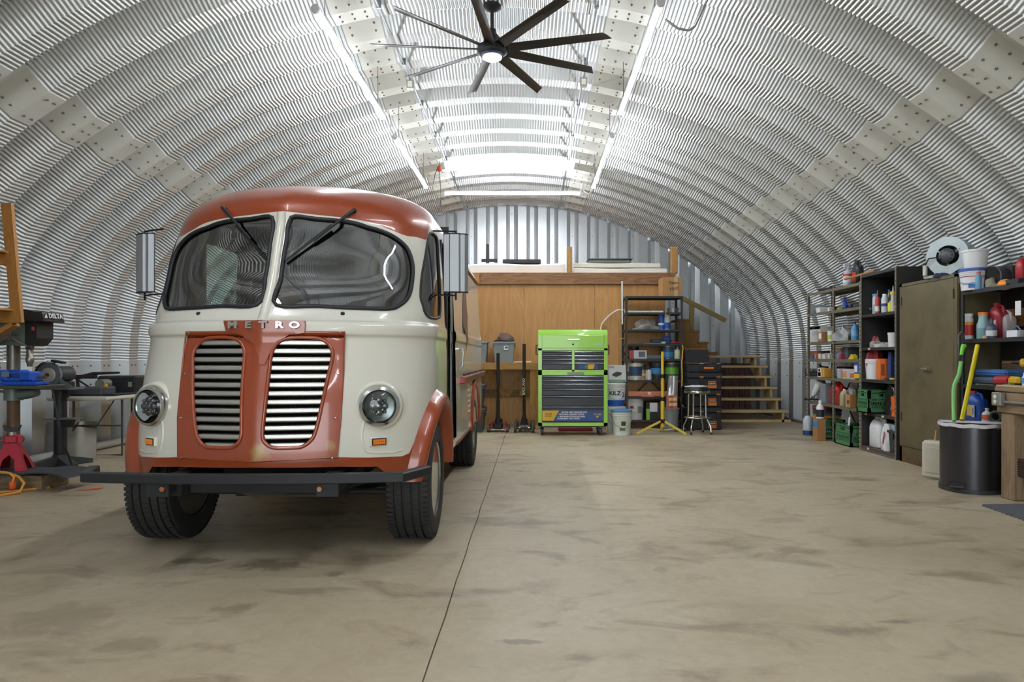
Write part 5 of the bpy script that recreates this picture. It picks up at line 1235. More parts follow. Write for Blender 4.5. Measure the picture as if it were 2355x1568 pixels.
def jug(label, px_, z, w, d, h, col, cap='e8e8e8', dep=.12, lab=None, loc=None, name='jug', rz=None, trans=0.):
    t = thing(name, label, 'jug', loc or RL(px_, z + .001, dep), RZ if rz is None else rz); m = M(col, .4, trans=trans)
    mb = MB(); prof = []
    for s, zz in ((.92, 0), (1, .02), (1, .62), (.94, .72), (.62, .84), (.36, .90)):
        prof.append([(w / 2 * s * (math.copysign(abs(math.cos(a)) ** .5, math.cos(a))) - (w * .18 * max(0, zz - .72) / .18 if zz > .72 else 0), d / 2 * s * (math.copysign(abs(math.sin(a)) ** .5, math.sin(a))), h * zz) for a in np.linspace(0, 2 * math.pi, 25)])
    mb.grid(prof); mb.add(prof[0][:-1], [tuple(range(24))]); mb.add(prof[-1][:-1], [tuple(range(24))]); obj('body', mb, m, t, angle=50)
    obj('cap', MB().lathe([(.0001, h * .89), (w * .17, h * .89), (w * .17, h), (.0001, h)], 14, 'Z', (-w * .18, 0, 0)), M(cap, .45), t)
    obj('handle', MB().tube([(-w * .05, 0, h * .86), (w * .15, 0, h * .93), (w * .36, 0, h * .88), (w * .42, 0, h * .72), (w * .42, 0, h * .6)], d * .11, 8), m, t)
    if lab: obj('label_print', MB().box(-w * .3, w * .3, -d / 2 - .003, -d / 2 + .01, h * .12, h * .52), M(lab, .5), t)
    return t
def tub(label, px_, z, r, h, col, lid=None, dep=.12, band=None, name='plastic_tub', cat='tub'):
    ps_ = [('lid', [(.0001, h), (r * 1.05, h), (r * 1.05, h * .88), (r, h * .88)], M(lid or col, .45))]
    if band: ps_.append(('label_wrap', [(r * .97, h * band[1]), (r * .985, h * band[2])], M(band[0], .5)))
    return lathe_thing(name, label, cat, RL(px_, z + .001, dep), [(.0001, 0), (r * .9, 0), (r, h * .9), (.0001, h * .9)], M(col, .4), ps_)
# bolted shelf, top
z = ZA[6]
t = thing('caulking_gun', 'black caulking gun lying on top of the bolted shelving', 'tool', RL(1900, z + .001), RZ + .2)
obj('barrel', MB().tube([(-.15, 0, .03), (.12, 0, .03)], .022, 8), blk, t); obj('grip', MB().box(.08, .14, -.015, .015, .0, .07, .01), blk, t); obj('rod', MB().cyl((-.2, 0, .05), (.2, 0, .05), .007, None, 6), dark_s, t)
t = bot('spray bottle with red, white and blue label on top of the bolted shelving', 1950, z, .06, .27, 'c3ccd4', 'd8dde0', ('e9e9e9', .2, .5)); obj('trigger_head', MB().box(-.06, .03, -.02, .02, .25, .31, .01), M('cdd6dc', .4), t); obj('red_stripe', MB().lathe([(.061, .14), (.061, .17)], 18), M('c8332c', .5), t)
jug('black oil jug with a red label on top of the bolted shelving', 1973, z, .17, .10, .33, '26282b', '1c1d1f', .16, 'c23a32')
tag(obj('wood_dowel', MB().cyl(RL(1943, 2.175, .02), RL(2010, 2.19, .05), .016, None, 8), M('b5804c', .6)), 'wooden dowel lying across the tops of the two shelf units', 'dowel')
# second board
z = ZA[5]
t = cart('clear plastic tub of small parts on the second board, far bay', 1878, z, .15, .2, .14, 'a9b5b5', (), .15, name='parts_tub', cat='tub'); cart('small white carton with blue corner, far bay second board', 1890, z, .14, .12, .075, 'e2e3e0', [('2f5fae', -.5, -.3, 0, .5)], .06)
cart('small rust-coloured box behind the white carton, far bay', 1896, z, .10, .10, .11, '9a5f44', (), .26); cart('small white switch box on the second board, far bay', 1910, z, .05, .06, .06, 'e8e8e6', (), .08)
cloth_heap('wire_coil', 'yellow-green coil of wire on the second board, near bay', 'wire', RL(1933, z + .001, .1), .05, .05, .05, '9aa85a', 21)
t = thing('bar_clamp', 'blue bar clamp standing on the second board, near bay', 'clamp', RL(1948, z + .001), RZ)
obj('jaw', MB().prism([(-.10, .0), (-.03, .0), (.0, .07), (-.04, .12), (-.07, .17), (-.09, .16), (-.07, .08)], -.012, .012, 'Y'), M('2d4fae', .45), t); obj('bar', MB().beam((-.09, 0, .03), (.14, 0, .05), .02, .006), blk, t); obj('pad', MB().box(.09, .13, -.02, .02, .02, .07, .006), M('3a4c86', .45), t)
cart('black drill bit case on the second board, near bay', 1926, z, .06, .1, .05, '2b2c2e', (), .08)
# third board
z = ZA[4]
t = cart('white appliance carton with black and yellow top band, far bay', 1887, z, .45, .2, .235, 'd9d9d6', [('201f1d', -.5, .5, .83, 1), ('e0b32a', -.44, -.18, .86, .97), ('e0b32a', .1, .45, .86, .97), ('bfc2c4', -.1, .4, .45, .7)], .24)
t = cart('small cardboard box with a white label, far bay third board', 1895, z, .13, .12, .14, 'a97c4f', [('efefec', -.25, .35, .3, .85)], .06); tub('white tub with a green label, far bay third board', 1911, z, .045, .145, 'e4e6e0', None, .06, ('b7cf6a', .2, .6))
cloth_heap('grey_bag', 'grey plastic bag of fittings on the third board, near bay', 'bag', RL(1940, z + .001, .13), .13, .16, .16, 'a5a8a6', 31, None, None, .4)
bot('blue bottle with yellow label patch, near end of the third board', 1966, z, .045, .24, '5b9fd0', '1d2a3a', ('7fb6dc', .25, .5), .10)
# fourth board
z = ZA[3]
cart('flat brown cardboard box at the back of the fourth board', 1884, z, .36, .18, .125, '8a6244', (), .27); cart('small blue box on the fourth board', 1873, z, .05, .07, .055, '2a62c0', (), .05); cart('small orange carton on the fourth board', 1881, z, .06, .08, .085, 'd0753c', (), .08)
cart('white carton with red edge on the fourth board', 1891, z, .075, .09, .075, 'dcd9d2', [('b03036', -.5, -.35, 0, 1)], .07); cart('white parts carton with red lid on the fourth board', 1902, z, .08, .1, .085, 'd5d2cb', [('a83238', -.5, .5, .85, 1)], .07); cart('pale carton against the middle post of the fourth board', 1913, z, .06, .09, .08, 'c9cac4', (), .08)
cart('tan carton on the fourth board of the near bay', 1941, z, .10, .15, .15, 'b08e62', (), .2); cart('dark grey parts bin on the fourth board of the near bay', 1957, z, .14, .16, .165, '5f686c', (), .22, name='parts_bin', cat='bin')
cloth_heap('grey_bag', 'lilac-grey small bag on the fourth board, near bay', 'bag', RL(1929, z + .001, .08), .05, .06, .10, '8f8a98', 33); cart('crimson small pouch box on the fourth board', 1937, z, .05, .05, .07, '9c3048', (), .05)
tag(obj('yellow_wedge', MB().prism([(-.07, 0), (.08, 0), (.08, .03), (.02, .065)], -.03, .03, 'Y'), M('e3c23c', .5), None, RL(1961, z + .001, .05), (0, 0, RZ)), 'yellow plastic wedge at the front of the fourth board', 'wedge')
# fifth board
z = ZA[2]
t = thing('wire_basket', 'dark wire basket of cables on the fifth board', 'basket', RL(1872, z + .001, .14), RZ)
for zz in (.0, .05, .10): obj('wire_ring', MB().tube([(.13 * math.copysign(abs(math.cos(a)) ** .4, math.cos(a)), .10 * math.copysign(abs(math.sin(a)) ** .4, math.sin(a)), zz + .005) for a in np.linspace(0, 2 * math.pi, 28, endpoint=False)], .004, 5, True), blk, t)
for k in range(12): a = 2 * math.pi * k / 12; obj('wire_upright', MB().cyl((.13 * math.copysign(abs(math.cos(a)) ** .4, math.cos(a)), .10 * math.copysign(abs(math.sin(a)) ** .4, math.sin(a)), 0), (.13 * math.copysign(abs(math.cos(a)) ** .4, math.cos(a)), .10 * math.copysign(abs(math.sin(a)) ** .4, math.sin(a)), .105), .003, None, 5), blk, t)
cloth_heap('cable_heap', 'grey heap of cables inside the wire basket', 'cables', RL(1872, z + .012, .14), .10, .08, .07, '4c4d4c', 35)
ct = cart('orange and white carton with red lettering on the fifth board', 1900, z, .22, .15, .125, 'd9a03c', [('e9e2d6', -.5, .05, .0, 1), ('c23040', -.42, -.02, .1, .55), ('c23040', -.35, -.1, .65, .9)], .09)
t = thing('pry_tool', 'black pry tool lying on the orange carton', 'tool', RL(1896, z + .13, .09), RZ); obj('bar', MB().beam((-.12, 0, .02), (.10, 0, .012), .03, .02), blk, t); obj('claw', MB().beam((-.12, 0, .02), (-.17, 0, .045), .03, .012), blk, t)
for k, (p_, c_, bd) in enumerate(((1935, 'a8b2b8', None), (1948, 'c0c6c6', ('e08a3a', .15, .75)), (1957, 'b5bcbe', None), (1966, 'c3c7c5', ('d2623a', .15, .6)))):
    tub(('plain grey lidded jar, farthest on the near bay fifth board', 'clear jar with orange and green label on the fifth board', 'clear lidded jar between the two labelled jars', 'clear jar with red-orange label, nearest on the fifth board')[k], p_, z, .058, .13, c_, 'b9c0c4', .07, bd)
cart('dark red metal box behind the jars on the fifth board', 1943, z, .30, .1, .15, '6e2a2c', (), .30)
# sixth board
z = ZA[1]
t = thing('work_lamp', 'white cone-shaped clamp lamp leaning on the sixth board', 'lamp', RL(1878, z + .001, .1), RZ); obj('cone', MB().tube([(-.08, -.02, .08), (.05, .05, .30)], [.035, .07], 18), M('e6e7e6', .4), t); obj('socket', MB().tube([(.05, .05, .30), (.08, .065, .35)], [.05, .03], 12), M('8f9290', .5), t); obj('clamp', MB().tube([(-.12, -.02, .03), (-.09, -.02, .10), (-.03, -.02, .06), (-.08, -.02, .015)], .009, 6), blk, t)
cart('grey ribbed plastic case on the sixth board', 1903, z, .18, .14, .27, '878a90', [('9a9da2', -.4, .4, .15, .2), ('9a9da2', -.4, .4, .3, .35), ('9a9da2', -.4, .4, .45, .5)], .12, name='plastic_case', cat='case', )
tag(obj('cable_coil', MB().tube([(.055 * (1 + .12 * k) * math.cos(k * .7), .04 * (1 + .1 * k) * math.sin(k * .7), .015 + .004 * (k % 5)) for k in range(18)], .008, 6), blk, None, RL(1868, z + .001, .06), (0, 0, RZ)), 'coil of black cable on the sixth board, far bay', 'cable')
jug('red gasoline can at the middle post, sixth board', 1929, z, .24, .17, .31, 'c92c25', '8a1d1a', .14)
jug('clear jug with yellow liquid on the sixth board', 1943, z, .09, .12, .225, 'd3d0a4', 'e6e6e4', .06, trans=.3); jug('clear jug of water on the sixth board beside the yellow one', 1955, z, .09, .12, .235, 'ccd3d6', 'e9e9e8', .20, trans=.3)
cart('cardboard carton with red stripes, near end of the sixth board', 1962, z, .12, .14, .165, 'b37f4a', [('c2453a', -.5, -.4, 0, 1), ('efe6dc', -.4, -.32, 0, 1), ('6f5536', -.2, .4, .3, .6)], .05); jug('white jug at the near end behind the striped carton', 1962, z, .13, .10, .27, 'd9dbda', 'd0d0ce', .22)
# floor in front of and under the bolted shelf
bot('white canister with a blue base on the floor at the far shelf post', 1858, 0, .07, .27, 'c8d0d6', '2a2c30', ('2a4a74', .0, .25), -.02, sh=.85, neck=.5)
cr_g = M('4d7f55', .5, 0, .1)
def crate(label, loc, w, d, h, rz, dense=True):
    t = thing('milk_crate', label, 'crate', loc, rz); th = .012
    fl = MB(); fl.box(-w / 2, w / 2, -d / 2, d / 2, 0, .012); obj('base', fl, cr_g, t)
    for nm, (ax, sgn) in (('side', ('y', -1)), ('side', ('y', 1)), ('side', ('x', -1)), ('side', ('x', 1))):
        L = w if ax == 'y' else d; mb = MB()
        def bar(a0, a1, z0, z1):
            o = sgn * (d / 2 if ax == 'y' else w / 2); lo, hi = (o - th, o) if sgn > 0 else (o, o + th)
            if ax == 'y': mb.box(a0, a1, lo, hi, z0, z1)
            else: mb.box(lo, hi, a0, a1, z0, z1)
        bar(-L / 2, L / 2, 0, h * .22); bar(-L / 2, L / 2, h * .94, h); bar(-L / 2, L / 2, h * .86, h * .89); bar(-L / 2, -L / 2 + .03, 0, h); bar(L / 2 - .03, L / 2, 0, h); bar(-L / 2, L / 2, h * .50, h * .54)
        bar(-L / 2, -L * .14, h * .62, h * .94); bar(L * .14, L / 2, h * .62, h * .94); bar(-L * .14, L * .14, h * .62, h * .72)
        n_ = max(4, int(L / .035))
        for k in range(n_):
            a = -L / 2 + .03 + (L - .06) * k / n_
            o = sgn * (d / 2 - th / 2 if ax == 'y' else w / 2 - th / 2)
            for dx in (.03, -.03):
                p0 = (a, o, h * .2) if ax == 'y' else (o, a, h * .2); p1 = (a + dx, o, h * .64) if ax == 'y' else (o, a + dx, h * .64); mb.beam(p0, p1, .007, .008, (0, 1, 0) if ax == 'y' else (1, 0, 0))
        obj(nm, mb, cr_g, t, angle=0)
    return t
crate('large green milk crate of scrap on the floor under the near bay', (FXR + .13, 8.92, .001), .46, .33, .27, RZ)
crate('smaller green milk crate on the floor under the far bay', (FXR + .13, 9.72, .001), .33, .33, .27, RZ)
for k in range(9): pass
tag(obj('scrap_bundle', MB().tube([(FXR + .05, 8.72, .05), (FXR + .12, 8.85, .12), (FXR + .16, 9.0, .10), (FXR + .2, 9.1, .16)], .02, 8), M('8a8468', .6)), 'bundle of tan hose inside the large green crate', 'hose')
t = cart('tall cardboard tube box with blue tape on the floor by the crates', 1884, 0, .15, .12, .30, 'ab7a4b', [('3a86d0', -.5, .5, .62, .86)], -.12, name='cardboard_box')
bot('white squirt bottle with black label on the blue-taped box', 1886, .302, .05, .25, 'e9e9ea', 'efefef', ('26282c', .1, .5), -.12)
for k, (c_, lb) in enumerate((('b8862f', 'yellow-brown flat box lowest of the pile above the crates'), ('5a4a44', 'dark brown flat box in the pile above the crates'), ('33435f', 'blue flat box in the pile above the crates'), ('a33a35', 'red-edged flat box topping the pile above the crates'))):
    cart(lb, 1902, .275 + k * .042 if k else .275, .34, .26, .040, c_, [('e6e0d4', -.1, .3, .2, .8)], .18, .05 * k)
tag(obj('white_stick', MB().beam((FXR + .06, 8.98, .12), (FXR + .10, 9.0, .36), .025, .012), M('dadad6', .5)), 'white plastic stick standing in the large green crate', 'stick')

# enclosed dark shelf unit
DY0, DY1 = 7.63, 8.46; DW = (DY1 - DY0) / 2; DH = 2.165
du = thing('metal_bookcase', 'tall dark grey enclosed steel shelf unit beside the olive cabinet', 'shelf', (FXR - .02, (DY0 + DY1) / 2, 0), RZ)
for x in (-DW, DW): obj('side_panel', MB().box(x - .006 if x > 0 else x, x if x > 0 else x + .006, 0, .42, 0, DH), dark_s, du)
obj('back_panel', MB().box(-DW, DW, .415, .42, 0, DH), dark_s, du)
for x, s in ((-DW, 1), (DW, -1)):
    f_ = obj('front_flange', MB().box(x, x + s * .03, -.004, 0, 0, DH), olive, du)
    hb = MB()
    for k in range(40): hb.box(x + s * .010, x + s * .02, -.0055, -.004, .04 + k * .053, .052 + k * .053)
    obj('flange_holes', hb, blk, f_)
ZD = [.06, .477, .88, 1.266, 1.668, 2.16]
for z in ZD: obj('shelf_board', MB().box(-DW + .006, DW - .006, -.003, .414, z - .035, z, .002), dark_s if z > .1 else M('5d4a3c', .6, .2, .2), du)
obj('kick_plate', MB().box(-DW, DW, -.002, .01, 0, .03), M('6d706e', .5, .4), du)
for x, z in ((-.22, 3), (.1, 1), (-.30, 1), (-.24, 0)): obj('shelf_tag', MB().box(x, x + .05, -.0055, -.003, ZD[z] - .03, ZD[z] - .006), M('d8c9a4', .5), du)
z = ZD[4]
t = tub('glass jar holding paint brushes on the upper bookcase board', 1998, z, .045, .09, '9c9a94', None, .10); obj('brush', MB().tube([(0, 0, .08), (.01, 0, .17), (.015, 0, .22)], [.012, .007, .004], 6), M('c9a368', .5), t)
bot('small amber bottle at the front of the upper bookcase board', 1990, z, .022, .07, 'b5764a', 'd8cfc0', None, .05)
bot('tall white spray can with a light blue cap', 2013, z, .034, .255, 'dfe3e6', '4aa8dc', ('b9c6d0', .1, .5), .12, sh=.78, neck=.9)
t = lathe_thing('caulk_tube', 'red caulk tube with a grey nozzle on the bookcase', 'tube', RL(2018, z + .001, .06), [(.0001, 0), (.026, 0), (.026, .19), (.024, .20), (.008, .21), (.004, .28), (.0001, .28)], M('c9433c', .45), [('label_wrap', [(.0265, .03), (.0265, .09)], M('e9e4de', .5))])
bot('slim black bottle behind the red caulk tube', 2026, z, .03, .20, '2b2d30', '1c1d1e', None, .14, sh=.8)
bot('white bottle with a navy stripe on the upper bookcase board', 2035, z, .038, .225, 'd6dadc', 'eceded', ('2a4a9a', .35, .5), .07, sh=.75, neck=.6)
bot('grey bottle with a bright blue nozzle on the upper bookcase board', 2045, z, .035, .28, '7d8486', '2a68c0', None, .15, sh=.6)
bot('short bottle with a yellow label on the upper bookcase board', 2048, z, .03, .13, 'd9d43a', 'c9c8c0', ('e3dd38', .1, .8), .05, sh=.75)
lathe_thing('caulk_tube', 'white caulk tube with a yellow collar on the bookcase', 'tube', RL(2054, z + .001, .05), [(.0001, 0), (.024, 0), (.024, .19), (.026, .195), (.03, .20), (.03, .23), (.01, .235), (.004, .30), (.0001, .30)], M('d6d8d2', .45), [('collar', [(.031, .198), (.031, .232)], M('e8c92f', .45))])
bot('tiny pale bottle at the near end of the upper bookcase board', 2061, z, .024, .09, 'c7a58f', 'e6e2da', None, .04)
z = ZD[3]
can('black lidded can on the middle bookcase board', RL(1995, z + .001, .10), .075, .15, '25282b', ('d6d5cf', .08, .4), '6f7272')
cloth_heap('plastic_bag', 'clear bag of screws on the middle bookcase board', 'bag', RL(2014, z + .001, .08), .07, .06, .08, '', 41, bagm)
cloth_heap('rag', 'white and red rag on the middle bookcase board', 'rag', RL(2036, z + .001, .08), .12, .08, .05, 'c9c2be', 43)
cart('dark flat box behind the rag on the middle bookcase board', 2036, z, .26, .14, .07, '4a4246', (), .28)
tub('white ribbed tub, near end of the middle bookcase board', 2056, z, .065, .165, 'e6e7e6', None, .08)
z = ZD[2]
t = cart('blue, white and yellow detergent carton on the lower bookcase board', 1986, z, .17, .16, .215, '3457a8', [('e8b72c', -.5, .5, 0, .27), ('f0f0ee', -.45, .0, .35, .75), ('e8e8e8', -.5, .5, .92, 1)], .10); jug('white jug behind the detergent carton', 1984, z, .16, .09, .285, 'dcdedd', 'e8e8e6', .26)
bk_ = bucket('plain white pail on the lower bookcase board', RL(2013, z + .001, .13), 'e6e6e4', .115, .245, open_=True, name='pail', rz=RZ, handle=False)
cloth_heap('foil_pouch', 'red and silver foil pouch sticking out of the white pail', 'pouch', RL(2013, z + .16, .13), .08, .07, .24, 'a8434a', 45, None, None, .45)
cart('orange tool carton on the lower bookcase board', 2043, z, .20, .18, .25, 'cf6420', [('7a3a18', .05, .45, .2, .75), ('e37a30', -.5, -.1, 0, 1)], .15); cart('slim dark blue carton, near end of the lower bookcase board', 2061, z, .06, .16, .33, '2f3f78', (), .14)
t = thing('screwdriver', 'screwdriver with a yellow handle lying at the bookcase board edge', 'tool', RL(2046, z + .018, .03), RZ); obj('shaft', MB().cyl((-.12, 0, 0), (.02, 0, 0), .006, None, 6), blk, t); obj('handle', MB().cyl((.02, 0, 0), (.11, 0, 0), .015, None, 8), M('d8c04a', .4), t)
z = ZD[1]
crate('green milk crate jutting out of the bookcase', (FXR + .08, 8.28, z + .002), .30, .33, .275, RZ)
bagb = M('17181a', .22, 0, .3, 8., coat=.3)
soft_bag('trash_bag', 'shiny black trash bag in the bookcase beside the green crate', 'bag', (FXR + .19, 7.92, z + .002), .33, .34, .37, bagb, 51, 0, .85)
bucket('small bright orange bucket, near end of the bookcase', (FXR + .05, 7.72, z + .002), 'e8651f', .075, .225, open_=True, name='pail', rz=RZ)
z = ZD[0]
jug('large white jug at the bottom of the bookcase', 0, z, .26, .20, .375, 'e6e7e8', 'e2e2e2', loc=(FXR + .13, 8.26, z + .002))
sbg = soft_bag('paper_sack', 'white sack with a red stripe at the bottom of the bookcase', 'sack', (FXR + .10, 7.97, z + .002), .22, .22, .31, M('dfe0e0', .6, 0, .1), 55, 0, .6); obj('red_stripe', MB().beam((-.113, -.03, .08), (-.09, -.02, .22), .02, .004, (1, 0, 0)), M('b83a44', .5), sbg)
tote('waste_bin', 'small dark grey bin at the bottom of the bookcase', (FXR + .11, 7.77, z + .002), .20, .18, .25, '34383a')
cloth_heap('plastic_bag', 'clear plastic bag with blue print in the small grey bin', 'bag', (FXR + .11, 7.77, z + .24), .08, .075, .10, '', 57, M('9fb2c6', .25, 0, .4, 25., trans=.2), None, .4)

# olive cabinet
cab_m = bpy.data.materials.new('mat_cabinet'); cab_m.use_nodes = True; nt = cab_m.node_tree; b = nt.nodes['Principled BSDF']; tc = nt.nodes.new('ShaderNodeTexCoord')
sp = nt.nodes.new('ShaderNodeSeparateXYZ'); nt.links.new(tc.outputs['Object'], sp.inputs[0])
c0 = ramp(nt, tn(3, 7, .5), [(.35, '5f573f'), (.55, '6d6449'), (.75, '766c52')]); c1 = ramp(nt, tn(18, 8, .6, .7), [(.4, '4e4029'), (.6, '6a3f26')])
fz = ramp(nt, sp.outputs['Z'], [(.03, W1), (.20, (.15, .15, .15, 1)), (.24, W0)]) ; sc_ = ramp(nt, tn(7, 9, 1.5, .75, (4, 4, 2)), [(.60, W0), (.68, W1)])
c = mixc(scl(sc_, .35), c0, '8d8367'); mm = nt.nodes.new('ShaderNodeMath'); mm.operation = 'MULTIPLY'; nt.links.new(fz, mm.inputs[0]); nt.links.new(ramp(nt, tn(6, 6, 1), [(.35, W0), (.6, W1)]), mm.inputs[1])
c = mixc(mm.outputs[0], c, c1); nt.links.new(c, b.inputs['Base Color']); b.inputs['Roughness'].default_value = .45; b.inputs['Metallic'].default_value = .15
CY0, CY1, CHT = 6.56, 7.58, 1.955; CW = (CY1 - CY0) / 2
cb = thing('steel_cabinet', 'tall olive-brown steel cabinet with a scuffed door and lever handle', 'cabinet', (FXR - .01, (CY0 + CY1) / 2, 0), RZ)
obj('body', MB().box(-CW, CW, .02, .46, 0, CHT, .006), cab_m, cb)
fr = MB(); fr.box(-CW, -CW + .045, 0, .03, 0, CHT); fr.box(CW - .045, CW, 0, .03, 0, CHT); fr.box(-CW, CW, 0, .03, CHT - .03, CHT); fr.box(-CW, CW, 0, .03, 0, .17); obj('frame', fr, cab_m, cb)
dr_ = obj('door', MB().box(-CW + .048, CW - .048, -.004, .025, .175, CHT - .035, .004), cab_m, cb)
hp = obj('handle_plate', MB().box(-.05, .09, -.012, -.004, 1.0, 1.06, .004), M('8b8879', .4, .7), dr_)
obj('lever', MB().tube([(-.02, -.012, 1.03), (-.02, -.045, 1.03), (.08, -.05, 1.028), (.10, -.045, 1.028)], .011, 8), M('a9a698', .35, .8), hp)
for z in (.45, 1.72):
    obj('hinge', MB().cyl((-CW + .046, -.006, z), (-CW + .046, -.006, z + .09), .007, None, 8), dark_s, dr_); obj('hinge', MB().cyl((CW - .046, -.006, z), (CW - .046, -.006, z + .09), .007, None, 8), dark_s, dr_)
# blower on the cabinet
bw = thing('blower', 'galvanised squirrel-cage blower with a motor in its inlet, on the cabinet', 'blower', (FXR + .20, 6.97, CHT), R(-48))
gz = M('b3bdbd', .38, .7, .1); Rb = .185; cz_ = .215
scroll = [(Rb * (1 + .10 * t) * math.cos(a), cz_ + Rb * (1 + .10 * t) * math.sin(a)) for t, a in ((k / 40, R(-40) + 2 * math.pi * k / 40 * .86) for k in range(41))]
mbb = MB(); mbb.grid([[(x, -.15, z) for x, z in scroll], [(x, .15, z) for x, z in scroll]]); obj('housing_wrap', mbb, gz, bw, angle=60)
for y in (-.15, .15):
    ring = MB(); n_ = 41; inner = [(.105 * math.cos(math.atan2(z - cz_, x)), cz_ + .105 * math.sin(math.atan2(z - cz_, x))) for x, z in scroll]
    ring.grid([[(x, y, z) for x, z in scroll] + [(scroll[0][0], y, scroll[0][1])], [(x, y, z) for x, z in inner] + [(inner[0][0], y, inner[0][1])]]); obj('side_plate', ring, gz, bw)
fins = MB()
for k in range(36): a = 2 * math.pi * k / 36; fins.beam((.11 * math.cos(a), -.13, cz_ + .11 * math.sin(a)), (.11 * math.cos(a), .13, cz_ + .11 * math.sin(a)), .002, .03, (math.cos(a + .6), 0, math.sin(a + .6)))
obj('fan_wheel', fins, M('6b7272', .5, .6), bw)
obj('motor', MB().lathe([(.0001, -.20), (.05, -.20), (.072, -.185), (.075, -.06), (.0001, -.05)], 24, 'Y', (0, 0, cz_)), M('4d5254', .45, .4), bw)
mv = MB()
for k in range(10): a = 2 * math.pi * k / 10; mv.ball((.05 * math.cos(a), -.196, cz_ + .05 * math.sin(a)), (.010, .006, .010), 8, 4)
obj('motor_vents', mv, blk, bw)
for a in (.5, 2.6, 4.7): obj('motor_arm', MB().beam((.07 * math.cos(a), -.13, cz_ + .07 * math.sin(a)), (.125 * math.cos(a), -.152, cz_ + .125 * math.sin(a)), .015, .006, (0, 1, 0)), gz, bw)
obj('capacitor', MB().lathe([(.0001, 0), (.022, 0), (.022, .10), (.0001, .105)], 14, 'Z', (-.20, -.17, .03)), M('c3c1b6', .4, .4), bw); obj('wire', MB().tube([(-.20, -.17, .13), (-.16, -.19, .20), (-.09, -.20, .20), (-.04, -.2, .17)], .006, 6), blk, bw)
obj('foot_rail', MB().box(-.22, .20, -.16, .16, 0, .03, .004), gz, bw); obj('outlet_duct', MB().box(.10, .26, -.145, .145, .03, .20, .004), gz, bw)
cloth_heap('work_glove', 'blue work glove on the cabinet in front of the blower', 'glove', (FXR + .03, 6.87, CHT), .09, .05, .04, '3a4668', 61)
bot('small orange bottle lying by the cabinet edge', 2131, CHT, .012, .03, 'e0853a', 'e0853a', None, .03)

# black shelving beside the cabinet
bk = thing('black_shelf', 'black steel shelving between the olive cabinet and the workbench', 'shelf', (FXR, 6.08, 0), RZ)
ZC = [.10, .555, .894, 1.32, 1.775]
for x in (-.44, .44):
    for y in (0, .42):
        q = 1 if y == 0 else -1; s = 1 if x < 0 else -1; mb = MB(); mb.box(x, x + s * .038, y, y + q * .004, 0, 1.80); mb.box(x, x + s * .004, y, y + q * .038, 0, 1.80); obj('post', mb, bs, bk)
for z in ZC: mb = MB(); mb.box(-.435, .435, .004, .416, z - .004, z); mb.box(-.436, .436, .001, .006, z - .035, z); mb.box(-.436, .436, .414, .419, z - .035, z); obj('shelf_board', mb, bs, bk)
obj('back_sheet', MB().box(-.43, .08, .40, .405, .9, 1.75), M('2c2926', .8), bk); obj('back_sheet', MB().box(-.43, .3, .40, .405, .10, .86), M('1f1e1d', .8), bk)
wb_ = wood('8a5f3a', '9c6e45', (4, 4, 4), .7, 3., 'X'); obj('back_plank', MB().box(-.42, .10, .375, .40, 1.43, 1.60, .003), wb_, bk); obj('back_plank', MB().box(-.42, .10, .375, .40, .95, 1.12, .003), wood('7d684e', '8c7659', (4, 4, 4), .7, 3., 'X'), bk)
obj('brace', MB().beam((.0, .41, 1.25), (.42, .41, .5), .03, .004, (0, 1, 0)), bs, bk)
z = ZC[4]
pl = bucket('white paint pail with a blue rim on the black shelving top', RL(2239, z + .001, .06), 'e3e6ea', .115, .185, '3a62b8', [('b83a44', .66, .70, -1.4, 1.4), ('3f7fc8', .1, .3, .1, .7)], 'pail', rz=RZ + .5)
lathe_thing('white_tub', 'plain white tub standing upside up on the paint pail', 'tub', RL(2243, z + .206, .06), [(.0001, 0), (.088, 0), (.106, .15), (.112, .15), (.112, .17), (.10, .17), (.085, .01), (.0001, .01)], M('eceded', .45), (), 26)
bot('blue squeeze bottle with an orange cap in front of the paint pail', 2250, z, .026, .165, '6fa3c0', 'e0764a', None, -.05 + .085, sh=.6, neck=.7)
sp_ = thing('duct_ring', 'black round duct collar holding a tan rag on the black shelving top', 'duct', RL(2288, z + .001, .16), RZ + .3)
obj('collar', MB().lathe([(.10, -.05), (.105, -.05), (.105, .07), (.10, .07), (.095, .0), (.10, -.05)], 30, 'Y', (0, 0, .105)), M('2e2c2a', .5), sp_); obj('rim', MB().tube([(.102 * math.cos(a), -.05, .105 + .102 * math.sin(a)) for a in np.linspace(0, 2 * math.pi, 30, endpoint=False)], .005, 6, True), M('6b6a66', .4, .5), sp_); obj('block', MB().box(-.10, .11, .075, .12, 0, .21, .004), M('4a4038', .7), sp_)
cloth_heap('rag', 'tan rag bundled in the black duct collar', 'rag', RL(2286, z + .016, .14), .07, .06, .09, 'a39d88', 63)
t = thing('safety_cap', 'orange hard plastic cap with a yellow edge on the black shelving top', 'cap', RL(2311, z + .001, .08), RZ); obj('dome', MB().ball((0, 0, .015), (.075, .05, .05), 16, 8), M('f0922a', .4), t); obj('brim', MB().box(.03, .11, -.03, .03, .0, .02, .006), M('e3d65a', .4), t)
cart('black radio on the black shelving top by the frame edge', 2340, z, .16, .1, .05, '25272a', (), .10); tag(obj('orange_cone', MB().lathe([(.0001, .09), (.012, .085), (.035, .005), (.05, 0), (.0001, 0)], 14), M('e8633a', .45), None, RL(2331, z + .001, .28)), 'small orange cone behind the black radio', 'cone')
t = jug('red fuel bottle at the frame edge on the black shelving top', 2353, z, .09, .10, .26, 'b5222c', '2a2a2a', .18)
z = ZC[3]
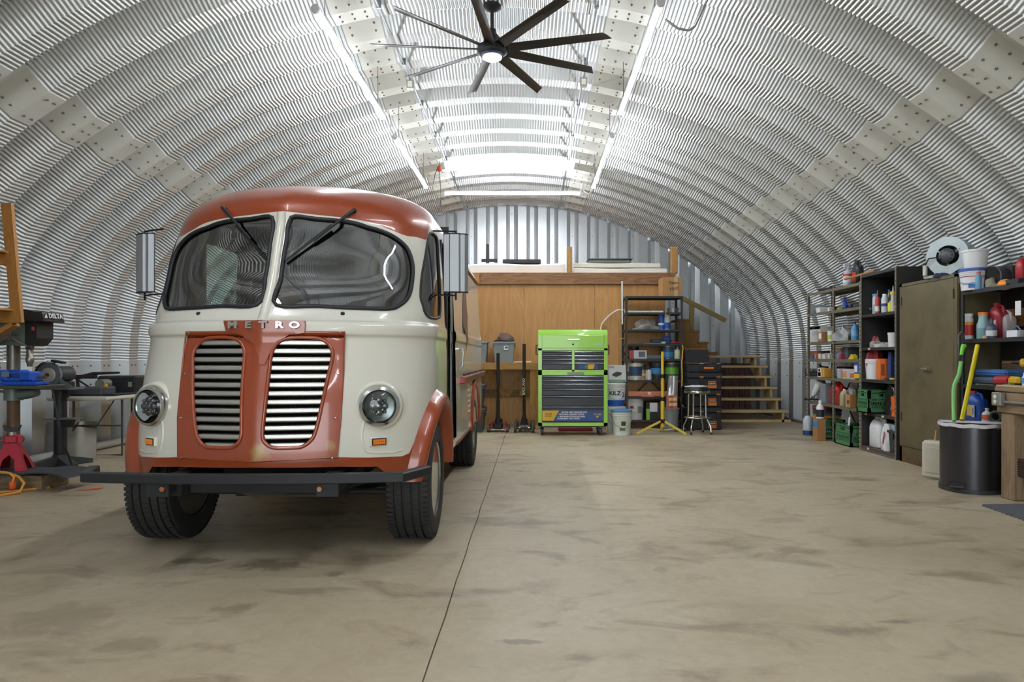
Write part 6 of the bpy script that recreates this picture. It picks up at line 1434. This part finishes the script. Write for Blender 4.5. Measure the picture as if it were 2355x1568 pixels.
t = bot('white spray can with red and orange label on the black shelving', 2228, z, .042, .245, 'd5d6d8', 'e9e9e6', ('c8302f', .15, .55), .09, sh=.78, neck=.8); obj('flame_mark', MB().lathe([(.0425, .135), (.0425, .165)], 18), M('e8962f', .5), t)
bot('pale teal bottle with an orange cap on the black shelving', 2261, z, .052, .245, '8fb5b5', 'e2813a', ('7aa0a2', .05, .4), .10, sh=.55, neck=.7)
bot('grey-blue bottle with a white label on the black shelving', 2280, z, .045, .18, '4b5668', '3a4048', ('d9dde0', .12, .4), .08, sh=.55)
jug('dark red fuel jug on the black shelving', 2297, z, .16, .12, .33, '94252f', '8a1f28', .20, 'd9b9b4'); jug('translucent white jug with red liquid on the black shelving', 2317, z, .11, .12, .26, 'bfb4b4', 'd8d6d6', .24)
t = cart('white first-aid style box on the black shelving', 2340, z, .13, .1, .06, 'e4e6e8', (), .06); obj('handle', MB().tube([(-.05, 0, .06), (-.03, 0, .09), (.0, 0, .095), (.04, 0, .06)], .007, 6), M('5a6a9a', .5), t)
tag(obj('tan_block', MB().box(-.035, .035, -.02, .02, 0, .03, .006), M('c08a5c', .6), None, RL(2325, z + .001, .05), (0, 0, RZ)), 'tan eraser-like block beside the white box', 'block'); bot('small tan jar in front of the teal bottle', 2265, z, .022, .03, 'c9b088', 'c9b088', None, .02)
z = ZC[2]
for lb, p_, w_, zo, c_, dp in (('blue-grey tool case lying lowest on the black shelving', 2290, .36, 0, '54646f', .20), ('bright blue tool case lying on the blue-grey case', 2300, .44, .072, '4a78b8', .24)):
    t = thing('tool_case', lb, 'case', RL(p_, z + .001 + zo, dp), RZ); obj('shell', MB().box(-w_ / 2, w_ / 2, -.10, .10, 0, .07, .02), M(c_, .5), t); obj('seam', MB().box(-w_ / 2 - .002, w_ / 2 + .002, -.102, .102, .033, .038), M('2a3440', .5), t)
t = thing('wrench', 'pair of steel wrenches on the black shelving front edge', 'wrench', RL(2268, z + .001, .05), RZ)
for k in range(2): obj('wrench_bar', MB().beam((-.12, .02 * k, .006), (.10, .03 * k, .006), .014, .008), chrome, t); obj('wrench_jaw', MB().lathe([(.010, 0), (.02, 0), (.02, .01), (.010, .01)], 12, 'Z', (-.125, .02 * k, 0)), chrome, t)
t = thing('impact_driver', 'red and grey power tool lying on the black shelving', 'power tool', RL(2306, z + .001, .04), RZ); obj('barrel', MB().tube([(-.07, 0, .05), (-.06, 0, .05), (.10, 0, .055)], [.035, .045, .04], 12), M('b8343c', .45), t); obj('grip', MB().beam((.04, 0, .03), (.14, 0, .025), .05, .04), M('8f8f84', .5), t); obj('nose', MB().tube([(-.07, 0, .05), (-.12, 0, .05)], [.03, .015], 10), M('c23a44', .4), t)
t = thing('cordless_drill', 'yellow and black cordless drill lying on the black shelving', 'power tool', RL(2334, z + .001, .03), RZ); obj('body', MB().box(-.06, .08, -.03, .03, .02, .09, .02), M('e0b52c', .45), t); obj('handle', MB().box(.02, .07, -.025, .025, .0, .04, .01), blk, t); obj('chuck', MB().tube([(-.06, 0, .055), (-.11, 0, .055)], [.022, .014], 10), blk, t)
z = ZC[1]
jg = jug('blue oil jug with a red cap on the shelving behind the trash can', 2245, z, .22, .13, .28, '234a9c', 'b5302f', .06); obj('label_print', MB().box(-.02, .05, -.075, -.069, .05, .15), M('b9a14a', .5), jg); obj('label_print', MB().box(.05, .085, -.075, -.069, .04, .15), M('b4bac4', .4), jg); txt('Mobil', .03, (.068, -.077, .095), (R(90), R(-90), 0), M('2a3a6a', .5), jg)
bot('small white bottle with an orange label on the shelving behind the trash can', 2270, z, .042, .13, 'd9d4cc', 'd8d6d2', ('d2623c', .2, .55), .05, sh=.6)
tag(obj('tape_roll', MB().tube([(.045 * math.cos(a), 0, .05 + .045 * math.sin(a)) for a in np.linspace(0, 2 * math.pi, 20, endpoint=False)], .016, 8, True), M('2c3a30', .5), None, RL(2291, z + .012, .05), (0, 0, RZ + .4)), 'dark roll of tape on the shelving beside the small bottle', 'tape'); cart('small brown box at the far end of the shelving behind the trash can', 2209, z, .06, .1, .07, '7d5636', (), .06)

# D-shaped step can with liner, pole and hose
tcn = thing('step_bin', 'dark stainless half-round pedal bin beside the workbench', 'trash can', (3.83, 5.95, 0), R(-34))
def dshape(s, front=.26, w=.235, back=.12): return [(w * s * math.cos(a), -front * s * math.sin(a)) for a in np.linspace(0, math.pi, 24)] + [(-w * s, back * s), (w * s, back * s)]
stn = M('4f4e52', .3, .85, .12, 3.)
def loft_d(z0, z1, s0, s1): 
    a, b = dshape(s0), dshape(s1); return MB().grid([[(x, y, z0) for x, y in a + a[:1]], [(x, y, z1) for x, y in b + b[:1]]])
obj('shell', loft_d(.03, .575, 1, 1), stn, tcn, angle=40); obj('base_ring', MB().prism(dshape(1.04), 0, .035, 'Z'), M('2f3133', .5), tcn); obj('inner_floor', MB().prism(dshape(.97), .50, .505, 'Z'), M('3a3a3c', .7), tcn)
obj('pedal_slot', MB().box(-.16, -.03, -.262, -.20, .045, .085, .004), blk, tcn); obj('pedal', MB().box(-.15, -.04, -.30, -.24, .05, .062, .004), M('55565a', .35, .7), tcn)
rim_pts = dshape(1.035); lr = MB(); rows = [[(x * k, y * k, zz + .004 * math.sin(i * 1.3)) for i, (x, y) in enumerate(rim_pts + rim_pts[:1])] for k, zz in ((.93, .565), (.98, .585), (1.02, .585), (1.03, .57), (1.02, .555))]; obj('bin_liner', lr.grid(rows), M('d8d4d4', .45, 0, .12, 14.), tcn, angle=60)
rv = MB()
for x in (-.19, .19): rv.cyl((x, -.165, .55), (x * 1.03, -.18, .55), .008, None, 8)
obj('rivet', rv, chrome, tcn)
t = thing('broom_pole', 'yellow pole standing in the pedal bin', 'pole', (0, 0, 0)); obj('pole', MB().tube([WP(2212, 966, 5.95), WP(2248, 795, 6.2)], .0185, 12), M('e6d11f', .4), t); obj('end_cap', MB().tube([WP(2247.6, 797, 6.2), WP(2248.4, 793.5, 6.205)], .0195, 12), M('cfa416', .5), t)
t = thing('garden_hose', 'bright green bent hose standing in the pedal bin', 'hose', (0, 0, 0)); obj('hose', MB().tube([WP(2194, 968, 5.9), WP(2193, 935, 5.95), WP(2193, 900, 6.0), WP(2195, 885, 6.02), WP(2206, 860, 6.05), WP(2210, 835, 6.1), WP(2212, 822, 6.1)], .017, 10), M('7fc06a', .45, 0, .25, 4.), t)
obj('band', MB().tube([WP(2210, 830, 6.1), WP(2211, 817, 6.1)], .02, 10), blk, t); obj('nozzle', MB().tube([WP(2211, 817, 6.1), WP(2214, 800, 6.12), WP(2217, 795, 6.12), WP(2217, 791, 6.12)], [.015, .018, .024, .016], 10), M('6fd03f', .45), t)
tag(obj('steel_cane', MB().tube([WP(2206, 880, 6.4), WP(2205, 800, 6.42), WP(2204, 772, 6.42), WP(2210, 765, 6.42), WP(2215, 770, 6.42), WP(2216, 778, 6.42)], .014, 8), M('5f5e5c', .4, .7)), 'grey hooked steel bar hanging at the black shelving post', 'bar')
jc = thing('jerry_can', 'dull white flat jerry can on the floor behind the pedal bin', 'can', (3.86, 6.42, 0), R(-60)); obj('body', MB().box(-.16, .16, -.07, .07, 0, .36, .025), M('c9c4b2', .5, 0, .12), jc); obj('cap', MB().cyl((.08, 0, .36), (.08, 0, .385), .02, None, 12), blk, jc); obj('spout', MB().cyl((-.06, 0, .36), (-.05, 0, .46), .010, .008, 8), M('c8a878', .6), jc); obj('rib', MB().box(-.12, .12, -.076, -.07, .06, .30, .004), M('c2bda9', .5), jc)

# heavy workbench at the frame edge
old = wood('7a6450', '97805f', (4, 4, 4), .75, 3., 'Y'); oldz = wood('826a50', '9a8263', (4, 4, 4), .75, 3., 'Z')
wbn = thing('workbench', 'heavy weathered timber workbench at the right edge', 'workbench', (3.83, 5.62, 0))
obj('front_beam', MB().box(0, .09, -2.4, 0, .70, .87, .006), old, wbn); obj('end_beam', MB().box(.09, .30, -.09, 0, .70, .87, .006), old, wbn)
for k in range(3): obj('top_plank', MB().box(-.01 + k * .15, .135 + k * .15, -2.42, .01, .872, .912, .004), old, wbn)
obj('end_strip', MB().box(-.005, .09, -.5, .0, .912, .925, .002), M('c9ad80', .6), wbn)
for y in (-.17, -2.2): obj('leg', MB().box(.02, .19, y, y + .15, 0, .70, .008), oldz, wbn)
obj('back_leg', MB().box(.40, .50, -2.2, -2.1, 0, .87, .008), oldz, wbn)
ob = obj('outlet_box', MB().box(-.05, -.002, -.115, -.005, .755, .865, .008), M('9b9d98', .4, .5), wbn)
for z in (.79, .83): obj('receptacle', MB().cyl((-.052, -.06, z), (-.057, -.06, z), .017, None, 14), M('dedcc6', .5), ob)
obj('conduit', MB().cyl((-.02, -.115, .79), (-.02, -2.3, .79), .012, None, 8), M('a9aaa6', .35, .8), wbn)
sd = obj('steel_drawer', MB().box(.05, .4, -.62, -.16, .20, .34, .006), M('4a352c', .5, .5, .2), wbn, label='rusty steel box with toothed edge under the bench')
for k in range(7): obj('tooth', MB().box(.035, .05, -.175, -.16, .205 + k * .019, .215 + k * .019), M('b9b2a4', .4, .6), sd)
dd = thing('cordless_drill', 'yellow drill standing on the workbench corner', 'power tool', (3.98, 5.42, .925), R(-30)); obj('body', MB().box(-.09, .09, -.03, .03, .15, .215, .02), M('dba832', .45), dd); obj('handle', MB().box(.01, .06, -.022, .022, .05, .16, .012), M('dba832', .45), dd); obj('battery', MB().box(-.02, .09, -.035, .035, 0, .055, .008), blk, dd); obj('chuck', MB().tube([(-.09, 0, .185), (-.14, 0, .185)], [.022, .012], 10), blk, dd); obj('bit', MB().cyl((-.14, 0, .185), (-.2, 0, .185), .005, None, 6), M('a8603a', .4, .5), dd)
bottle('small clear bottle with a blue label on the workbench', (3.93, 5.44, .926), .018, .10, 'd4dee6', 'e6eaee', .5, ('4a8fd0', .15, .6))
mt = MB(); pts = []
e0, e1 = WP(2258, 1163, 5.29), WP(2360, 1199, 4.79); e0.z = e1.z = 0; n_ = 44
for i in range(n_ + 1):
    p = e0.lerp(e1, i / n_); q = Vector((-(e1 - e0).y, (e1 - e0).x, 0)).normalized() * (.012 if (i // 2) % 2 else -.006); pts.append((p.x - q.x * 1, p.y - q.y))
far = [(e1.x + .9, e1.y + .1), (e1.x + .9, e0.y + .02), (e0.x + .3, e0.y + .02)]
tag(obj('foam_mat', MB().prism(pts + far, .0, .012, 'Z'), M('5f6164', .8), angle=20), 'dark grey interlocking foam mat on the floor by the bench', 'mat')
tag(obj('poster', MB().box(4.06, 4.065, 5.665, 5.73, 1.50, 1.62), M('e8e9ec', .5)), 'small white notice hanging on the black shelving', 'notice')

# ================================================================ things along the left wall
gg = M('74807a', .45, .3, .12, 6.); dkc = M('2f2e2d', .5, .3, .1); iron = M('7a766c', .4, .7, .2); rusty = M('6d5240', .6, .4, .3, 8.)
DPX, DPY = -4.93, 6.5
dp = thing('drill_press', 'green-grey floor drill press with a black belt cover', 'drill press', (DPX, DPY, 0))
obj('column', MB().cyl((0, 0, .04), (0, 0, 1.30), .052, None, 20), rusty, dp); obj('column_sleeve', MB().cyl((0, 0, .86), (0, 0, 1.30), .054, None, 20), iron, dp); obj('base', MB().prism([(-.18, -.2), (.16, -.2), (.22, -.12), (.22, .12), (.16, .2), (-.18, .2)], 0, .05, 'Z'), M('3c3f40', .5, .3), dp)
hd = MB(); hd.prism([(-.20, 1.28), (-.14, 1.265), (.07, 1.265), (.11, 1.255), (.20, 1.255), (.22, 1.30), (.22, 1.49), (-.20, 1.49)], -.11, .11, 'Y'); obj('head', hd, gg, dp)
obj('front_cover', MB().prism([(.19, 1.26), (.24, 1.26), (.30, 1.33), (.30, 1.49), (.19, 1.49)], -.112, .112, 'Y'), dkc, dp)
obj('belt_cover', MB().prism([(-.30, 1.49), (.38, 1.49), (.385, 1.505), (.37, 1.57), (.30, 1.575), (.19, 1.60), (.06, 1.61), (-.30, 1.61)], -.14, .14, 'Y'), M('35322f', .45, .2, .1), dp)
obj('cover_lip', MB().box(-.30, .39, -.145, .145, 1.485, 1.50, .004), M('35322f', .45, .2, .1), dp)
txt('DELTA', .062, (.384, .025, 1.54), (R(78), 0, R(90)), M('dcdcd8', .5), dp, bold=.002, sx=1.0)
obj('logo_triangle', MB().prism([(-.125, 1.518), (-.085, 1.518), (-.105, 1.56)], .383, .386, 'X'), M('dcdcd8', .5), dp)
obj('switch_plate', MB().box(.245, .295, -.117, -.110, 1.36, 1.46), M('1f1e1e', .4), dp); obj('switch', MB().box(.26, .285, -.125, -.115, 1.40, 1.435, .003), M('c2403c', .4), dp)
obj('depth_plate', MB().box(-.09, .03, -.114, -.110, 1.29, 1.36), M('777c78', .5), dp); fdh = obj('feed_hub', MB().cyl((.09, -.11, 1.33), (.09, -.17, 1.33), .035, .025, 16), iron, dp)
for a in (.4, 2.5, 4.6):
    e = (.09 + .22 * math.cos(a - 1.0), -.16, 1.33 + .16 * math.sin(a - 1.0)); obj('feed_lever', MB().cyl((.09, -.155, 1.33), e, .007, None, 8), chrome, fdh); obj('lever_ball', MB().ball(e, .020, 10, 6), rub, fdh)
ck = MB().lathe([(.0001, .0), (.020, .0), (.026, .03), (.034, .05), (.034, .09), (.028, .10), (.028, .16), (.036, .17), (.036, .20), (.0001, .20)], 18, 'Z', (.155, 0, 1.06)); obj('chuck', ck, M('8f897a', .35, .8), dp)
obj('table_collar', MB().cyl((0, 0, .74), (0, 0, .86), .078, None, 18), gg, dp); obj('table_arm', MB().tube([(.04, -.0, .80), (.14, -.03, .80), (.26, -.05, .82)], [.055, .05, .04], 12), gg, dp)
obj('table', MB().box(-.02, .36, -.20, .20, .855, .885, .006), M('5d6058', .4, .6, .15), dp); obj('collar_knob', MB().tube([(-.07, 0, .82), (-.13, -.02, .83), (-.15, -.02, .85)], [.016, .012, .02], 8), gg, dp)
mot = obj('motor', MB().lathe([(.0001, 1.24), (.085, 1.24), (.09, 1.26), (.09, 1.44), (.0001, 1.44)], 20, 'Z', (-.31, .0, 0)), dkc, dp)
obj('power_cord', MB().tube([(-.10, -.08, 1.28), (-.06, -.1, 1.1), (-.05, -.11, .95), (-.1, -.11, .8), (-.14, -.1, .7)], .008, 6), rub, dp)
# blue vise on the drill table
vz_ = thing('machine_vise', 'bright blue machine vise on the drill press table', 'vise', (DPX + .10, DPY - .04, .886))
vb = M('2a5bc4', .4, 0, .12)
obj('base', MB().box(-.20, .21, -.09, .09, 0, .035, .008), vb, vz_); obj('slide', MB().box(-.15, .16, -.06, .06, .035, .08, .01), vb, vz_); obj('jaw', MB().box(-.15, -.08, -.08, .08, .04, .145, .012), vb, vz_); obj('jaw', MB().box(.03, .15, -.08, .08, .04, .13, .015), vb, vz_); obj('body_bridge', MB().box(-.10, .05, -.07, .07, .09, .145, .02), vb, vz_)
obj('screw', MB().cyl((-.22, 0, .075), (.24, 0, .075), .014, None, 10), iron, vz_); obj('jaw_plate', MB().box(-.12, -.05, -.083, -.078, .08, .13), M('8c9aa8', .4, .5), vz_); obj('copper_bar', MB().box(-.05, .03, -.05, .05, .085, .10), M('b98a4c', .4, .6), vz_)
# grinder on its pedestal
GX, GY = -4.98, 7.22
gp_ = thing('grinder_pedestal', 'black cast pedestal with spread feet carrying the bench grinder', 'pedestal', (GX, GY, 0))
obj('column', MB().cyl((0, 0, .09), (0, 0, .80), .062, .06, 18), M('302f31', .5, .3), gp_); obj('neck', MB().cyl((0, 0, .72), (0, 0, .81), .075, .075, 18), M('302f31', .5, .3), gp_)
for a in (R(-35), R(60), R(150), R(235)): obj('foot', MB().prism([(.0, .0), (.30, 0), (.30, .045), (.06, .10), (.0, .10)], -.05, .05, 'Y'), M('4a4c4e', .5, .3), gp_, rot=(0, 0, a))
obj('foot_collar', MB().cyl((0, 0, .06), (0, 0, .12), .085, .07, 18), M('3c3d3f', .5), gp_)
obj('top_plate', MB().prism([(-.17, -.12), (.17, -.12), (.19, -.05), (.19, .10), (-.17, .10)], .81, .83, 'Z'), gg, gp_)
tr_ = obj('water_tray', MB().box(-.08, .26, -.16, -.02, .50, .515, .003), M('6f7275', .4, .5), gp_); obj('tray_cup', MB().tube([(.14, -.09, .42), (.14, -.09, .50)], [.05, .075], 14), dkc, gp_)
gr_ = thing('bench_grinder', 'bench grinder with a large grey stone wheel', 'grinder', (GX, GY, .831))
obj('motor', MB().lathe([(.0001, -.10), (.07, -.10), (.085, -.08), (.085, .10), (.07, .12), (.0001, .12)], 20, 'Y', (0, .02, .14)), M('3f4343', .5, .3), gr_); obj('mount', MB().box(-.09, .09, -.08, .10, 0, .06, .006), dkc, gr_)
obj('stone_wheel', MB().lathe([(.04, -.155), (.125, -.155), (.128, -.15), (.128, -.125), (.125, -.12), (.04, -.12)], 36, 'Y', (-.02, 0, .135)), M('6b6d70', .85, 0, .1, 60.), gr_)
obj('flange', MB().lathe([(.0001, -.165), (.07, -.165), (.075, -.158), (.075, -.154), (.0001, -.154)], 28, 'Y', (-.02, 0, .135)), M('bdb7a6', .5), gr_); obj('arbor_nut', MB().lathe([(.0001, -.18), (.022, -.18), (.022, -.165)], 6, 'Y', (-.02, 0, .135)), M('5a564e', .4, .7), gr_)
gu = MB(); gu.grid([[(-.02 + .14 * math.cos(a), y, .135 + .14 * math.sin(a)) for a in np.linspace(R(60), R(250), 24)] for y in (-.165, -.11)]); obj('wheel_guard', gu, M('4c4f50', .5, .4), gr_); obj('eye_shield', MB().beam((.02, -.14, .285), (.14, -.15, .26), .06, .02), dkc, gr_); obj('tool_rest', MB().box(-.20, -.14, -.17, -.10, .04, .06), iron, gr_)
obj('side_plate', MB().prism([(-.10, .0), (.05, .0), (-.10, .10)], -.172, -.166, 'Y'), gg, gr_, (.2, .02, 0))
tag(obj('power_cable', MB().tube([(DPX + .30, DPY + .1, .84), (DPX + .33, DPY + .12, .6), (DPX + .34, DPY + .14, .4), (DPX + .38, DPY + .2, .2), (DPX + .36, DPY + .3, .06), (DPX + .28, DPY + .4, .012)], .010, 6), rub), 'black power cord hanging from the drill press table to the floor', 'cord')
# folding table with tools
ft = thing('folding_table', 'white folding table with grey tube legs along the left wall', 'table', (-5.02, 8.44, 0))
obj('top', MB().box(-.33, .35, -.92, .92, .665, .71, .015), M('d6d1c2', .5, 0, .1), ft)
for y in (-.55, .6):
    lg = MB(); lg.tube([(-.27, y, .66), (-.27, y, .02), (.29, y, .02), (.29, y, .66)], .014, 8); obj('leg', lg, M('5a5c5e', .4, .5), ft)
    obj('cross_bar', MB().cyl((-.27, y, .36), (.29, y, .36), .009, None, 8), M('5a5c5e', .4, .5), ft); obj('brace', MB().cyl((.0, y, .36), (.0, y * .35, .66), .008, None, 8), M('5a5c5e', .4, .5), ft)
ms = thing('band_saw', 'grey and black portable band saw on the folding table', 'saw', (-5.06, 7.86, .711))
obj('base', MB().box(-.18, .20, -.14, .14, 0, .10, .02), M('55585a', .5, .3), ms); obj('arm', MB().tube([(-.16, 0, .10), (-.18, .02, .20), (.0, .03, .25), (.30, .03, .26)], [.02, .025, .02, .012], 8), dkc, ms); obj('handle', MB().tube([(-.2, 0, .2), (-.05, -.03, .12), (.02, -.04, .08)], .010, 8), rub, ms); obj('motor', MB().cyl((.12, -.05, .13), (.12, .1, .13), .055, None, 14), M('8a8678', .4, .5), ms); obj('knob', MB().ball((.22, -.10, .11), .025, 10, 6), M('c9953a', .4), ms); obj('blade_guard', MB().box(-.2, .05, .0, .03, .19, .235, .004), dkc, ms)
tag(obj('steel_rod', MB().cyl((-5.28, 7.75, .725), (-5.2, 8.3, .725), .014, None, 8), chrome), 'steel rod lying across the folding table', 'rod')
bc = thing('tool_case', 'large black hard tool case on the folding table beside the van', 'case', (-5.0, 8.46, .711)); obj('shell', MB().box(-.25, .22, -.22, .22, 0, .21, .02), M('232527', .45), bc); obj('latch', MB().box(.14, .18, -.235, -.22, .08, .14), M('b8b3a4', .4, .6), bc); obj('seam', MB().box(-.252, .222, -.222, .222, .12, .128), M('101112', .5), bc)
cart_l = carton('small black charger box at the front of the folding table', (-5.24, 7.66, .711), .10, .1, .09, '1d2226'); tag(obj('socket_tray', MB().box(-4.84, -4.70, 7.70, 8.15, .711, .735, .004), M('3a3b3c', .4, .5)), 'flat dark socket tray on the folding table edge', 'tray')
# leaning sheet metal, white pipe on the floor
sm = thing('sheet_metal', 'shiny sheet metal panel leaning against the wall under the folding table', 'sheet', (-5.10, 7.72, .003)); sh = MB(); sh.grid([[(-.20 + .36 * i / 6 - .12 * (j / 4), .20 * j / 4 + .03 * abs(i - 3) / 3, .40 * j / 4) for i in range(7)] for j in range(5)]); sh.grid([[(-.20 + .36 * i / 6 - .12 * (j / 4), .20 * j / 4 + .03 * abs(i - 3) / 3 + .003, .40 * j / 4) for i in range(7)] for j in range(5)])
obj('panel', sh, M('c9c0b2', .25, .9, .1), sm, angle=60); obj('hem', MB().tube([(-.20, 0, 0), (.16, 0, 0)], .004, 6), M('a9a296', .3, .9), sm)
tag(obj('white_pipe', MB().cyl((-5.375, 5.5, .047), (-5.375, 10.6, .047), .045, None, 14), M('d9d9d4', .45)), 'long white plastic pipe lying along the left wall', 'pipe')
tag(obj('metal_offcut', MB().beam((-5.42, 6.95, .33), (-5.28, 6.98, .012), .30, .006, (0, 1, 0)), M('8c8d89', .5, .3)), 'grey panel offcut leaning at the wall behind the pedestal', 'panel')
# timber platform, mat, jack stands, cord
tm = thing('timber_block', 'short heavy timber on the floor under the jack stands', 'timber', (-4.66, 6.06, 0), R(-8)); obj('beam', MB().box(-.55, .44, -.10, .20, 0, .125, .008), wood('6a5a42', '8a7758', (3, 3, 3), .8, 3., 'X'), tm)
mat_o = MB(); rows = [[(-.60 + 1.32 * i / 14, y, .129 + (.02 * math.sin(i * .7) if i > 9 else 0) + (-.02 if i == 14 else 0) + t) for i in range(15)] for y, t in ((-.13, 0), (-.13, .012), (.24, .012), (.24, 0))]
mat_o.grid(rows); tag(obj('rubber_mat', mat_o, M('3c3f41', .7), None, (-4.66, 6.06, 0), (0, 0, R(-8))), 'black rubber mat draped over the short timber', 'mat')
def jack_stand(label, loc, rz):
    t = thing('jack_stand', label, 'jack stand', loc, rz); rd = M('b02338', .4, .1, .1)
    for a, b in (((-1, -1), (1, -1)), ((1, -1), (1, 1)), ((1, 1), (-1, 1)), ((-1, 1), (-1, -1))):
        q = lambda s, w, z: (s[0] * w, s[1] * w, z)
        k = .28; mid = [(a[0] * (1 - f) + b[0] * f, a[1] * (1 - f) + b[1] * f) for f in (k, .5, 1 - k)]
        W0_, W1_ = .135, .045
        P = lambda s, zz: (s[0] * (W0_ + (W1_ - W0_) * zz / .24), s[1] * (W0_ + (W1_ - W0_) * zz / .24), zz)
        pts = [P(a, 0), P(mid[0], 0), P(mid[0], .10), P(mid[1], .14), P(mid[2], .10), P(mid[2], 0), P(b, 0), P(b, .24), P(a, .24)]
        mb = MB(); mb.add(pts, [tuple(range(9))]); obj('leg_panel', mb, rd, t)
    obj('collar', MB().box(-.048, .048, -.048, .048, .24, .31, .008), rd, t); obj('post', MB().cyl((0, 0, .28), (0, 0, .36), .028, None, 12), M('b9b5ad', .4, .6), t)
    obj('saddle', MB().prism([(-.065, .40), (-.045, .385), (0, .375), (.045, .385), (.065, .40), (.05, .355), (.03, .34), (-.03, .34), (-.05, .355)], -.03, .03, 'Y'), dkc, t)
    obj('pawl', MB().lathe([(.0001, -.03), (.035, -.03), (.035, .03), (.0001, .03)], 14, 'Y', (.05, 0, .27)), rd, t); obj('lever', MB().tube([(-.04, -.03, .27), (-.11, -.05, .26), (-.14, -.05, .25)], [.012, .012, .016], 8), M('9a1f30', .4), t)
    return t
jack_stand('red jack stand standing whole in view on the rubber mat', (-4.66, 6.13, .142), R(20)); jack_stand('red jack stand cut by the left frame edge on the rubber mat', (-4.98, 6.08, .142), R(38))
oc = M('e09a3c', .5)
tag(obj('orange_lead', MB().tube([(-4.90, 5.90, .20), (-4.72, 5.86, .20), (-4.60, 5.84, .175), (-4.48, 5.83, .165), (-4.37, 5.82, .13), (-4.31, 5.80, .08), (-4.30, 5.74, .02), (-4.36, 5.66, .011), (-4.50, 5.60, .011), (-4.58, 5.62, .011), (-4.56, 5.70, .011), (-4.42, 5.80, .011), (-4.28, 5.92, .011), (-4.22, 5.98, .011)], .011, 8), oc), 'orange extension cord looping down from the mat to the floor', 'cord')
ec = thing('cord_plug', 'orange cord end socket dangling in front of the short timber', 'plug', (-4.40, 5.79, 0)); obj('socket', MB().lathe([(.0001, .035), (.022, .035), (.026, .05), (.026, .085), (.02, .10), (.0001, .10)], 14), M('f0622a', .45), ec); obj('cord', MB().tube([(0, 0, .095), (.005, .01, .13), (-.03, .01, .165), (-.12, .0, .175), (-.3, .06, .19)], .009, 8), oc, ec)
tag(obj('orange_paper', MB().add([(0, 0, .002), (.11, .05, .002), (.13, .12, .008), (.03, .10, .002), (-.06, .02, .003)], [(0, 1, 2, 3), (0, 3, 4)]), M('ff5a26', .6), None, (-3.88, 5.88, 0)), 'bright orange scrap of paper on the floor before the van', 'paper')
# hanging lumber rack
lr_ = thing('lumber_rack', 'pine lumber rack hung on the left wall at the frame edge', 'rack', (0, 0, 0))
A, B_ = WP(17, 468, 6.05), WP(41, 742, 6.05); orp = wood('b8813f', 'a56f33', (5, 5, 5), .6, 3., 'Z'); orx = wood('a8742f', 'b98542', (5, 5, 5), .6, 3., 'X')
obj('upright', MB().beam(A, B_, .089, .038, (0, 1, 0)), orp, lr_)
for py0, py1 in ((581, 608), (714, 742)):
    za, zb = CH - (py1 - VY) * 6.05 / FPX, CH - (py0 - VY) * 6.05 / FPX; xx = A.x + (B_.x - A.x) * ((py0 + py1) / 2 - 468) / 274
    obj('arm', MB().box(-5.45, xx + .01, 6.07, 6.108, za, zb, .002), orx, lr_); obj('shelf_plank', MB().box(-5.4, xx - .02, 5.2, 6.07, zb - .005, zb + .014, .002), orx, lr_)
obj('brace', MB().beam((B_.x - .05, 6.09, B_.z - .01), (-5.45, 6.09, .95), .04, .09, (0, 1, 0)), orx, lr_)
